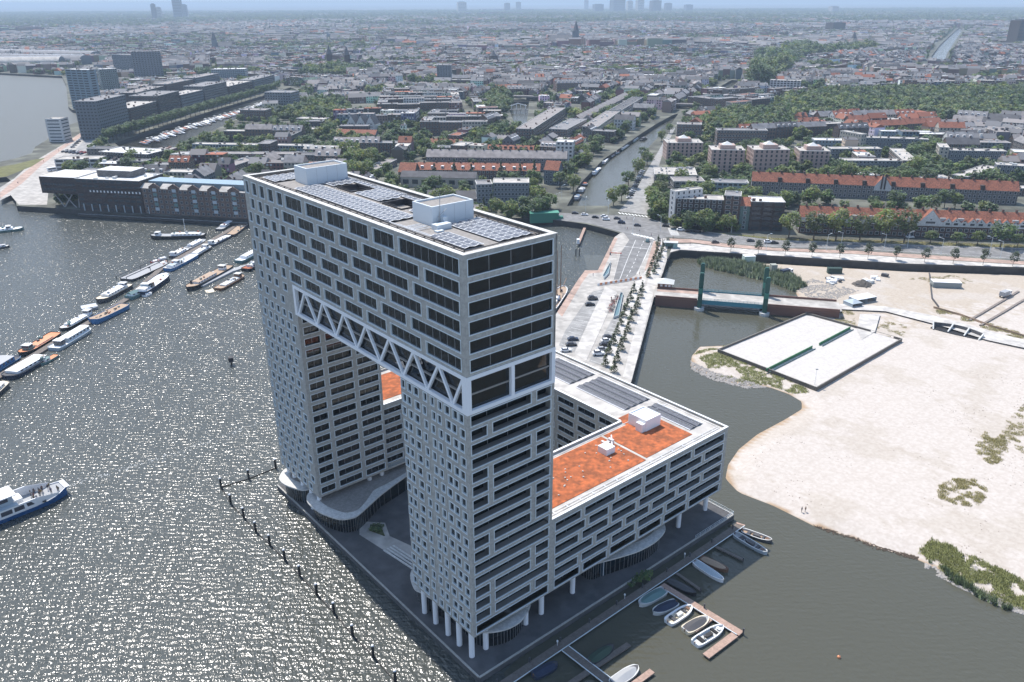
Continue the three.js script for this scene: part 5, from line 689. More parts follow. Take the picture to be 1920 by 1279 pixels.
// red-white barrier, planters, racks, glass strips on the quay
{
  const bar = (name, label, cat, a, b, y, w, h, m, seg = 1, second) => { const t = thing(name, label, cat); for (let i = 0; i < seg; i++) { const p = lerp2(a, b, i / seg), q = lerp2(a, b, (i + (seg > 1 ? 0.97 : 1)) / seg); new MB().bar([p[0], y, p[1]], [q[0], y, q[1]], w, h).build('segment', second && i % 2 ? second : m, t); } return t; };
  bar('boom_barrier', 'red boom barrier across the side lane of the quay road', 'barrier', [53.4,-419.2], [59.6,-418.1], 4.6, 0.3, 0.45, pm('red'), 5, pm('orange')).add((() => { const p = [53.4,-418.8], m = new THREE.Mesh(new MB().box(p[0] - 0.3, p[0] + 0.3, LAND, 4.9, p[1] - 0.3, p[1] + 0.3).geo(), pm('navy')); m.name = 'barrier_post'; return m; })());
  bar('construction_fence', 'row of red and white barriers across the quay road', 'barrier', [41.3,-367.5], [64.3,-377.8], 4.2, 0.15, 1.1, pm('white'), 18, pm('orange'));
  const gp = (label, pts) => { const t = thing('garage_entrance', label, 'entrance'); new MB().prism(pts, LAND, LAND + 0.25).build('glass_floor', P3(0.12, 0.2, 0.22, 0.15), t); pts.forEach((p, i) => { const q = pts[(i + 1) % pts.length]; new MB().bar([p[0], LAND + 0.55, p[1]], [q[0], LAND + 0.55, q[1]], 0.14, 1.1).build('balustrade', P3(0.5, 0.53, 0.53, 0.4), t); }); };
  gp('narrow glass-sided stair pit beside the quay road', [[48.9,-393.5],[52,-404.4],[48.7,-384.7],[45.7,-377.2],[45.3,-380.5]]); gp('long blue glass-sided stair pit beside the tree strip', [[50.9,-355.1],[52,-354.4],[46.4,-325.5],[43.9,-323.6],[45.6,-332]]);
  const t = thing('bicycle_racks', 'two rows of bicycle racks full of parked bicycles on the quay', 'bicycle rack'); reseed(8); for (let i = 0; i < 60; i++) { const p = lerp2([49.2,-352.2], [43,-330.1], i / 60), x = p[0] + rr(-1.4, 1.4), z = p[1], c = pick(['dark', 'black', 'grey', 'red', 'navy']), m = new MB(); for (const s of [-0.5, 0.5]) for (let k = 0; k < 8; k++) { const a = k / 8 * 6.28, b = (k + 1) / 8 * 6.28; m.bar([x + s + 0.33 * Math.cos(a), LAND + 0.37 + 0.33 * Math.sin(a), z], [x + s + 0.33 * Math.cos(b), LAND + 0.37 + 0.33 * Math.sin(b), z], 0.06); } m.bar([x - 0.5, LAND + 0.4, z], [x, LAND + 0.85, z], 0.06).bar([x, LAND + 0.85, z], [x + 0.5, LAND + 0.4, z], 0.06).bar([x + 0.4, LAND + 0.9, z], [x + 0.45, LAND + 1.05, z], 0.3, 0.05); m.build('bicycle', pm(c), t); }
  // swing fender in the basin and its piles
  const f = thing('guide_fender', 'narrow wooden guide fender with white post in the basin below the road bridge', 'fender'); { const a = [45.1,-482.7], b = [38.4,-447.6], c = [36.6,-428.7]; for (let i = 0; i < 8; i++) { const p = lerp2(a, b, i / 8), q = lerp2(a, b, (i + 0.97) / 8); new MB().bar([p[0], 1.4, p[1]], [q[0], 1.4, q[1]], 1.6, 0.6).build('deck_section', M.palewood, f); new MB().cyl(p[0], p[1], -1, 1.4, 0.3, 0.3, 8).build('pile', pm('dark'), f); } new MB().box(b[0] - 0.8, b[0] + 0.8, 1.4, 4, b[1] - 2.5, b[1]).build('light_box', pm('white'), f); for (const dx of [-1, 1]) new MB().cyl(c[0] + dx, c[1], -1, 4, 0.35, 0.35, 8).build('pile', pm('dark'), f); }
  const gp2 = [20.6,-498.5], g = thing('pump_house', 'green steel lock machine house beside the road bridge', 'machine house', null, [gp2[0], LAND - 2, gp2[1]], 0.1); new MB().box(-9, 9, 0, 6, -2.5, 3).build('wall', P3(0.03, 0.16, 0.11, 0.6), g); new MB().box(-9.3, 9.3, 6, 6.4, -3, 3.4).build('roof', P3(0.06, 0.26, 0.18, 0.6), g); new MB().box(9, 12, 0, 3.5, -1, 2).build('stair_tower', P3(0.04, 0.2, 0.14, 0.6), g);
  const sh = [88.6,-432.7], s = thing('bus_shelter', 'grey glass shelter with pergola at the head of the tree strip', 'shelter', null, [sh[0], LAND, sh[1]], -0.2); new MB().box(-4, 4, 3, 3.25, -2, 2).build('roof', pm('pale'), s); new MB().box(-3.8, 3.8, 0, 3, -1.9, -1.8).box(1.5, 3.8, 0, 3, -1.8, 1.8).build('glass_wall', P3(0.2, 0.33, 0.33, 0.2), s); for (let i = 0; i < 5; i++) new MB().cyl(-7 + i * 1.2, -1, 0, 4.6, 0.12, 0.12, 6).build('post', pm('dark'), s);
}

// ---------- town: buildings ----------
const foot = [];                               // oriented footprints already taken: [x, z, ux, uz, half length, half depth]
const W0 = { brick: mat(0.135, 0.085, 0.068, 0.9, { map: T.brick }), brown: mat(0.19, 0.135, 0.11, 0.9, { map: T.brick }), darkbrick: mat(0.075, 0.055, 0.05, 0.9, { map: T.brick }), greybrick: mat(0.20, 0.19, 0.185, 0.9, { map: T.brick }), pink: mat(0.46, 0.34, 0.30, 0.9, { map: T.fine }), white: mat(0.62, 0.62, 0.61, 0.8, { map: T.fine }), cream: mat(0.46, 0.42, 0.36, 0.9, { map: T.fine }), slate: mat(0.12, 0.145, 0.17, 0.7, { map: T.fine }), blueg: mat(0.20, 0.28, 0.33, 0.5, { map: T.fine }), green: mat(0.10, 0.16, 0.15, 0.6, { map: T.fine }) };
const R0 = { tile: mat(0.36, 0.13, 0.075, 0.85, { map: T.brick }), grey: mat(0.25, 0.245, 0.25, 0.9, { map: T.mid }), pale: mat(0.50, 0.47, 0.43, 0.9, { map: T.mid }), dark: mat(0.11, 0.108, 0.115, 0.85, { map: T.mid }), white: mat(0.70, 0.70, 0.69, 0.7, { map: T.mid }), mauve: mat(0.30, 0.275, 0.265, 0.9, { map: T.mid }), blue: mat(0.24, 0.36, 0.46, 0.5, { map: T.fine }), green: mat(0.12, 0.16, 0.06, 0.95, { map: T.mid }) };
const wallWords = { brick: 'red-brown brick', brown: 'brown brick', darkbrick: 'dark brick', greybrick: 'grey brick', pink: 'pink-beige', white: 'white', cream: 'cream', slate: 'slate-coloured', blueg: 'blue-grey', green: 'green-grey' }, roofWords = { tile: 'orange tiled', grey: 'grey', pale: 'pale', dark: 'dark', white: 'white', mauve: 'mauve-grey', blue: 'blue', green: 'planted green' };
const ones = ['', 'first', 'second', 'third', 'fourth', 'fifth', 'sixth', 'seventh', 'eighth', 'ninth', 'tenth', 'eleventh', 'twelfth', 'thirteenth', 'fourteenth', 'fifteenth', 'sixteenth', 'seventeenth', 'eighteenth', 'nineteenth'], tens = ['', '', 'twent', 'thirt', 'fort'];
const ordw = (n) => n < 20 ? ones[n] : n % 10 ? tens[Math.floor(n / 10)] + 'y-' + ones[n % 10] : tens[n / 10] + 'ieth';
const glassy = P3(0.035, 0.045, 0.055, 0.12);
// o: storeys, roof 'flat'|'gable', win [width, gap], frame material, dormers, chimneys, tag
function block(name, label, p, q, h, depth, wall, roof, o = {}) {
  const dx = q[0] - p[0], dz = q[1] - p[1], L = Math.hypot(dx, dz); let ux = dx / L, uz = dz / L; const base = o.base ?? LAND - 0.05;
  const mx = (p[0] + q[0]) / 2, mz = (p[1] + q[1]) / 2; if ((-uz) * (0 - mx) + ux * (0 - mz) < 0) { ux = -ux; uz = -uz; }   // +z local faces the camera
  const t = thing(name, label, 'building', o.group, [mx, base, mz], Math.atan2(-uz, ux)), a = L / 2;
  foot.push([mx + uz * depth / 2, mz - ux * depth / 2, ux, uz, a, depth / 2]);
  new MB().box(-a, a, 0, h, -depth, 0, 'tb').build('wall', W0[wall] || wall, t);
  const rm = R0[roof] || roof;
  if (o.roof === 'gable') {
    const rh = o.rh ?? Math.min(5, depth * 0.42), e = 0.35, m = new MB(); m.quad([-a - e, h - 0.1, e], [a + e, h - 0.1, e], [a + e, h + rh, -depth / 2], [-a - e, h + rh, -depth / 2]).quad([a + e, h - 0.1, -depth - e], [-a - e, h - 0.1, -depth - e], [-a - e, h + rh, -depth / 2], [a + e, h + rh, -depth / 2]); m.build('roof', rm, t);
    new MB().tri([-a, h, -depth], [-a, h, 0], [-a, h + rh - 0.1, -depth / 2]).tri([a, h, 0], [a, h, -depth], [a, h + rh - 0.1, -depth / 2]).build('gable_wall', W0[wall] || wall, t);
    if (o.chim) for (let i = 0; i < o.chim; i++) { const x = -a + L * (i + 0.5) / o.chim; new MB().box(x - 0.5, x + 0.5, h + rh - 1.6, h + rh + 1.3, -depth / 2 - 0.9, -depth / 2 + 0.4).build('chimney', W0.brick, t); }
    if (o.dorm) for (let i = 0; i < o.dorm; i++) { const x = -a + L * (i + 0.5) / o.dorm, y = h + rh * 0.22, d = new MB().box(x - 1.1, x + 1.1, y, y + 1.6, -depth * 0.32, -depth * 0.1); const k = d.build('dormer', o.dw || pm('white'), t); new MB().box(x - 0.75, x + 0.75, y + 0.35, y + 1.35, -depth * 0.1, -depth * 0.1 + 0.04).build('pane', glassy, k); }
  } else {
    const m = new MB().box(-a + 0.25, a - 0.25, h - 0.4, h - 0.2, -depth + 0.25, -0.25, 'b'); m.build('roof', rm, t);
    const r = new MB(); r.box(-a - 0.05, a + 0.05, h - 0.1, h + 0.25, -0.3, 0.05).box(-a - 0.05, a + 0.05, h - 0.1, h + 0.25, -depth - 0.05, -depth + 0.3).box(-a - 0.05, -a + 0.3, h - 0.1, h + 0.25, -depth + 0.3, -0.3).box(a - 0.3, a + 0.05, h - 0.1, h + 0.25, -depth + 0.3, -0.3); r.build('parapet', o.cap || M.parapet, t);
    const n = o.units ?? Math.round(L * depth / 160); if (n) { const u = new MB(); for (let i = 0; i < n; i++) { const x = rr(-a + 1.5, a - 1.5), z = rr(-depth + 1.5, -1.5), s = rr(0.4, 1.1); u.box(x - s, x + s, h - 0.2, h + rr(0.5, 1.5), z - s * 0.8, z + s * 0.8, 'b'); } tag(u.build('rooftop_units', pick([W0.brick, pm('pale'), pm('grey'), pm('dark')]), t), null, null, null, 'stuff'); }
  }
  const st = o.storeys ?? Math.max(1, Math.round(h / 3.1)), [ww, wg] = o.win || [1.4, 1.5];
  if (o.windows !== false) {
    const f = new MB(), g = new MB(), fh = h / st, y0 = o.sill ?? 0.9, wh = o.wh ?? Math.min(1.7, fh * 0.58);
    const face = (len, put) => { const n = Math.max(1, Math.floor(len / (ww + wg))), s = len / n; for (let r = 0; r < st; r++) for (let i = 0; i < n; i++) { if (o.skip && rnd() < o.skip) continue; const u = -len / 2 + s * (i + 0.5), y = r * fh + y0 * fh / 3; put(u - ww / 2, u + ww / 2, y, y + wh); } };
    face(L - 0.8, (a0, a1, b0, b1) => { f.box(a0 - 0.1, a1 + 0.1, b0 - 0.1, b1 + 0.1, 0, 0.06, 'k'); g.quad([a0, b0, 0.065], [a1, b0, 0.065], [a1, b1, 0.065], [a0, b1, 0.065]); });
    const side = (mx < 0 ? 1 : -1) * 1, sx = ((uz * 0 + ux * (0 - mx) + uz * (0 - mz)) > 0 ? 1 : -1);
    face(depth - 0.8, (a0, a1, b0, b1) => { const X = sx * a, z0 = -depth / 2 + a0, z1 = -depth / 2 + a1; f.box(X - (sx > 0 ? 0 : 0.06), X + (sx > 0 ? 0.06 : 0), b0 - 0.1, b1 + 0.1, z0 - 0.1, z1 + 0.1, sx > 0 ? 'l' : 'r'); const e = X + sx * 0.065; sx > 0 ? g.quad([e, b0, z1], [e, b0, z0], [e, b1, z0], [e, b1, z1]) : g.quad([e, b0, z0], [e, b0, z1], [e, b1, z1], [e, b1, z0]); }); void side;
    tag(f.build('window_frames', o.frame || pm('white', 0.6), t), null, null, null, 'stuff'); tag(g.build('window_panes', glassy, t), null, null, null, 'stuff');
  }
  return t;
}
reseed(404);
const hb = block;
// right bank
hb('brick_block', 'dark brick block with rows of white windows and tan roof at the junction corner', [99.3,-478.8], [126.7,-473.3], 17.1, 13, 'darkbrick', 'cream', { win: [1.7, 1.6] }).children.find((c) => c.name === 'roof').material = R0.pale;
hb('brick_block', 'narrow brick house with white bay windows right of the junction block', [126.7,-472.7], [135.8,-470], 20.2, 13, 'brick', 'grey', { win: [2.6, 1.0] });
hb('gable_house', 'narrow green-grey house with orange gable between the dark blocks', [136.1,-470], [141.6,-468.7], 14.6, 13, 'green', 'tile', { roof: 'gable', rh: 4 });
hb('dark_block', 'black-fronted block with large window openings beside the street trees', [141.7,-468.1], [161,-465.4], 17.4, 15, 'darkbrick', 'white', { win: [4.5, 1.6], frame: pm('dark') });
hb('white_corner_house', 'pale curved-corner house left of the brick junction block', [96.4,-483.9], [98.7,-478.8], 21.2, 20, 'white', 'pale', { win: [1.2, 2] });
hb('office', 'low grey office with planted roof terrace beside the canal street', [106.9,-599.9], [137.9,-595.5], 7.6, 30, 'greybrick', 'pale', { units: 26, win: [2.5, 0.8] });
hb('office', 'long grey office wing in front of the planted roof terrace', [114.5,-563.7], [136.3,-563.2], 9.8, 16, 'greybrick', 'mauve', { win: [3, 1] });
hb('office', 'blue-grey office with glazed upper floor left of the orange roofs', [141.2,-563.1], [166.2,-559.3], 9.1, 12, 'blueg', 'grey', { win: [2.6, 0.6] });
[[1249, 1316, 300, 268, 'first'], [1331, 1393, 323, 281, 'second'], [1409, 1476, 328, 282, 'third'], [1496, 1552, 318, 283, 'fourth']].forEach(([u0, u1, vb, vt, n], i) => {
  const P = [[[134.1,-700.7], [164.8,-700], 14.5], [[159.4,-645.8], [185.2,-643], 17.7], [[189.6,-634.3], [217.6,-633.7], 19.5], [[233.1,-655.2], [256.4,-652.5], 15.0]][i];
  const t = hb('apartment_block', n + ' pink-beige apartment block from the canal, with pyramid roof lantern', P[0], P[1], P[2], 22, 'pink', 'pale', { win: [1.3, 2.4], frame: pm('dark'), group: 'pink apartment blocks' }), h = P[2];
  new MB().box(-6, 6, h - 0.2, h + 3, -16, -5).build('penthouse', W0.pink, t); const r = new MB(); for (const [a, b] of [[[-4, -6.5], [4, -6.5]], [[4, -6.5], [4, -14.5]], [[4, -14.5], [-4, -14.5]], [[-4, -14.5], [-4, -6.5]]]) r.tri([a[0], h + 3, a[1]], [b[0], h + 3, b[1]], [0, h + 5.4, -10.5]); r.build('lantern_roof', pm('pale'), t);
});
hb('flats', 'wide brown flats behind the second pink block', [195.7,-777.8], [242.2,-773.5], 13.9, 14, 'brown', 'grey', { win: [1.6, 1.0] });
hb('flats', 'brown brick flats beside the canal trees', [166.4,-824.4], [190.2,-820.3], 13.1, 16, 'brown', 'mauve', {});
hb('court_block', 'slate court block with pale roof behind the fourth pink block', [258.9,-630.7], [303.2,-627.6], 11.6, 11, 'slate', 'pale', { win: [1.8, 1.0] });
hb('court_block', 'rear range of the slate court block', [272.7,-692.3], [315.2,-691.3], 10.3, 11, 'slate', 'pale', { win: [1.8, 1.0] });
hb('court_block', 'right wing of the slate court block', [309.2,-638.1], [323.7,-696.1], 10.1, 11, 'brown', 'pale', { win: [1.8, 1.0] });
hb('flat_roof_block', 'white-roofed long block just behind the back orange row', [244.2,-578.6], [286.3,-575.9], 5.0, 14, 'cream', 'pale', { units: 14 });
hb('flat_roof_block', 'narrow pale-roofed block behind the white-roofed one', [252.5,-608.5], [278.2,-606], 4.9, 9, 'cream', 'white', { units: 8 });
hb('flat_roof_block', 'angled pale-roofed block right of the tall dark trees', [304.3,-584.6], [325.2,-584.2], 5.1, 22, 'cream', 'pale', { units: 14 });
hb('flat_roof_block', 'long pale-roofed block along the back orange row', [306.2,-563.3], [363.8,-555.4], 5.3, 10, 'brown', 'pale', { units: 16 });
hb('flat_roof_block', 'angled range with pale roof and slate front', [339.7,-596.9], [384,-636.5], 5.2, 11, 'slate', 'pale', { units: 8 });
hb('flat_roof_block', 'slate flats with pale roof behind the angled range', [367.6,-610], [396.2,-599.6], 11.7, 11, 'slate', 'pale', { units: 8 });
hb('flat_roof_block', 'cream and slate flats with pale roof in the middle of the right bank', [362.3,-670.8], [406.1,-665], 12.2, 12, 'slate', 'pale', { units: 14 });
hb('flat_roof_block', 'cream end building of the slate flats', [354.7,-673.3], [361.5,-670.8], 14.5, 22, 'cream', 'pale', {});
hb('flat_roof_block', 'pale end building at the right edge above the orange rows', [422.5,-681.3], [445.6,-673.6], 8.9, 16, 'cream', 'white', {});
hb('flat_roof_block', 'long slate flats with pale roof below the park', [325.5,-750.4], [377.4,-737.6], 10.6, 11, 'slate', 'pale', { units: 12 });
hb('flat_roof_block', 'cream end building of the flats below the park', [319.9,-747.6], [326,-750.3], 13.9, 26, 'cream', 'pale', {});
hb('flat_roof_block', 'blue-grey staircase flats behind the court blocks', [363.6,-805.3], [409.7,-797.5], 8.2, 10, 'blueg', 'white', {});
hb('flat_roof_block', 'teal glass low school with white roof', [276.2,-743], [303.6,-739.4], 9.6, 14, 'blueg', 'white', {});
hb('apartment_block', 'white and pink slab block above the park trees', [376.1,-1218.8], [415.2,-1202.8], 20.8, 16, 'white', 'pale', { win: [3, 1.4], frame: pm('pink' in C ? 'pink' : 'rust') });
for (const [p, q, l, wl] of [[[252,-551], [260.7,-598.6], 'white ramped building with parking roof behind the orange row, left', 0], [[276.9,-547.2], [287.4,-588.6], 'white ramped building with parking roof behind the orange row, right', 0]]) void [p, q, l, wl];
// the two long rows with orange roofs
{
  const t = hb('terrace', 'front terrace with orange roof, white gables and brick base along the dike', [169.6,-461.6], [297,-441.3], 9.6, 11, 'brick', 'tile', { roof: 'gable', rh: 5.6, chim: 18, win: [1.9, 1.3], storeys: 3 }), L = Math.hypot([297,-441.3][0] - [169.6,-461.6][0], [297,-441.3][1] - [169.6,-461.6][1]), a = L / 2;
  new MB().box(-a, a, 7.0, 9.7, 0.02, 0.3).build('white_fascia', W0.white, t);
  const gab = (x, w, h0, h1) => { const g = new MB(); g.tri([x - w, h0, 0.45], [x + w, h0, 0.45], [x, h1, 0.45]).quad([x - w, h0 - 2.4, 0.45], [x + w, h0 - 2.4, 0.45], [x + w, h0, 0.45], [x - w, h0, 0.45]); const k = g.build('gable', W0.white, t); new MB().quad([x - w - 0.2, h0 - 0.1, 0.6], [x, h1 + 0.15, 0.6], [x, h1 + 0.15, -4.2], [x - w - 0.2, h0 - 0.1, -1]).quad([x, h1 + 0.15, 0.6], [x + w + 0.2, h0 - 0.1, 0.6], [x + w + 0.2, h0 - 0.1, -1], [x, h1 + 0.15, -4.2]).build('gable_roof', R0.tile, k); new MB().box(x - w * 0.45, x + w * 0.45, h0 - 1.5, h0 - 0.3, 0.46, 0.5).box(x - 0.35, x + 0.35, h0 + 0.5, h0 + 1.2, 0.46, 0.5).build('pane', glassy, k); };
  for (let i = 0; i < 27; i++) { const x = -a + 6 + i * (L - 10) / 27; if (Math.abs(x - (-a + L * 0.555)) > 7) gab(x, i % 3 === 1 ? 1.5 : 2.5, 9.5, i % 3 === 1 ? 11 : 12); }
  gab(-a + L * 0.555, 5.6, 10, 16.4);
  for (let i = 0; i < 13; i++) { const x = -a + 11 + i * L / 13.4; new MB().box(x - 1.6, x + 1.6, 9.8, 11.6, -2.2, -0.3).build('dormer', pm('grey'), t); }
  const b = hb('terrace', 'back terrace with orange roof and many chimneys behind the front orange row', [170.6,-567.2], [337.6,-529.7], 9.2, 11, 'greybrick', 'tile', { roof: 'gable', rh: 5.6, chim: 22, win: [1.4, 1.6], storeys: 3 }), L2 = Math.hypot([337.6,-529.7][0] - [170.6,-567.2][0], [337.6,-529.7][1] - [170.6,-567.2][1]), a2 = L2 / 2;
  for (let i = 1; i < 9; i++) { const x = -a2 + i * L2 / 9.2; new MB().box(x - 1.3, x + 1.3, 9, 12.2, -2.4, 0.3).build('dormer', W0.darkbrick, b); }
  { const x = -a2 + L2 * 0.505, g = new MB(); g.tri([x - 5.5, 9, 0.4], [x + 5.5, 9, 0.4], [x, 16, 0.4]).quad([x - 5.5, 6, 0.4], [x + 5.5, 6, 0.4], [x + 5.5, 9, 0.4], [x - 5.5, 9, 0.4]); const k = g.build('gable', W0.white, b); new MB().quad([x - 5.8, 8.8, 0.6], [x, 16.2, 0.6], [x, 16.2, -5.5], [x - 5.8, 8.8, -0.6]).quad([x, 16.2, 0.6], [x + 5.8, 8.8, 0.6], [x + 5.8, 8.8, -0.6], [x, 16.2, -5.5]).build('gable_roof', R0.tile, k); new MB().box(x - 1.5, x - 0.6, 7, 17.5, 0.4, 1.0).box(x + 0.6, x + 1.5, 7, 17.5, 0.4, 1.0).build('chimney', W0.darkbrick, b); }
}
// centre, between the tower and the canal
hb('brick_house', 'tall dark brick corner house with many small panes behind the tower roof', [-12.2,-533.7], [11.9,-533.3], 15.5, 16, 'slate', 'pale', { win: [1.5, 0.7] });
hb('brick_house', 'slate-coloured house with balconies left of the corner house', [-22.9,-530.9], [-12.5,-532.2], 15.1, 14, 'slate', 'grey', { win: [1.6, 0.6] });
hb('garage_hall', 'low cream garage hall with dark doors and long dark roof', [-82.2,-596.2], [-26.3,-589.5], 7.5, 12, 'cream', 'dark', { roof: 'gable', rh: 3.4, storeys: 1, win: [4.5, 2], wh: 3.4, frame: pm('cream') });
hb('shed', 'dark-roofed shed with white skylights behind the tower roof', [-57.5,-537.7], [-19.4,-533.9], 4.7, 14, 'darkbrick', 'dark', { roof: 'gable', rh: 4, storeys: 1 });
hb('shed', 'low brown flat shed nearest the tower roof', [-48,-510.8], [-18.6,-510.3], 3.9, 10, 'brown', 'mauve', { storeys: 1, units: 5 });
{ const t = hb('row_houses', 'long row of houses with orange lower and grey upper roof behind the firs', [-73.9,-629.6], [22,-621.4], 6.4, 15, 'brick', 'tile', { roof: 'gable', rh: 4.4, chim: 10, dorm: 12, storeys: 2 }); void t; }
hb('row_houses', 'long grey mansard-roofed row behind the orange-roofed one', [-69.5,-662.1], [44.5,-650.6], 10.5, 14, 'greybrick', 'mauve', { roof: 'gable', rh: 5, chim: 16 });
hb('gable_house', 'dark brick house with steep orange gable facing the canal trees', [24.6,-603.5], [34.9,-599.5], 10.8, 12, 'slate', 'tile', { roof: 'gable', rh: 6 });
hb('gable_house', 'dark gabled house with orange roof left of the row', [-85.8,-611.7], [-73.3,-609.5], 8.1, 14, 'darkbrick', 'tile', { roof: 'gable', rh: 6 });
hb('row_houses', 'row with small red gables behind the grey mansard row', [-21.2,-725.5], [19.6,-719.1], 6.1, 10, 'brick', 'tile', { roof: 'gable', rh: 3, dorm: 9, dw: W0.brick, chim: 6 });
hb('row_houses', 'grey flat-roofed range left of the red gables', [-69.5,-737.6], [-22.2,-728.2], 5.7, 12, 'greybrick', 'grey', {});
hb('row_houses', 'row of orange roofs in front of the round wood', [-77.4,-775.8], [-39.5,-768.7], 3.5, 10, 'brick', 'tile', { roof: 'gable', rh: 3.5, chim: 8 });
hb('row_houses', 'pink-roofed zigzag row beside the small canal', [-22.4,-789.9], [4.9,-786], 4.1, 14, 'brown', 'mauve', { roof: 'gable', rh: 4, chim: 9 });
hb('white_flats', 'white modern flats at the bend of the canal', [38.4,-697.9], [52.9,-695.1], 16.3, 14, 'white', 'white', { win: [2, 0.8] });
hb('row_houses', 'brick gables beside the white canal flats', [25.5,-724.3], [39,-718.6], 8.4, 12, 'brick', 'mauve', { roof: 'gable', rh: 4, dorm: 4 });
hb('canal_block', 'long brick warehouse-like block with white bands along the small canal', [21.2,-798.3], [63.6,-967.9], 12.7, 17, 'brick', 'mauve', { win: [1.8, 0.9], units: 14 });
hb('canal_block', 'brown block with long side towards the bridge, second from the small canal', [53.8,-794.2], [80.1,-870.4], 12.7, 18, 'brown', 'grey', { win: [1.7, 1.0] });
hb('canal_block', 'white-fronted office block on the canal bank', [87.1,-826.6], [125.4,-952.1], 10.5, 16, 'cream', 'mauve', { win: [2.2, 0.7], units: 10 });
hb('canal_block', 'slate block continuing the canal bank towards the far bridge', [127.2,-956.6], [173.6,-1095.3], 10.8, 14, 'slate', 'dark', { win: [2.2, 0.7] });
hb('canal_block', 'long brick range behind the white-fronted canal office', [77.1,-902], [162.8,-1145], 8.0, 13, 'brick', 'mauve', { win: [1.6, 1], roof: 'gable', rh: 4, chim: 12 });
// left of centre
{ const p = [-175.2,-877.9], q = [-143.6,-869.4], t = hb('gable_house', 'white triple-gabled house with zigzag roof', p, q, 7.5, 14, 'white', 'dark', { windows: false, units: 0 }), L = Math.hypot(q[0] - p[0], q[1] - p[1]), h = 7.5; for (let i = 0; i < 3; i++) { const x0 = -L / 2 + i * L / 3, x1 = x0 + L / 3, xm = (x0 + x1) / 2; const g = new MB().tri([x0, h, 0.1], [x1, h, 0.1], [xm, h + 9, 0.1]).build('gable', W0.white, t); new MB().quad([x0, h, 0.3], [xm, h + 9.2, 0.3], [xm, h + 9.2, -14], [x0, h, -14]).quad([xm, h + 9.2, 0.3], [x1, h, 0.3], [x1, h, -14], [xm, h + 9.2, -14]).build('gable_roof', R0.dark, g); for (let r = 0; r < 3; r++) for (let k = 0; k < 3; k++) new MB().box(xm - 2.4 + k * 1.9, xm - 1.5 + k * 1.9, 1.5 + r * 3, 3 + r * 3, 0.1, 0.14).build('pane', glassy, g); } }
hb('row_houses', 'orange-roofed range in front of the white zigzag house', [-175.6,-820.2], [-134.8,-812.4], 5.8, 12, 'slate', 'tile', { roof: 'gable', rh: 4 });
hb('row_houses', 'red-brick row with white dormers', [-186.2,-729.5], [-140.4,-720.4], 6.1, 9, 'brick', 'pale', { dorm: 6, roof: 'gable', rh: 3 });
hb('row_houses', 'brick range with white dormers right of the red row', [-169.1,-775.1], [-127.4,-768], 5.0, 11, 'brick', 'mauve', { roof: 'gable', rh: 4, dorm: 8 });
hb('long_flats', 'long blue-walled flats with pale roof left of the red row', [-295,-754.7], [-182.9,-740.5], 6.8, 10, 'blueg', 'pale', { win: [2.2, 0.6], units: 10 });
hb('long_flats', 'long brick flats with mauve roof in front of the blue-walled flats', [-288.2,-698.2], [-177.5,-693.1], 7.7, 11, 'brown', 'mauve', { win: [1.8, 1.1], units: 8 });
hb('long_flats', 'low white-banded range right of the brick flats', [-174.1,-688.1], [-141.7,-684.9], 4.5, 12, 'white', 'dark', { win: [3, 0.6] });
hb('angled_block', 'angled brick block with mauve roof pointing at the tower', [-229.2,-639.3], [-211.8,-701.4], 5.1, 13, 'brown', 'mauve', { units: 8 });
hb('angled_block', 'second angled block with mauve roof beside the tower roof', [-196.6,-679], [-184.9,-716.2], 4.9, 12, 'brown', 'mauve', { units: 6 });
hb('angled_block', 'small angled block with mauve roof among trees above the tower roof', [-107.1,-636.6], [-96.1,-681.4], 5.0, 11, 'brown', 'mauve', { units: 5 });
hb('brick_flats', 'wide brown flats right of the old harbour canal', [-259.4,-836.3], [-211.7,-828], 8.0, 12, 'brown', 'pale', { units: 10 });
hb('brick_flats', 'square brown flats behind the willow trees', [-239.7,-920], [-206.7,-910.7], 8.1, 14, 'brown', 'pale', {});
hb('brick_flats', 'small pale-roofed brown block left of the chimney stacks', [-215.2,-863.9], [-196.9,-859.7], 4.4, 12, 'darkbrick', 'pale', {});
hb('office', 'dark glass office with stepped top on the old harbour canal', [-313.3,-1061.5], [-278.2,-1054.8], 22.3, 26, 'slate', 'grey', { win: [3, 0.4] });
hb('office', 'low red-brick office left of the dark glass one', [-315.9,-966.2], [-285.7,-960.7], 12.1, 18, 'brick', 'mauve', {});
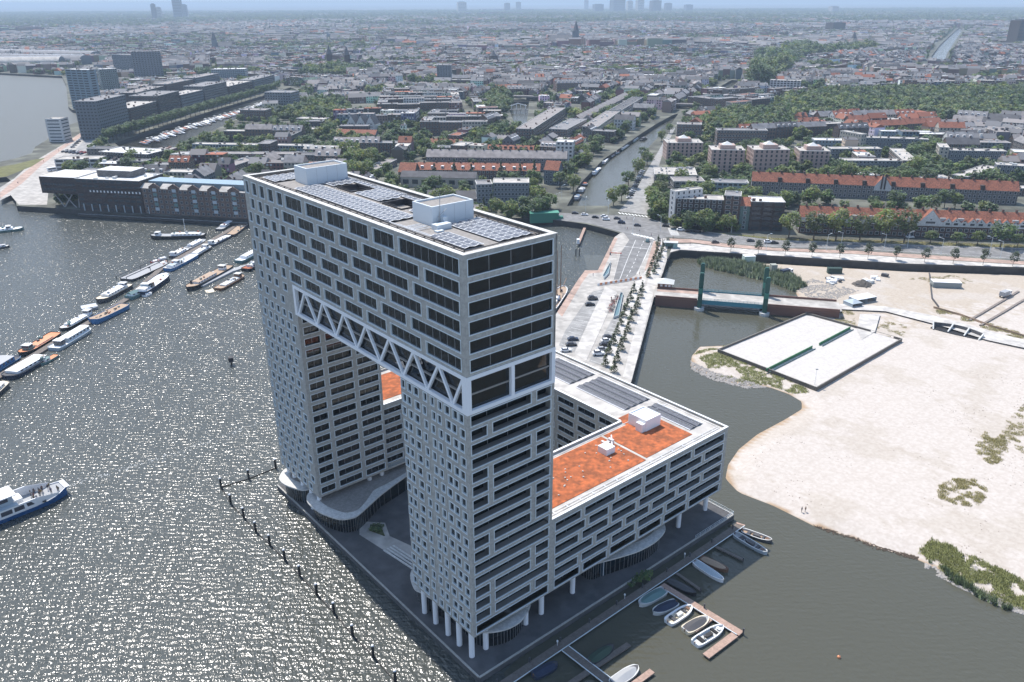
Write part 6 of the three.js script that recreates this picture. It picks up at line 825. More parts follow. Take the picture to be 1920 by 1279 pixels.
// riverside left
{ // black cantilevered block and the old warehouse beside it
  const p = [-286.5,-526.7], q = [-240.2,-517.1], h = 21.0, t = hb('modern_block', 'dark brown modern block with a cantilevered end over the quay', p, q, h, 26, 'darkbrick', 'white', { win: [3.2, 0.8], wh: 1.3, frame: pm('dark'), skip: 0.25, units: 10 }), L = Math.hypot(q[0] - p[0], q[1] - p[1]);
  const c0 = -L / 2 - 27, ch = h * 0.5; new MB().box(c0, -L / 2 + 0.01, ch, h + 0.3, -25, -0.1).build('cantilever', W0.darkbrick, t); new MB().box(c0 + 0.4, -L / 2, h + 0.3, h + 0.5, -24.5, -0.5).build('cantilever_roof', R0.white, t); new MB().box(-14, 12, h, h + 4, -24, -10).build('roof_house', W0.greybrick, t); new MB().box(-14, 12, h + 4, h + 4.2, -24, -10).build('roof_house_cover', R0.white, t);
  for (const [x, y] of [[-17, -8], [-8, -17], [-17, -24], [-6, -4]]) new MB().bar([-L / 2 + x, 0, -6], [-L / 2 + y, ch, -6], 0.6).build('raking_prop', pm('grey'), t);
  const wb = new MB(); for (let i = 0; i < 22; i++) wb.box(c0 + 1.5 + (i % 11) * 2.3, c0 + 3.2 + (i % 11) * 2.3, ch + 2 + Math.floor(i / 11) * 3.4, ch + 3.6 + Math.floor(i / 11) * 3.4, -0.1, -0.06); tag(wb.build('window_panes', glassy, t), null, null, null, 'stuff'); const wr = new MB(); for (let i = 0; i < 16; i++) wr.box(-14 + i * 2.6, -13 + i * 2.6, h * 0.6, h * 0.66, 0.07, 0.12); tag(wr.build('balcony_fronts', pm('white'), t), null, null, null, 'stuff');
  const bl = new MB(); for (let i = 0; i < 9; i++) bl.box(-L / 2 + 3 + i * 6, -L / 2 + 3.5 + i * 6, 0, h * 0.22, 0.1, 0.6); bl.build('base_fins', pm('lblue'), t);
  const p2 = [-239.2,-516.4], q2 = [-167.1,-500.4], h2 = 16.8, w = hb('warehouse', 'old brown brick warehouse with row of gables along the quay', p2, q2, h2, 20, 'brown', 'pale', { win: [1.5, 2.1], wh: 1.5, frame: pm('lblue'), units: 0 }), L2 = Math.hypot(q2[0] - p2[0], q2[1] - p2[1]);
  for (let i = 0; i < 5; i++) { const x = -L2 / 2 + L2 * (0.13 + i * 0.19); new MB().prism([[x - 4, 0.25], [x + 4, 0.25], [x + 4, -0.4], [x - 4, -0.4]], h2 - 0.5, h2 + 1.2).build('gable_base', W0.brown, w); new MB().tri([x - 4, h2 + 1.2, 0.25], [x + 4, h2 + 1.2, 0.25], [x, h2 + 3.6, 0.25]).tri([x + 4, h2 + 1.2, -0.4], [x - 4, h2 + 1.2, -0.4], [x, h2 + 3.6, -0.4]).quad([x - 4, h2 + 1.2, 0.25], [x, h2 + 3.6, 0.25], [x, h2 + 3.6, -0.4], [x - 4, h2 + 1.2, -0.4]).quad([x, h2 + 3.6, 0.25], [x + 4, h2 + 1.2, 0.25], [x + 4, h2 + 1.2, -0.4], [x, h2 + 3.6, -0.4]).build('gable', W0.brown, w); for (let r = 0; r < 5; r++) new MB().box(x - 1.4, x + 1.4, 2.6 + r * 3.1, 4.6 + r * 3.1, 0.1, 0.3).build('loading_door', pm(r % 2 ? 'teal' : 'lblue'), w); }
  for (let i = 0; i < 5; i++) { const x = -L2 / 2 + L2 * (0.035 + i * 0.19); new MB().quad([x - 3.6, h2, 0.3], [x + 5, h2, 0.3], [x + 5, h2 + 2.4, -5], [x - 3.6, h2 + 2.4, -5]).build('roof_slope', R0.pale, w); }
  new MB().box(-L2 / 2 + 2, L2 / 2, h2, h2 + 3.4, -11, -6).build('glazed_attic', W0.blueg, w); new MB().box(-L2 / 2 + 2, L2 / 2 + 0.2, h2 + 3.4, h2 + 3.7, -18, -5.6).build('attic_roof', R0.blue, w);
  const wq = thing('quay_terrace', 'narrow dark quay ledge below the warehouse', 'ledge'); new MB().bar([p[0], 1, p[1] + 2.5], [q2[0], 1, q2[1] + 2.5], 5, 1.2).build('ledge', M.quay, wq); new MB().bar([p[0], 2.2, p[1] + 4.6], [q2[0], 2.2, q2[1] + 4.6], 0.08, 0.08).build('railing', M.frame, wq);
}
hb('brick_office', 'dark brick office with glazed roof storey behind the modern block', [-346.2,-682.4], [-298.9,-667.3], 12.4, 26, 'darkbrick', 'white', { win: [1.6, 1.6] });
hb('white_low_block', 'white and blue banded low block beside the riverside square', [-373.5,-662.2], [-337.8,-663.6], 9.5, 16, 'white', 'pale', { win: [6, 0.5], frame: pm('lblue') });
{ // big blocks along the old harbour canal
  const bp = [[-412.3,-826.7], [-410.1,-892.6], [-408.3,-964.6], [-405.7,-1027.5], [-399.9,-1092.7], [-392.7,-1166.3], [-385.1,-1257.5], [-379.8,-1363.6]], hs = [37.4, 23.0, 28.2, 22.9, 26.9, 20.0, 20.7], nm = ['tallest, nearest the river', 'second from the river', 'third from the river', 'fourth from the river', 'fifth from the river', 'sixth from the river', 'last and farthest'], wl = ['slate', 'darkbrick', 'darkbrick', 'slate', 'greybrick', 'darkbrick', 'slate'];
  for (let i = 0; i < 7; i++) hb('harbour_block', 'large dark block of the harbour canal row, ' + nm[i], bp[i], lerp2(bp[i], bp[i + 1], 0.93), hs[i], 22 + 6 * (i % 3), wl[i], i % 2 ? 'pale' : 'grey', { win: [2.4, 1.0], frame: pm('grey'), group: 'harbour canal blocks' });
  const b2 = [[-461.4,-1029.4], [-461.5,-1124.6], [-452.9,-1209.3], [-445.3,-1299]], h2 = [25.5, 26.9, 28.0, 28.3]; for (let i = 0; i < 3; i++) hb('harbour_block', ['left', 'middle', 'right'][i] + ' dark block of the second row behind the harbour canal blocks', b2[i], lerp2(b2[i], b2[i + 1], 0.9), h2[i], 20, ['darkbrick', 'brick', 'slate'][i], 'mauve', { win: [2, 1.2], frame: pm('grey'), group: 'second harbour row' });
}
hb('river_tower', 'tall grey slab tower standing on the river bank', [-573.4,-1087.4], [-538.8,-1074.9], 49.1, 14, 'blueg', 'white', { win: [7, 0.4], wh: 1.5, frame: pm('grey') });
hb('river_tower', 'white and green glass tower right of the grey slab tower', [-616.7,-1267], [-597.3,-1281.7], 36.1, 18, 'green', 'white', { win: [2, 0.8], frame: pm('white') });
hb('river_tower', 'white banded harbour building tapering upwards on the river quay', [-459.8,-814.6], [-444.2,-814.2], 22.2, 14, 'white', 'pale', { win: [12, 0.4], wh: 0.9, frame: pm('lblue') });
hb('hotel', 'large hotel slab with grid of white-framed windows', [-665.9,-1492.1], [-621.4,-1511.1], 49.0, 24, 'slate', 'grey', { win: [3, 1.6], wh: 2.2, frame: pm('white') });
hb('hotel', 'blue-grey wing left of the hotel slab', [-766,-1633.5], [-717.2,-1606.6], 37.0, 20, 'slate', 'grey', { win: [3, 1.2] });
hb('library', 'teal-glazed block with white roof behind the harbour rows', [-512.4,-1444.3], [-456.8,-1451.6], 22.6, 26, 'blueg', 'white', { win: [3, 0.4] });
hb('slab_block', 'round-looking tall grey flats in the middle distance', [-124.9,-1426.2], [-101.3,-1425.1], 29.2, 20, 'slate', 'grey', { win: [3, 1] });
// station roofs
[[[[-1349.5,-1757.1],[-971.6,-1823.3]], 22, 46, 'near pale-green', R0.pale], [[[-1564,-2044.9],[-967,-1902.4]], 20, 40, 'middle grey', R0.grey], [[[-1706.1,-2354.3],[-1044.9,-2108.3]], 17, 44, 'far white-edged', R0.grey]].forEach(([[p, q], h, w, l, m]) => {
  const dx = q[0] - p[0], dz = q[1] - p[1], L = Math.hypot(dx, dz), t = thing('station_roof', l + ' barrel roof of the railway station on the river', 'station', 'station roofs', [p[0], LAND, p[1]], Math.atan2(-dz, dx)), s = new MB(), n = 14;
  for (let i = 0; i < n; i++) { const a = Math.PI * i / n, b = Math.PI * (i + 1) / n, P = (x, k) => [x, h * 0.35 + h * 0.65 * Math.sin(k), -w / 2 + w / 2 * Math.cos(k)]; s.quad(P(0, a), P(L, a), P(L, b), P(0, b)); } s.build('barrel_roof', m, t);
  const e = new MB(), g = []; for (let i = 0; i <= n; i++) { const a = Math.PI * i / n; g.push([h * 0.35 + h * 0.65 * Math.sin(a), -w / 2 + w / 2 * Math.cos(a)]); } for (let i = 0; i < n; i++) e.quad([L, 0, g[i][1]], [L, 0, g[i + 1][1]], [L, g[i + 1][0], g[i + 1][1]], [L, g[i][0], g[i][1]]); e.build('end_screen', W0.slate, t); new MB().box(0, L, 0, h * 0.35, -0.4, 0).build('side_wall', W0.slate, t); new MB().box(0, L, h * 0.98, h * 1.03, -w / 2 - 3, -w / 2 + 3).build('ridge_light', pm('white'), t);
  foot.push([p[0] + dx / 2 + dz / L * w / 2, p[1] + dz / 2 - dx / L * w / 2, dx / L, dz / L, L / 2, w / 2]);
});
// landmarks on the skyline
{
  const spire = (name, label, p, h, w, m, o = {}) => { const t = thing(name, label, 'church', null, [p[0], LAND, p[1]], o.turn || 0.3); new MB().box(-w / 2, w / 2, 0, h * 0.6, -w / 2, w / 2).build('tower', m, t); const s = new MB(), y = h * 0.6; for (let i = 0; i < 8; i++) { const a = i / 8 * 6.2832, b = (i + 1) / 8 * 6.2832; s.tri([w * 0.55 * Math.cos(a), y, -w * 0.55 * Math.sin(a)], [w * 0.55 * Math.cos(b), y, -w * 0.55 * Math.sin(b)], [0, h, 0]); } s.build('spire', R0.dark, t); if (o.nave) { new MB().box(w / 2, w / 2 + o.nave, 0, h * 0.28, -w, w).build('nave', m, t); new MB().quad([w / 2, h * 0.28, w], [w / 2 + o.nave, h * 0.28, w], [w / 2 + o.nave, h * 0.45, 0], [w / 2, h * 0.45, 0]).quad([w / 2 + o.nave, h * 0.28, -w], [w / 2, h * 0.28, -w], [w / 2, h * 0.45, 0], [w / 2 + o.nave, h * 0.45, 0]).build('nave_roof', R0.dark, t); } };
  spire('church', 'left dark spire of the twin-spired church', [-379,-1774.2], 46.2, 12, W0.darkbrick); spire('church', 'right dark spire of the twin-spired church', [-341.7,-1772.1], 44.1, 12, W0.darkbrick); spire('church', 'tall grey church tower with long nave in the old town', [196.7,-2593.4], 75.2, 18, W0.slate, { nave: 70, turn: 2.9 }); spire('church', 'dark church tower among trees left of centre', [-837.1,-2417], 55.0, 14, W0.slate, { nave: 40 }); spire('church', 'white church with pale tower on the far right', [966.1,-2411.3], 47.9, 14, W0.cream, { nave: 50 }); spire('church', 'pair-like dark towers near the middle', [-38.7,-1879.2], 29.0, 16, W0.darkbrick, { nave: 60 });
  const hi = [[[-2921.4,-7109], 121.3, 34, 'slender dark tower on the left horizon'], [[-2890.5,-7546.6], 179.6, 70, 'tallest blue glass tower on the left horizon'], [[-3034.9,-8083.5], 114.8, 50, 'lower shoulder tower right of the tallest one'], [[-3074.3,-7587.3], 95.0, 40, 'pale tower beside the slender dark one'], [[-632.3,-11258.9], 127.6, 110, 'wide pale office tower on the horizon'], [[-47.6,-12271.3], 111.2, 70, 'dark tower left of centre horizon'], [[123.9,-13714.7], 124.2, 70, 'dark twin tower right of it on the horizon'], [[1310.5,-15055.3], 153.2, 60, 'narrow tower starting the business district'], [[1073.2,-10658], 96.7, 110, 'low wide tower of the business district'], [[1299.4,-10578.3], 149.7, 150, 'broad twin tower of the business district'], [[1592.5,-11630], 131.7, 70, 'pale tower right of the broad twin'], [[1721,-11579.8], 157.2, 90, 'tall pale tower in the business district'], [[1736,-10424.4], 135.8, 110, 'dark tall tower in the business district'], [[2073.5,-11441.9], 103.8, 80, 'grey tower right of the dark tall one'], [[2321.1,-11345.1], 83.7, 90, 'last low tower of the business district'], [[3630.9,-9756.7], 66.5, 80, 'lone pale block on the right horizon'], [[1506.4,-2544.3], 70.9, 40, 'dark sloped building at the far right edge'], [[1416.8,-3756.8], 39.0, 60, 'brown slab in the right distance']];
  for (const [p, h, w, l] of hi) { const t = thing('horizon_tower', l, 'building', 'horizon towers', [p[0], LAND, p[1]], 0.2); new MB().box(-w / 2, w / 2, 0, h, -w / 2, w / 2).build('shaft', /pale|white/.test(l) ? W0.cream : /dark|brown/.test(l) ? W0.darkbrick : W0.slate, t); new MB().box(-w * 0.3, w * 0.3, h, h * 1.05, -w * 0.3, w * 0.3).build('crown', W0.slate, t); const g = new MB(); for (let i = 0; i < 7; i++) g.box(-w * 0.46, w * 0.46, h * (0.08 + i * 0.13), h * (0.13 + i * 0.13), w / 2, w / 2 + 0.3); tag(g.build('window_bands', glassy, t), null, null, null, 'stuff'); foot.push([p[0], p[1], 1, 0, w / 2, w / 2]); }
}
// bridges over the canals
{
  const t = thing('drawbridge', 'white drawbridge over the small canal', 'bridge'), a = [-4.1,-1056.1], b = [22.3,-1055.2]; new MB().bar([a[0], LAND + 0.5, a[1]], [b[0], LAND + 0.5, b[1]], 6, 0.6).build('deck', M.asphalt, t); const L = [b[0] - a[0], b[1] - a[1]]; for (const s of [0.18, 0.42, 0.62, 0.85]) new MB().bar([a[0] + L[0] * s, 0, a[1]], [a[0] + L[0] * s, 10, a[1]], 0.7).build('post', pm('white'), t); new MB().bar([a[0] + L[0] * 0.1, 8, a[1]], [a[0] + L[0] * 0.5, 11.5, a[1]], 0.9).bar([a[0] + L[0] * 0.5, 11.5, a[1]], [a[0] + L[0] * 0.92, 8.4, a[1]], 0.9).build('balance_beam', pm('white'), t);
  const r = thing('rail_viaduct', 'grey railway viaduct crossing the canals in the middle distance', 'viaduct'), pts = [[-58.9,-1180],[23.8,-1163.4],[88.7,-1135.1],[168.4,-1083.8],[232.7,-1058.7],[310.5,-1045]]; for (let i = 0; i + 1 < pts.length; i++) { new MB().bar([pts[i][0], LAND + 5, pts[i][1]], [pts[i + 1][0], LAND + 5, pts[i + 1][1]], 14, 2.2).build('span', W0.greybrick, r); new MB().bar([pts[i][0], 1.8, pts[i][1]], [pts[i][0], LAND + 4, pts[i][1]], 5).build('pier', W0.greybrick, r); }
  const cb = [135.3,-834.2], o = thing('canal_boat', 'dark tour boat on the wide canal', 'boat', null, [cb[0], 0, cb[1]], 1.1); buildHull(o, hullShape(18, 4.4, 1.2, 0.3, 0.2), pm('black'), pm('grey'), 0.3, 0.2); new MB().box(-5, 4, 0.9, 2.4, -1.6, 1.6).build('cabin', pm('dark'), o);
  // barges along the canal's left bank
  reseed(66); const N = ['first', 'second', 'third', 'fourth', 'fifth', 'sixth', 'seventh', 'eighth', 'ninth', 'tenth']; const bk = [[42.7,-562],[54,-617.7],[83.2,-724],[98.3,-762.4],[136.3,-866.3]]; for (let i = 0; i < 9; i++) { const k = i * 4 / 9.2, s = Math.floor(k), p = lerp2(bk[s], bk[s + 1], k - s), q = lerp2(bk[s], bk[s + 1], Math.min(1, k - s + 0.3)); barge(N[i] + ' houseboat on the left bank of the wide canal, counted from the road bridge', [p[0] + 3, p[1]], [q[0] + 3, q[1]], 4.5, pick(['black', 'dark', 'brown', 'green']), pick(['tan', 'grey', 'pale']), pick(['white', 'pale', 'rust', 'grey']), { group: 'houseboats on the wide canal', wheel: rnd() < 0.4 }); }
  // marina on the old harbour canal: boats side by side
  const m0 = [[-376.2,-827.8],[-374.9,-920],[-366.7,-1018.5],[-354.9,-1097.7],[-350.9,-1196.5]], m1 = [[-354.2,-804.4],[-348.4,-883.9],[-340.8,-979.5],[-334.2,-1063.8],[-337.6,-1157]]; for (let i = 0; i < 46; i++) { const k = i / 46 * 4, s = Math.floor(k), p = lerp2(m0[s], m0[s + 1], k - s), q = lerp2(m1[s], m1[s + 1], k - s), a = lerp2(p, q, 0.02 + rr(0, 0.1)), b = lerp2(p, q, rr(0.55, 0.9)); barge(ordw(i + 1) + ' houseboat from the river end, moored side by side in the old harbour canal', a, b, rr(3.5, 5), pick(['black', 'dark', 'navy', 'brown', 'grey']), pick(['pale', 'tan', 'grey', 'white']), pick(['white', 'white', 'pale', 'grey', 'rust']), { group: 'houseboats in the old harbour canal', name: 'harbour_houseboat', wheel: rnd() < 0.5, h: rr(0.6, 1.4) }); }
}

// ---------- town fill: perimeter blocks on turned street grids ----------
const parks = [[[238,-593.4],[257.3,-628.6],[266,-624.3],[248.4,-589.4]], [[312,-1013.3],[377,-1149.7],[472.8,-1229.6],[594.3,-1255],[783,-1262.6],[785.1,-1121.2],[632.6,-893.2],[553.9,-887.5],[469.3,-914.9],[415.7,-942.8],[367.5,-944.3],[316.3,-937]], [[202,-890.2],[249.5,-1000.3],[304.6,-1023.9],[322.3,-936.9],[285.4,-807.5],[266.4,-850],[205.9,-851.7]], [[-274.4,-969.5],[-289.6,-1100.4],[-266.2,-1161.5],[-223.1,-1121.9],[-188.8,-980.8],[-217,-936.3]], [[-38.6,-995.1],[-36.3,-1235.7],[-10.6,-1280.6],[1.4,-1151.2],[-5.4,-1024.2]], [[-35.6,-796.6],[-32.8,-866.1],[-4.7,-880.6],[7.6,-850.1],[7.1,-795.4]], [[367.9,-1321.8],[559.6,-1842.5],[807.3,-2424.1],[890.9,-2534.7],[627.9,-1838.3],[398,-1295.4]], [[291.6,-598],[349.4,-716.3],[403.6,-784.8],[367.2,-695.1],[306.8,-588.2]], [[-406.2,-1614.7],[-365.9,-1716.5],[-270,-1657.8],[-258.2,-1582.9],[-383.4,-1521]], [[597.5,-2058.1],[1027.4,-2406.3],[944.5,-2208],[546.1,-1876.5]], [[-195.2,-708.6],[-139.9,-712.5],[-136.7,-694.6],[-190.1,-688.5]], [[-128.8,-606.7],[-139,-707.3],[-120.3,-706.8],[-104.5,-606.2]]];
const keepOut = [[[134.5,-449.4],[180,-610],[380.6,-586.7],[305.6,-435.7]], [[84.8,-477.7],[142.7,-811.4],[316.7,-806.6],[246.1,-598.9],[179.8,-594.6],[136.6,-452.8]], [[-91.2,-500.4],[-116.3,-654.2],[-78.3,-705.8],[48.2,-707.9],[34.6,-495.5]], [[13.8,-495.9],[14.8,-533.2],[73.9,-532.1],[93.7,-511.1],[107.5,-477.4],[170.9,-462.8],[291.6,-442.5],[390,-421.8],[346,-368.2],[80.2,-397.5],[50.6,-380.5],[30,-485.1]], [[-339.8,-491.4],[-555.4,-837.6],[-444.9,-755.6],[-517.5,-1026.1],[-414,-826.8],[-329.1,-641.5],[-310.4,-530.1]], [[-40, -300], [200, -120], [60, -440], [-60, -430]], [[69.5,-511.5],[103.8,-632],[134.5,-743.7],[178.6,-907.2],[181.3,-890.8],[136.4,-721.6],[113.3,-623.5],[90.9,-511.1]], [[-419.4,-826.9],[-385.7,-1419],[-336.3,-1327.2],[-308.3,-711.3],[-331.9,-711.9]], [[-119.3,-558.1],[-73.1,-547.5],[13.9,-498.6],[13.4,-480.2],[-160.6,-483.2],[-184.9,-559.4]]];
const blocked = (x, z, pad) => {
  for (const [fx, fz, ux, uz, a, d] of foot) { const dx = x - fx, dz = z - fz; if (Math.abs(dx * ux + dz * uz) < a + pad && Math.abs(-dx * uz + dz * ux) < d + pad) return true; }
  for (const c of canals) if (inside(c, x, z) || polyd(c, x, z) < pad + 9) return true;
  if (!inside(mainland, x, z) || (Math.hypot(x, z) < 2600 && polyd(mainland, x, z) < pad + 6)) return true;
  for (const k of keepOut) if (inside(k, x, z)) return true;
  return false;
};
const inPark = (x, z) => parks.some((p) => inside(p, x, z));
const units = [], treeList = [];               // units: [x, z, turn, L, depth, h, roofKind, wallKey, roofKey]
{
  reseed(2024);
  const seeds = [];
  for (let z = -430; z > -13500; z -= z > -1600 ? 230 : z > -3200 ? 420 : 800) { const st = z > -1600 ? 230 : z > -3200 ? 420 : 800; for (let x = z * 0.72 - 200; x < -z * 0.72 + 200; x += st) seeds.push([x + rr(-0.35, 0.35) * st, z + rr(-0.35, 0.35) * st, rnd() < 0.45 ? 0.25 + rr(-0.2, 0.2) : rr(-0.8, 0.8), rnd()]); }
  const dirOf = (p, q) => Math.atan2(-(q[1] - p[1]), q[0] - p[0]);
  const canalTurn = dirOf([80,-704.6], [165.2,-928.7]), rowTurn = dirOf([169.6,-461.6], [297,-441.3]);
  for (const s of seeds) { const d = polyd(canals[0], s[0], s[1]); if (d < 170 && s[0] < 220) s[2] = canalTurn; if (s[0] > 120 && s[1] > -900) s[2] = rowTurn + rr(-0.08, 0.08); if (s[0] < -120 && s[1] > -1150) s[2] = dirOf([-288.2,-698.2], [-177.5,-693.1]) + rr(-0.1, 0.1); }
  const near = new Map(), cell = (x, z) => Math.floor(x / 500) + ',' + Math.floor(z / 500);
  seeds.forEach((s, i) => { for (let a = -2; a <= 2; a++) for (let b = -2; b <= 2; b++) { const k = cell(s[0] + a * 500, s[1] + b * 500); if (!near.has(k)) near.set(k, []); near.get(k).push(i); } });
  const owner = (x, z) => { let b = -1, m = 1e12; for (const i of near.get(cell(x, z)) || []) { const d = (seeds[i][0] - x) ** 2 + (seeds[i][1] - z) ** 2; if (d < m) { m = d; b = i; } } return b; };
  const wallsK = ['brick', 'brown', 'darkbrick', 'greybrick', 'brown', 'slate', 'cream', 'white', 'brick'], roofsK = ['grey', 'mauve', 'dark', 'mauve', 'pale', 'grey', 'grey', 'tile', 'white', 'dark', 'mauve', 'dark', 'grey', 'mauve', 'grey', 'dark', 'grey'];
  seeds.forEach((s, si) => {
    const [sx, sz, turn, q] = s, dist = Math.hypot(sx, sz), far = dist > 2600, mid = dist > 1350, c = Math.cos(turn), sn = Math.sin(turn), BW = far ? rr(70, 120) : rr(70, 120), BD = far ? rr(44, 60) : rr(38, 54), gap = mid ? 13 : 15, R1 = far ? 620 : mid ? 330 : 190;
    const h0 = q < 0.05 && dist > 1500 ? rr(17, 24) : rr(8, 14), dk = pick(['gable', 'gable', 'flat', 'flat', 'mix']), tileD = q > 0.9 && dist < 2500;
    const toW = (u, v) => [sx + u * c + v * sn, sz - u * sn + v * c];
    for (let u = -R1; u < R1; u += BW + gap) for (let v = -R1; v < R1; v += BD + gap) {
      const [cx, cz] = toW(u + BW / 2, v + BD / 2); if (cz > -390 || Math.abs(cx) > -cz * 0.70 + 90 || owner(cx, cz) !== si) continue;
      if (dist > 5200 && rnd() < (dist > 7000 ? 0.7 : 0.4)) { for (let k = 0; k < 5; k++) { const [tx, tz] = toW(u + rnd() * BW, v + rnd() * BD); treeList.push([tx, tz, rr(1.6, 3), 0]); } continue; }
      if (dist > 650 && rnd() < 0.09) { const n = far ? 16 : 20; for (let k = 0; k < n; k++) { const [tx, tz] = toW(u + rnd() * BW, v + rnd() * BD); if (!blocked(tx, tz, 2)) treeList.push([tx, tz, rr(1.0, 1.8), 0]); } continue; }
      const dep = rr(10, 12.5), bh = h0 + rr(-2.5, 2.5), unitL = far ? rr(26, 44) : mid ? rr(11, 17) : rr(15, 30);
      const strip = (u0, u1, vv, along) => { // one side of the block, split into houses
        const len = u1 - u0; for (let p = 0; p < len - 4;) {
          const l = Math.min(unitL * rr(0.75, 1.3), len - p); p += l; if (l < 5) continue; const m = u0 + p - l / 2, [x, z] = along ? toW(m, vv) : toW(vv, m), t = along ? turn : turn + Math.PI / 2;
          if (rnd() < 0.05 || inPark(x, z) || blocked(x, z, l / 2 + 2)) continue;
          const h = Math.max(6, bh + (far ? rr(-3, 3) : rr(-1.5, 1.5))), rk = tileD && rnd() < 0.6 ? 'tile' : pick(roofsK), kind = dk === 'mix' ? pick(['gable', 'flat']) : dk;
          units.push([x, z, t, l * 0.995, dep, h, rk === 'white' || rk === 'pale' ? 'flat' : kind, pick(wallsK), rk]);
        }
      };
      strip(u, u + BW, v + dep / 2, true); strip(u, u + BW, v + BD - dep / 2, true); strip(v + dep, v + BD - dep, u + dep / 2, false); strip(v + dep, v + BD - dep, u + BW - dep / 2, false);
      const nt = far ? 5 : mid ? 8 : 9; for (let k = 0; k < nt; k++) { const [tx, tz] = toW(u + BW * rr(0.15, 0.85), v + BD * rr(0.3, 0.7)); if (rnd() < 0.75 && !blocked(tx, tz, 2)) treeList.push([tx, tz, far ? rr(1.2, 2.0) : mid ? rr(0.8, 1.4) : rr(0.55, 1.15), rnd() < 0.1 ? 1 : 0]); }
      if (rnd() < 0.7) for (let p = 0; p < BW; p += rr(8, 12)) { const [tx, tz] = toW(u + p, v - gap / 2); if (!blocked(tx, tz, 0)) treeList.push([tx, tz, rr(0.8, 1.3), 0]); }
      if (rnd() < 0.16 && !far) for (let k = 0; k < 12; k++) { const [tx, tz] = toW(u + BW * rnd(), v + BD * rnd()); if (!blocked(tx, tz, 1)) treeList.push([tx, tz, rr(0.7, 1.2), 0]); }
    }
  });
  // parks: dense trees
  for (const p of parks) { let x0 = 1e9, x1 = -1e9, z0 = 1e9, z1 = -1e9; for (const [x, z] of p) { x0 = Math.min(x0, x); x1 = Math.max(x1, x); z0 = Math.min(z0, z); z1 = Math.max(z1, z); } const st = Math.max(9.5, -z0 / 115); for (let x = x0; x < x1; x += st) for (let z = z0; z < z1; z += st) { const X = x + rr(-0.4, 0.4) * st, Z = z + rr(-0.4, 0.4) * st; if (inside(p, X, Z) && !foot.some(([fx, fz, ux, uz, a, d]) => Math.abs((X - fx) * ux + (Z - fz) * uz) < a + 2 && Math.abs(-(X - fx) * uz + (Z - fz) * ux) < d + 2)) treeList.push([X, Z, Math.max(1.1, st / 9) * rr(0.85, 1.45), 0]); } }
}
{ // garden and street trees between the near houses
  reseed(808); const hashU = new Map(), ck = (x, z) => Math.floor(x / 40) + ',' + Math.floor(z / 40); for (const u of units) if (u[1] > -1250) { const k = ck(u[0], u[1]); if (!hashU.has(k)) hashU.set(k, []); hashU.get(k).push(u); }
  const hitU = (x, z, pad) => { for (let i = -1; i <= 1; i++) for (let j = -1; j <= 1; j++) for (const u of hashU.get(ck(x + i * 40, z + j * 40)) || []) { const c = Math.cos(u[2]), s = -Math.sin(u[2]), dx = x - u[0], dz = z - u[1]; if (Math.abs(dx * c + dz * s) < u[3] / 2 + pad && Math.abs(-dx * s + dz * c) < u[4] / 2 + pad) return true; } return false; };
  const green = [keepOut[1]], mid = keepOut[2]; let n = 0;
  for (let i = 0; i < 9000 && n < 1500; i++) { const z = -430 - 800 * rnd() * rnd() - 60 * rnd(), x = rr(-0.68, 0.68) * -z, g = green.some((p) => inside(p, x, z)) || inside(mid, x, z) && rnd() < 0.3 || inside(keepOut[0], x, z) && inside([[154.6,-512.9],[166.3,-546.1],[331.9,-522.8],[319.6,-501.4]], x, z) && rnd() < 0.25; if ((!g && blocked(x, z, 2.5)) || foot.some(([fx, fz, ux, uz, a, d]) => Math.abs((x - fx) * ux + (z - fz) * uz) < a + 2 && Math.abs(-(x - fx) * uz + (z - fz) * ux) < d + 2) || hitU(x, z, 2.2)) continue; if (g && polyd(canals[0], x, z) < 26) continue; treeList.push([x, z, rr(0.6, 1.25), rnd() < 0.06 ? 1 : 0]); n++; }
}
// landmarks used to say where a house or tree stands
const marks = [['brick junction block', [110.5,-476]], ['second pink block', [172.3,-647.7]], ['fourth pink block', [243.4,-655]], ['slate court block', [280.9,-630.2]], ['front orange terrace', [235,-451.2]], ['right end terraces', [322.8,-507]], ['white and pink slab', [396.2,-1210.8]], ['long park wood', [486.3,-1017.6]], ['park flats', [352.1,-743.9]], ['slate and cream flats', [384.7,-667.9]], ['canal bend', [86.8,-728.2]], ['railway bridge', [201.1,-1017.1]], ['white canal flats', [45.7,-697.7]], ['white drawbridge', [8.1,-1055.7]], ['garage hall', [-55,-593.8]], ['dark corner house', [-3.2,-533.6]], ['orange-grey row', [-28.1,-614.4]], ['white zigzag house', [-159,-873.6]], ['red row with dormers', [-163.9,-726.3]], ['long blue-walled flats', [-239.5,-747.5]], ['long brick flats', [-238.2,-697]], ['riverside brick office', [-322.5,-674.8]], ['dark glass harbour office', [-298.8,-1061]], ['old warehouse', [-202.9,-509.3]], ['grey river slab tower', [-556.3,-1081.2]], ['twin-spired church', [-360.9,-1773.2]], ['tall grey flats', [-113.1,-1425.6]], ['willow clump', [-244.7,-1032.4]], ['left park end', [316.5,-998]], ['right picture edge', [478.3,-776.5]]];
const NTH = ['nearest', 'second nearest', 'third nearest', 'fourth nearest', 'fifth nearest', 'sixth nearest', 'seventh nearest', 'eighth nearest', 'ninth nearest', 'tenth nearest', 'eleventh nearest', 'twelfth nearest', 'thirteenth nearest', 'fourteenth nearest', 'fifteenth nearest', 'sixteenth nearest'];
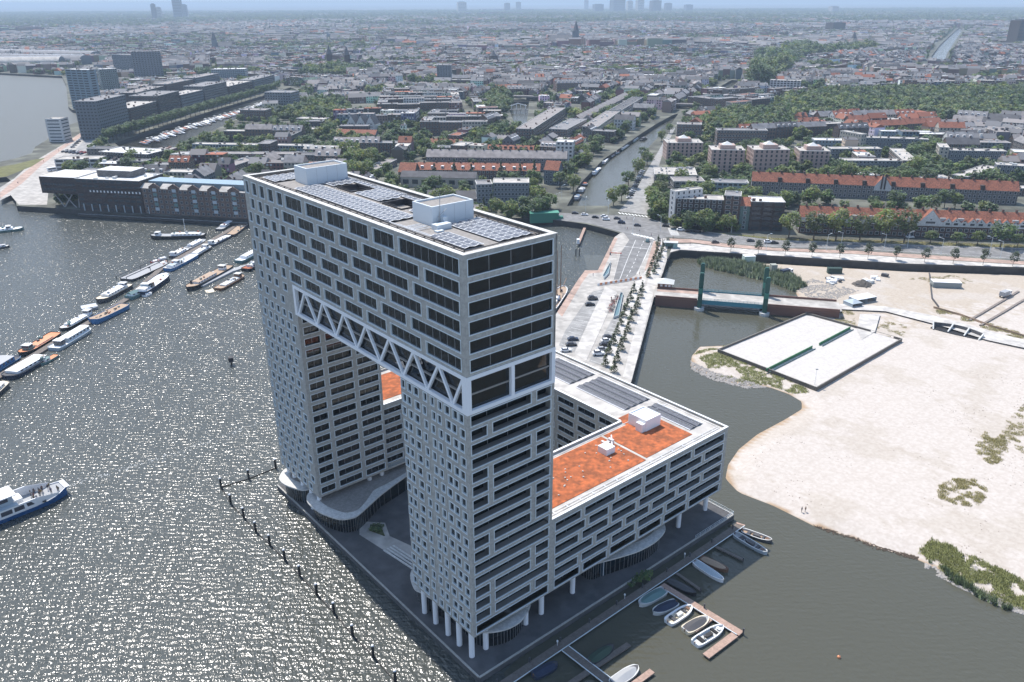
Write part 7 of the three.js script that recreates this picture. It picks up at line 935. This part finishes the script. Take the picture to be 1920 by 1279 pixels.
function placeWords(list, what) {   // list of {x, z, w}: gives each a phrase that singles it out
  const by = {}; for (const it of list) { let m = 1e9; for (const [n, p] of marks) { const d = Math.hypot(p[0] - it.x, p[1] - it.z); if (d < m) { m = d; it.m = n; it.d = d; it.side = it.z < p[1] ? 'behind' : 'before'; } } const k = it.w + it.m; (by[k] = by[k] || []).push(it); }
  for (const k in by) by[k].sort((a, b) => a.d - b.d).forEach((it, i) => { it.label = it.w + ', ' + (by[k].length > 1 ? (NTH[i] || 'farther') + ' to the ' : 'nearest to the ') + it.m; }); void what;
}
{
  reseed(99);
  const score = (u) => Math.max(u[3], u[5]) / Math.hypot(u[0], u[1]);
  units.sort((a, b) => score(b) - score(a));
  const nInd = 190, list = units.slice(0, nInd).map((u) => ({ u, x: u[0], z: u[1], w: wallWords[u[7]] + ' ' + (u[6] === 'gable' ? 'terrace with pitched ' : 'terrace with flat ') + roofWords[u[8]] + ' roof' })); placeWords(list);
  for (const { u, label } of list) { const [x, z, t, L, D, h, rk, wk, ok] = u, ux = Math.cos(t), uz = -Math.sin(t), s = (-uz) * (-x) + ux * (-z) > 0 ? 1 : -1, ox = -uz * s * D / 2, oz = ux * s * D / 2; block('terrace_house', label, [x + ox - ux * L / 2, z + oz - uz * L / 2], [x + ox + ux * L / 2, z + oz + uz * L / 2], h, D, wk, ok, { roof: rk, frame: pick([pm('grey', 0.7), pm('grey', 0.7), pm('pale', 0.7), pm('dark', 0.7)]), group: 'town terraces', chim: rk === 'gable' ? Math.max(1, Math.round(L / 11)) : 0, dorm: rk === 'gable' && rnd() < 0.5 ? Math.max(1, Math.round(L / 6)) : 0 }); foot.pop(); }
  // the rest of the town as instanced masses
  const rest = units.slice(nInd), B = new THREE.BoxGeometry(1, 1, 1); B.translate(0, 0.5, 0);
  const gable = new MB().quad([-0.5, 0, 0.5], [0.5, 0, 0.5], [0.5, 1, 0], [-0.5, 1, 0]).quad([0.5, 0, -0.5], [-0.5, 0, -0.5], [-0.5, 1, 0], [0.5, 1, 0]).tri([-0.5, 0, -0.5], [-0.5, 0, 0.5], [-0.5, 1, 0]).tri([0.5, 0, 0.5], [0.5, 0, -0.5], [0.5, 1, 0]).geo();
  const inst = (name, label, cat, geo, m, items) => { if (!items.length) return; const o = new THREE.InstancedMesh(geo, m, items.length), M4 = new THREE.Matrix4(), q = new THREE.Quaternion(), e = new THREE.Euler(), P = new THREE.Vector3(), S = new THREE.Vector3(), c = new THREE.Color(); items.forEach(([x, y, z, t, sx, sy, sz, col], i) => { e.set(0, t, 0); M4.compose(P.set(x, y, z), q.setFromEuler(e), S.set(sx, sy, sz)); o.setMatrixAt(i, M4); if (col) o.setColorAt(i, c.setRGB(...col)); }); o.name = numbered(name); tag(o, label, cat, null, 'stuff'); scene.add(o); };
  const wc = (k) => W0[k].color.toArray().map((v) => v * rr(0.75, 1.3)), rc = (k) => { const f = rr(0.5, 0.95); return R0[k].color.toArray().map((v) => v * f); };
  const walls = [], flats = [], gables = [], bits = [], wins = [];
  for (const [x, z, t, L, D, h, rk, wk, ok] of rest) {
    const d = Math.hypot(x, z), c = rc(ok); walls.push([x, LAND - 0.1, z, t, L, h, D, wc(wk)]);
    if (rk === 'gable') gables.push([x, LAND + h - 0.1, z, t, L + 0.3, rr(3, 5), D + 0.5, c]); else flats.push([x, LAND + h - 0.1, z, t, L + 0.15, 0.35, D + 0.15, c]);
    const nb = d < 1500 ? 3 : d < 3500 ? 2 : 1; for (let i = 0; i < nb; i++) { if (rnd() < 0.25) continue; const a = rr(-0.42, 0.42) * L, b = rr(-0.35, 0.35) * D, s = d > 3500 ? rr(3, 9) : rr(0.9, 2.6), lt = rnd(); bits.push([x + a * Math.cos(t) + b * Math.sin(t), LAND + h, z - a * Math.sin(t) + b * Math.cos(t), t, s, rr(0.8, 2.4) + (rk === 'gable' ? 2.2 : 0), s * rr(0.5, 1), lt < 0.4 ? [0.6, 0.6, 0.58] : lt < 0.7 ? [0.08, 0.07, 0.07] : [0.25, 0.14, 0.1]]); }
    if (d < 1500) { // windows on the two faces that can be seen
      const st = Math.max(2, Math.round(h / 3.1)), ux = Math.cos(t), uz = -Math.sin(t), s = (-uz) * (-x) + ux * (-z) > 0 ? 1 : -1, n = Math.max(2, Math.floor(L / 2.8)); for (let r = 0; r < st; r++) for (let i = 0; i < n; i++) { const a = -L / 2 + L * (i + 0.5) / n; wins.push([x + ux * a - uz * s * (D / 2 + 0.02), LAND + r * h / st + 0.9, z + uz * a + ux * s * (D / 2 + 0.02), t, 1.5, h / st * 0.55, 0.14, rnd() < 0.3 ? [0.5, 0.5, 0.5] : [0.03, 0.035, 0.045]]); }
    }
  }
  const vm = (rough, map) => mat(1, 1, 1, rough, map ? { map } : {});
  inst('town_walls', 'endless brick house fronts of the town beyond the near streets', 'town', B, vm(0.9), walls); inst('town_flat_roofs', 'flat grey and pale roofs of the distant town', 'town', B, vm(0.9), flats); inst('town_pitched_roofs', 'pitched grey and orange roofs of the distant town', 'town', gable, vm(0.85), gables); inst('town_roof_clutter', 'chimneys, dormers and skylights on the distant town roofs', 'town', B, vm(0.8), bits); inst('town_windows', 'small windows of the middle-distance town fronts', 'town', B, vm(0.25), wins);
  console.log('units', units.length, 'wins', wins.length, 'trees', treeList.length);
}

// ---------- trees and plants ----------
const leafy = () => new THREE.MeshPhysicalMaterial({ vertexColors: true, roughness: 0.95, transmission: 0.4, thickness: 0 }), leafMat = leafy(), barkMat = mat(0.09, 0.07, 0.055, 0.95);
function leafGeo(clumps, per, leaf, place, base, sd) {
  reseed(sd); const p = [], n = [], c = [], v = new THREE.Vector3(), a = new THREE.Vector3(), b = new THREE.Vector3(), o = new THREE.Vector3();
  for (let k = 0; k < clumps; k++) {
    const [x, y, z, r] = place(k), tone = rr(0.7, 1.35), yel = rr(0.85, 1.35);
    for (let i = 0; i < per; i++) {
      v.set(rr(-1, 1), rr(-1, 1), rr(-1, 1)).normalize(); const d = r * Math.cbrt(rr(0.25, 1)), cx = x + v.x * d, cy = y + v.y * d * 0.8, cz = z + v.z * d, s = leaf * rr(0.6, 1.3);
      o.copy(v).multiplyScalar(0.3); o.x += rr(-0.6, 0.6); o.y += rr(0.35, 1.1); o.z += rr(-0.6, 0.6); o.normalize(); a.set(rr(-1, 1), rr(-1, 1), rr(-1, 1)).cross(o).normalize().multiplyScalar(s); b.crossVectors(o, a).normalize().multiplyScalar(s * 0.75);
      const m = new THREE.Vector3().crossVectors(a, b).normalize(), t = tone * rr(0.85, 1.15); if (m.y < 0) { m.negate(); b.negate(); }
      const q = [[cx - a.x, cy - a.y, cz - a.z], [cx + b.x, cy + b.y, cz + b.z], [cx + a.x, cy + a.y, cz + a.z], [cx - b.x, cy - b.y, cz - b.z]];
      for (const j of [0, 2, 1, 0, 3, 2]) { p.push(...q[j]); n.push(m.x, m.y, m.z); c.push(base[0] * t * yel, base[1] * t, base[2] * t); }
    }
  }
  const g = new THREE.BufferGeometry(); g.setAttribute('position', new THREE.Float32BufferAttribute(p, 3)); g.setAttribute('normal', new THREE.Float32BufferAttribute(n, 3)); g.setAttribute('color', new THREE.Float32BufferAttribute(c, 3)); return g;
}
const ball = (rx, ry, cy, cr) => () => { const u = rr(-1, 1), t = rr(0, 6.283), k = Math.cbrt(rr(0.3, 1)), s = Math.sqrt(1 - u * u); return [rx * k * s * Math.cos(t), cy + ry * k * u, rx * k * s * Math.sin(t), cr * rr(0.7, 1.25)]; };
const cone = (r, y0, y1, cr) => () => { const h = Math.pow(rnd(), 1.5), t = rr(0, 6.283), q = r * (1 - h) * Math.sqrt(rr(0.2, 1)); return [q * Math.cos(t), y0 + (y1 - y0) * h, q * Math.sin(t), cr * (1.1 - 0.7 * h)]; };
function trunkGeo(h, r, limbs, reach, sd) { reseed(sd); const m = new MB().cyl(0, 0, 0, h, r, r * 0.55, 7, false); for (let i = 0; i < limbs; i++) { const t = i / limbs * 6.283 + rr(-0.4, 0.4), y = h * rr(0.6, 0.95); m.bar([0, y, 0], [reach * Math.cos(t), y + reach * rr(0.7, 1.2), reach * Math.sin(t)], r * 0.5); } return m.geo(); }
const G1 = [0.092, 0.155, 0.028], G2 = [0.062, 0.12, 0.028], G3 = [0.135, 0.19, 0.030], GD = [0.040, 0.070, 0.028];
const kinds = [
  { n: 'broadleaf_tree', w: ['round dark green tree', 'round light green tree', 'bushy mid-green tree'], crowns: [leafGeo(30, 20, 0.62, ball(3.9, 3.6, 7.4, 1.7), G2, 1), leafGeo(30, 20, 0.62, ball(3.7, 3.9, 7.6, 1.7), G3, 2), leafGeo(34, 18, 0.62, ball(4.3, 3.3, 7.0, 1.6), G1, 3)], trunk: trunkGeo(5.5, 0.3, 5, 2.2, 4) },
  { n: 'fir_tree', w: ['dark pointed fir'], crowns: [leafGeo(40, 14, 0.5, cone(3.2, 1.5, 13, 1.1), GD, 5)], trunk: trunkGeo(11, 0.25, 4, 0.8, 6) },
  { n: 'quay_sapling', w: ['small cone-shaped sapling'], crowns: [leafGeo(30, 16, 0.24, cone(1.3, 0.8, 5.4, 0.6), [0.07, 0.10, 0.035], 7)], trunk: trunkGeo(3, 0.07, 3, 0.4, 8) },
  { n: 'dike_sapling', w: ['young street tree'], crowns: [leafGeo(28, 18, 0.32, ball(1.6, 2.5, 4.7, 0.9), [0.05, 0.078, 0.032], 9)], trunk: trunkGeo(3.4, 0.1, 3, 0.8, 10) },
  { n: 'street_tree', w: ['tall light green street tree'], crowns: [leafGeo(44, 24, 0.55, ball(5.0, 4.3, 9.6, 1.7), G3, 11), leafGeo(44, 24, 0.55, ball(4.6, 4.6, 9.8, 1.7), [0.085, 0.12, 0.028], 12)], trunk: trunkGeo(7, 0.35, 6, 2.6, 13) }];
let treeCount = 0;
function tree(k, v, x, y, z, s, label, group) {
  const K = kinds[k]; treeCount++; const t = thing(K.n, label, 'tree', group, [x, y, z], (x * 7.13 + z * 3.7) % 6.28); t.scale.set(s, s * (0.92 + 0.16 * hash2(Math.round(x * 10), Math.round(z * 10))), s);
  mesh('trunk', K.trunk, barkMat, t); mesh('crown', K.crowns[v % K.crowns.length], leafMat, t); return t;
}
{
  const N = ['first', 'second', 'third', 'fourth', 'fifth', 'sixth', 'seventh', 'eighth', 'ninth', 'tenth', 'eleventh', 'twelfth', 'thirteenth'];
  const rowL = [[35.1,-275],[37.8,-286.5],[40.6,-295.4],[43.4,-306],[46.2,-316.7],[48.8,-326.1],[51.6,-336.6],[54.4,-346.3],[57.4,-357.3]], rowR = [[37.7,-269.3],[40,-278.9],[42.8,-289.5],[45.5,-299.2],[48.1,-308.3],[51.1,-320.4],[53.9,-329.3],[56.4,-337.9],[59.5,-351.3],[61.8,-359.5]], upL = [[67.8,-380.2],[71.1,-392.3],[73.5,-400.4],[76.6,-410.7],[79.6,-423.5],[82.5,-437]], upR = [[72,-386.1],[74.7,-395.8],[77.8,-407.8],[80.3,-415.5],[83.3,-426.5]];
  for (const [r, l] of [[rowL, 'left sapling row of the lower quay strip'], [rowR, 'right sapling row of the lower quay strip'], [upL, 'left sapling row of the upper quay strip'], [upR, 'right sapling row of the upper quay strip']]) r.forEach((p, i) => tree(2, 0, p[0], LAND, p[1], 0.92 + 0.2 * hash2(i, 3), N[i] + ' small cone-shaped tree from the near end, ' + l, 'quay saplings'));
  [[120,-422.4],[134.1,-418.9],[147.6,-415.5],[161.1,-412.8],[174.8,-409.6],[189.2,-408],[203,-405.5],[216.4,-402],[229.9,-399],[244,-396.3],[258.1,-394.1]].forEach((p, i) => tree(3, 0, p[0], LAND, p[1] - 1.5, 1.15, N[i] + ' young street tree from the left in the row along the dike wall', 'dike saplings'));
  [[160.5,-451.3],[173.2,-446.6],[185,-444.1],[198.6,-443.9],[210.2,-441.5],[221.7,-439.2]].forEach((p, i) => tree(4, i, p[0], LAND, p[1], 1.15 + 0.08 * (i % 3), N[i] + ' large light green street tree from the left before the front orange terrace', 'big street trees'));
  [[236,-437.9],[249.5,-435.5],[260.5,-434.2],[270.9,-429.8],[280.3,-429.7]].forEach((p, i) => tree(i === 3 ? 0 : 0, i === 3 ? 0 : 2, p[0], LAND, p[1], i === 3 ? 1.35 : 0.75, i === 3 ? 'dark full-grown tree among the small ones before the right end of the front terrace' : N[i] + ' small round tree right of the big street trees', 'round trees before the terrace'));
  const put = (pts, k, v, s, l) => pts.forEach((p, i) => tree(k, v + i, p[0], LAND, p[1], s * (0.85 + 0.3 * hash2(i, v)), (N[i] || 'last') + ' ' + l, l));
  put([[-59,-617.1],[-43.2,-614.7],[-30.5,-614.5],[-8,-612],[6.6,-611.7],[17.3,-613.5]], 1, 0, 1.25, 'dark fir from the left before the orange-roofed row');
  put([[-17.8,-516],[-13.3,-518.8]], 1, 0, 0.9, 'narrow dark poplar beside the corner house');
  put([[9.1,-518.4],[18.3,-530.1],[25.8,-524],[20.2,-506.8],[-9.9,-505.9],[35.9,-590.1],[42.4,-616.9],[44.7,-575.5]], 0, 0, 1.2, 'round tree at the canal mouth behind the tower');
  put([[60.8,-702.5],[73,-723.1],[81.1,-756.7],[62.3,-666],[101.6,-812.6],[121.4,-861.6],[134.1,-892.2],[150.4,-942.3],[165.1,-969.2]], 0, 1, 1.15, 'round tree on the left canal bank');
  put([[68.5,-532.2],[75.5,-544.6],[86.2,-589.1],[99.6,-632.1],[113.7,-676.5],[114.3,-701.2],[147.4,-801.4],[164.6,-852.9]], 0, 1, 1.05, 'round tree on the right canal bank');
  put([[94.9,-522.7],[101.4,-544.1],[95.2,-537.9],[98.6,-513.9]], 4, 0, 1.05, 'big light green tree left of the pale corner house');
  put([[141,-580.7],[150.9,-610.6],[141.7,-499.1],[134.9,-517.6]], 0, 0, 1.2, 'dark tree behind the brick junction block');
  put([[152.8,-546.4],[165.6,-539.7],[176.6,-536.4],[186.8,-530],[162.2,-521.5],[234.3,-508.6],[285.8,-522.2],[291.2,-519.1]], 0, 0, 0.95, 'garden tree between the two orange terraces');
  put([[-101.2,-606.2],[-114.1,-620.2],[-122.1,-632.7],[-98.7,-636.4],[-114.2,-654.1],[-129.9,-645.7],[-88.5,-592.6]], 0, 2, 1.1, 'tree above the tower roof');
  put([[-125,-706.9],[-101.6,-706.4],[-89.9,-686.1]], 1, 0, 1.15, 'tall dark conifer left of the orange-roofed row');
  put([[-294,-610.2],[-301.4,-636.6],[-282.9,-610],[-287.4,-636.3],[-271.4,-609.7],[-284.1,-651.3],[-286.2,-681.1],[-305,-686.3],[-315.8,-674.6]], 0, 2, 1.25, 'tree behind the dark modern block');
  put([[-351.9,-642],[-343.7,-637.5],[-339.8,-641.7]], 0, 1, 1.0, 'tree before the white banded block');
  put([[-263.4,-710.3],[-253.4,-715.2],[-229.7,-714.6],[-220.9,-717],[-277.1,-666.8],[-267,-657.5],[-235.6,-661.3]], 0, 1, 0.95, 'tree among the long flats');
  put([[110.5,-588.6],[135.6,-553.2],[184.7,-630.2],[194.4,-647.2],[230.6,-669.1],[220.8,-629.4],[254.4,-628.7],[236.2,-604.9],[168.4,-687.4],[209.5,-725.2]], 0, 0, 1.15, 'dark tree between the pink blocks'); put([[289.6,-584.9],[306.5,-611.3],[326,-644.3],[304.9,-588.3],[352.7,-695.4]], 0, 0, 1.5, 'tall dark tree of the clump right of the white-roofed block'); put([[-85.9,-653.5],[-77.5,-636],[-62.7,-592.1],[-34.3,-577],[-21.2,-591.3],[-15.6,-573.2],[-1.5,-576.4],[16,-579.6],[20.2,-590.4],[2.5,-604]], 0, 0, 0.85, 'garden tree between the garage hall and the orange-roofed row');
  put([[-380.8,-754],[-376.3,-734.2]], 0, 1, 1, 'roadside tree at the river square');
  // clipped row along the old harbour canal
  const a = [[-399.5,-813],[-393.2,-869.1],[-387.7,-954.9],[-379.8,-1058.3],[-371.6,-1165.5],[-363.6,-1328.4]]; for (let i = 0; i < 40; i++) { const k = i / 40 * 5, s = Math.floor(k), p = lerp2(a[s], a[s + 1], k - s); tree(0, 0, p[0], LAND, p[1], 1.3, ordw(i + 1) + ' dark tree from the river in the even row along the old harbour canal', 'harbour canal tree row'); }
}
{ // town trees: the largest in view stand alone, the others form masses
  const sc = (t) => t[2] / Math.hypot(t[0], t[1]); treeList.sort((a, b) => sc(b) - sc(a));
  const nInd = Math.max(0, 300 - treeCount), list = treeList.slice(0, nInd).map((t, i) => ({ t, v: i % 3, x: t[0], z: t[1], w: t[3] ? kinds[1].w[0] : kinds[0].w[i % 3] })); placeWords(list);
  for (const { t, v, label } of list) tree(t[3], v, t[0], LAND, t[1], t[2], label, 'town trees');
  const rest = treeList.slice(nInd), M4 = new THREE.Matrix4(), q = new THREE.Quaternion(), e = new THREE.Euler(), P = new THREE.Vector3(), S = new THREE.Vector3(), col = new THREE.Color(); reseed(123);
  const lo = [leafGeo(20, 16, 0.95, ball(3.5, 3.2, 5.6, 1.7), [1, 1, 1], 21), leafGeo(20, 16, 0.95, ball(3.9, 2.8, 5.2, 1.7), [1, 1, 1], 22)], im = leafy();
  lo.forEach((g, k) => { const items = rest.filter((_, i) => i % 2 === k), o = new THREE.InstancedMesh(g, im, items.length); items.forEach(([x, z, s], i) => { e.set(0, rr(0, 6.28), 0); M4.compose(P.set(x, LAND - 0.5, z), q.setFromEuler(e), S.set(s, s * rr(0.85, 1.15), s)); o.setMatrixAt(i, M4); const b = pick([G1, G2, G3, G2]), f = rr(0.8, 1.2); o.setColorAt(i, col.setRGB(b[0] * f, b[1] * f, b[2] * f)); }); o.name = numbered('town_trees'); tag(o, 'green tree crowns scattered through the distant town and parks, ' + (k ? 'wider crowns' : 'taller crowns'), 'trees', null, 'stuff'); scene.add(o); });
}
{ // reeds, grass tufts and stones on the sand spit
  reseed(321);
  const tuft = (n, h, w, base, sd) => { reseed(sd); const p = [], nn = [], c = []; for (let i = 0; i < n; i++) { const t = rr(0, 6.28), r = w * Math.sqrt(rnd()), x = r * Math.cos(t), z = r * Math.sin(t), H = h * rr(0.6, 1.2), lx = rr(-0.3, 0.3) * h, lz = rr(-0.3, 0.3) * h, b = 0.05 + 0.04 * h, k = rr(0.7, 1.3), u = rr(0, 3.14); p.push(x - b * Math.cos(u), 0, z - b * Math.sin(u), x + b * Math.cos(u), 0, z + b * Math.sin(u), x + lx, H, z + lz); for (let j = 0; j < 3; j++) { nn.push(0, 1, 0); c.push(base[0] * k, base[1] * k, base[2] * k); } } const g = new THREE.BufferGeometry(); g.setAttribute('position', new THREE.Float32BufferAttribute(p, 3)); g.setAttribute('normal', new THREE.Float32BufferAttribute(nn, 3)); g.setAttribute('color', new THREE.Float32BufferAttribute(c, 3)); return g; };
  const scatter = (name, label, cat, geo, m, pts, y) => { const o = new THREE.InstancedMesh(geo, m, pts.length), M4 = new THREE.Matrix4(), q = new THREE.Quaternion(), e = new THREE.Euler(), P = new THREE.Vector3(), S = new THREE.Vector3(); pts.forEach(([x, z, s], i) => { e.set(0, rr(0, 6.28), 0); M4.compose(P.set(x, y(x, z), z), q.setFromEuler(e), S.set(s, s, s)); o.setMatrixAt(i, M4); }); o.name = numbered(name); tag(o, label, cat, null, 'stuff'); scene.add(o); };
  const fill = (poly, n, lo, hi, thr = 0.5, f = 0.25) => { let x0 = 1e9, x1 = -1e9, z0 = 1e9, z1 = -1e9; for (const [x, z] of poly) { x0 = Math.min(x0, x); x1 = Math.max(x1, x); z0 = Math.min(z0, z); z1 = Math.max(z1, z); } const o = []; for (let i = 0; i < n * 30 && o.length < n; i++) { const x = rr(x0, x1), z = rr(z0, z1); if (inside(poly, x, z) && fbm(x * f + 3, z * f + 7, 3) > thr) o.push([x, z, rr(lo, hi)]); } return o; };
  const dry = tuft(22, 0.4, 0.7, [0.34, 0.31, 0.12], 41), green = tuft(24, 0.45, 0.7, [0.20, 0.22, 0.07], 42), reed = tuft(30, 1.9, 0.7, [0.10, 0.15, 0.06], 43);
  const y = (x, z) => Math.max(0, sandY(x, z)) - 0.02;
  scatter('bank_grass', 'green grass on the bank outside the sand field', 'grass', green, leafMat, [...fill([[74,-289.2],[81.7,-292.2],[93.6,-277.9],[108.7,-257.3],[101.1,-257.4],[93.8,-264.9],[85.7,-264.1],[76.2,-273.3]], 900, 0.8, 1.4, 0.42), ...fill([[71.7,-292.3],[82.6,-295.9],[109.1,-316.7],[114.7,-320.3],[83.2,-298.6],[75.1,-296]], 160, 0.7, 1.1, 0.45)], y);
  scatter('dune_grass', 'dry yellow-green grass patches on the open sand', 'grass', dry, leafMat, [...fill([[123,-197],[129.3,-200.3],[135.2,-199.7],[135.3,-192.8],[128,-186.3],[122.8,-187.6],[120,-190.3]], 380, 0.7, 1.2, 0.47, 0.5), ...fill([[145.2,-218.5],[153.7,-227.9],[158.2,-225.1],[150.9,-211.5],[144.3,-207.8],[143.1,-213.1]], 320, 0.7, 1.3, 0.46, 0.4), ...fill([[160.9,-231.4],[178.8,-248.4],[196.5,-254.4],[175.2,-220.9],[157.9,-214.5],[155.9,-221.1]], 700, 0.7, 1.3, 0.47, 0.3), ...fill([[147.3,-346.3],[154.8,-340.6],[145.9,-315.1],[141.5,-321.2],[135.2,-332.8]], 320, 0.6, 1.0, 0.47), ...fill([[159,-327.3],[170.1,-320.9],[159.9,-303.3],[154.8,-312]], 120, 0.5, 1, 0.5), ...fill([[192.6,-343.6],[199.5,-333.3],[212.2,-314.3],[218.6,-302.7],[215.2,-297.2],[201.7,-315.6],[190,-333.5]], 500, 0.7, 1.3, 0.45), ...fill([[198.9,-384.2],[225.5,-389],[230,-377.2],[209.6,-373.4]], 200, 0.6, 1.1, 0.5)], y);
  scatter('shore_scrub', 'rough green scrub on the stony shore at the lower right', 'grass', green, leafMat, fill([[104,-167.3],[109.4,-171.7],[113.8,-167.2],[118.4,-160.9],[124.1,-154.9],[127.3,-147.8],[120.9,-143.5],[112.8,-150.7],[107.4,-157.4],[104.5,-163.5]], 1300, 0.8, 1.7, 0.44, 0.35), y);
  scatter('reeds', 'green reed belt along the bank of the side basin', 'reeds', reed, leafMat, [...fill([[99.7,-416.5],[110.2,-418.3],[130,-406.5],[141.7,-390.2],[144.7,-373.4],[137.2,-368],[128.8,-383.5],[115.7,-394.9],[104.2,-405.1]], 700, 0.9, 1.7, 0.3), ...fill([[104,-164.3],[106.6,-161],[111.8,-151.2],[115.7,-147],[113.7,-145.8],[107.3,-154.7],[103.6,-160.2]], 60, 0.6, 1.0, 0.5)], y);
  const stone = new THREE.DodecahedronGeometry(0.42, 0); stone.scale(1.2, 0.7, 1); const sm = mat(0.30, 0.28, 0.26, 0.95);
  scatter('rip_rap', 'grey stones along the shore of the sand spit', 'stones', stone, sm, [...fill([[70.2,-287.1],[68.4,-278.2],[75.2,-269.2],[85.3,-262.3],[93.2,-263.1],[86.7,-267.7],[76.6,-275.2],[72.1,-282.1]], 700, 0.5, 1.3, 0.2), ...fill([[103.2,-163.5],[108.7,-157.4],[113.3,-151.6],[120.9,-143.5],[122.3,-140.9],[111.8,-149],[106.4,-155.4],[102.6,-161]], 700, 0.5, 1.3, 0.25), ...fill([[139.2,-370.3],[150.7,-384.9],[158.4,-376.5],[167.4,-366],[152.9,-354.9],[140.5,-355]], 800, 0.5, 1.2, 0.35), ...fill([[108,-166.6],[112.3,-164.5],[115.7,-158.3],[112.6,-157.3],[107.9,-161]], 160, 0.4, 0.9, 0.5)], y);
  scatter('driftwood', 'thin line of dark flotsam along the tide mark', 'flotsam', new THREE.BoxGeometry(0.9, 0.1, 0.14), mat(0.07, 0.05, 0.035, 0.95), (() => { const o = [], l = [[81.2,-178.8],[89.2,-173.8],[94.4,-169.5],[99.8,-166.5],[102.2,-165.2]]; for (let i = 0; i < 240; i++) { const k = rnd() * 3.99, s = Math.floor(k), p = lerp2(l[s], l[s + 1], k - s); o.push([p[0] + rr(-0.5, 0.5), p[1] + rr(-0.5, 0.5), rr(0.4, 1.5)]); } return o; })(), (x, z) => y(x, z) + 0.06);
  scatter('sand_debris', 'small dark debris and tracks strewn on the open sand', 'debris', new THREE.DodecahedronGeometry(0.16, 0), mat(0.24, 0.20, 0.17, 0.95), fill([[72.5,-215.3],[98.3,-243.2],[122,-257.2],[157.1,-292.4],[191.9,-272.1],[124.2,-157.3],[110.4,-174.4],[92.3,-181.6],[73.7,-191.9]], 420, 0.3, 1.1, 0.6, 0.12), y);
  scatter('verge_grass', 'dry grass on the verge of the dike road', 'grass', dry, leafMat, fill([[137.9,-457.4],[151.3,-450.3],[196,-446.2],[238.8,-440],[286.6,-433.8],[307.5,-429.3],[304.2,-424.1],[283.5,-428.6],[236.2,-434.6],[194.2,-441.8],[150.3,-446.9]], 900, 0.8, 1.5, 0.3), () => LAND + 0.03);
  const hedge = leafGeo(10, 14, 0.28, ball(0.9, 0.6, 0.7, 0.5), G2, 51);
  scatter('courtyard_shrubs', 'dark shrubs in the tower court and on the jetty edge', 'shrubs', hedge, leafMat, [...[[16, 37], [18, 36], [19, 38.5], [17, 39.5], [14, 39], [44, -4.4], [46, -4.2], [48, -4.6], [50, -4.3], [9.6, 54], [8.8, 55]].map(([a, b]) => { const p = towerAt(a, b, 0); return [p[0], p[2], rr(0.8, 1.5)]; })], () => DECK);
}

scene.traverse((o) => { if (o.isMesh) { o.castShadow = true; o.receiveShadow = true; } });
renderer.render(scene, camera);
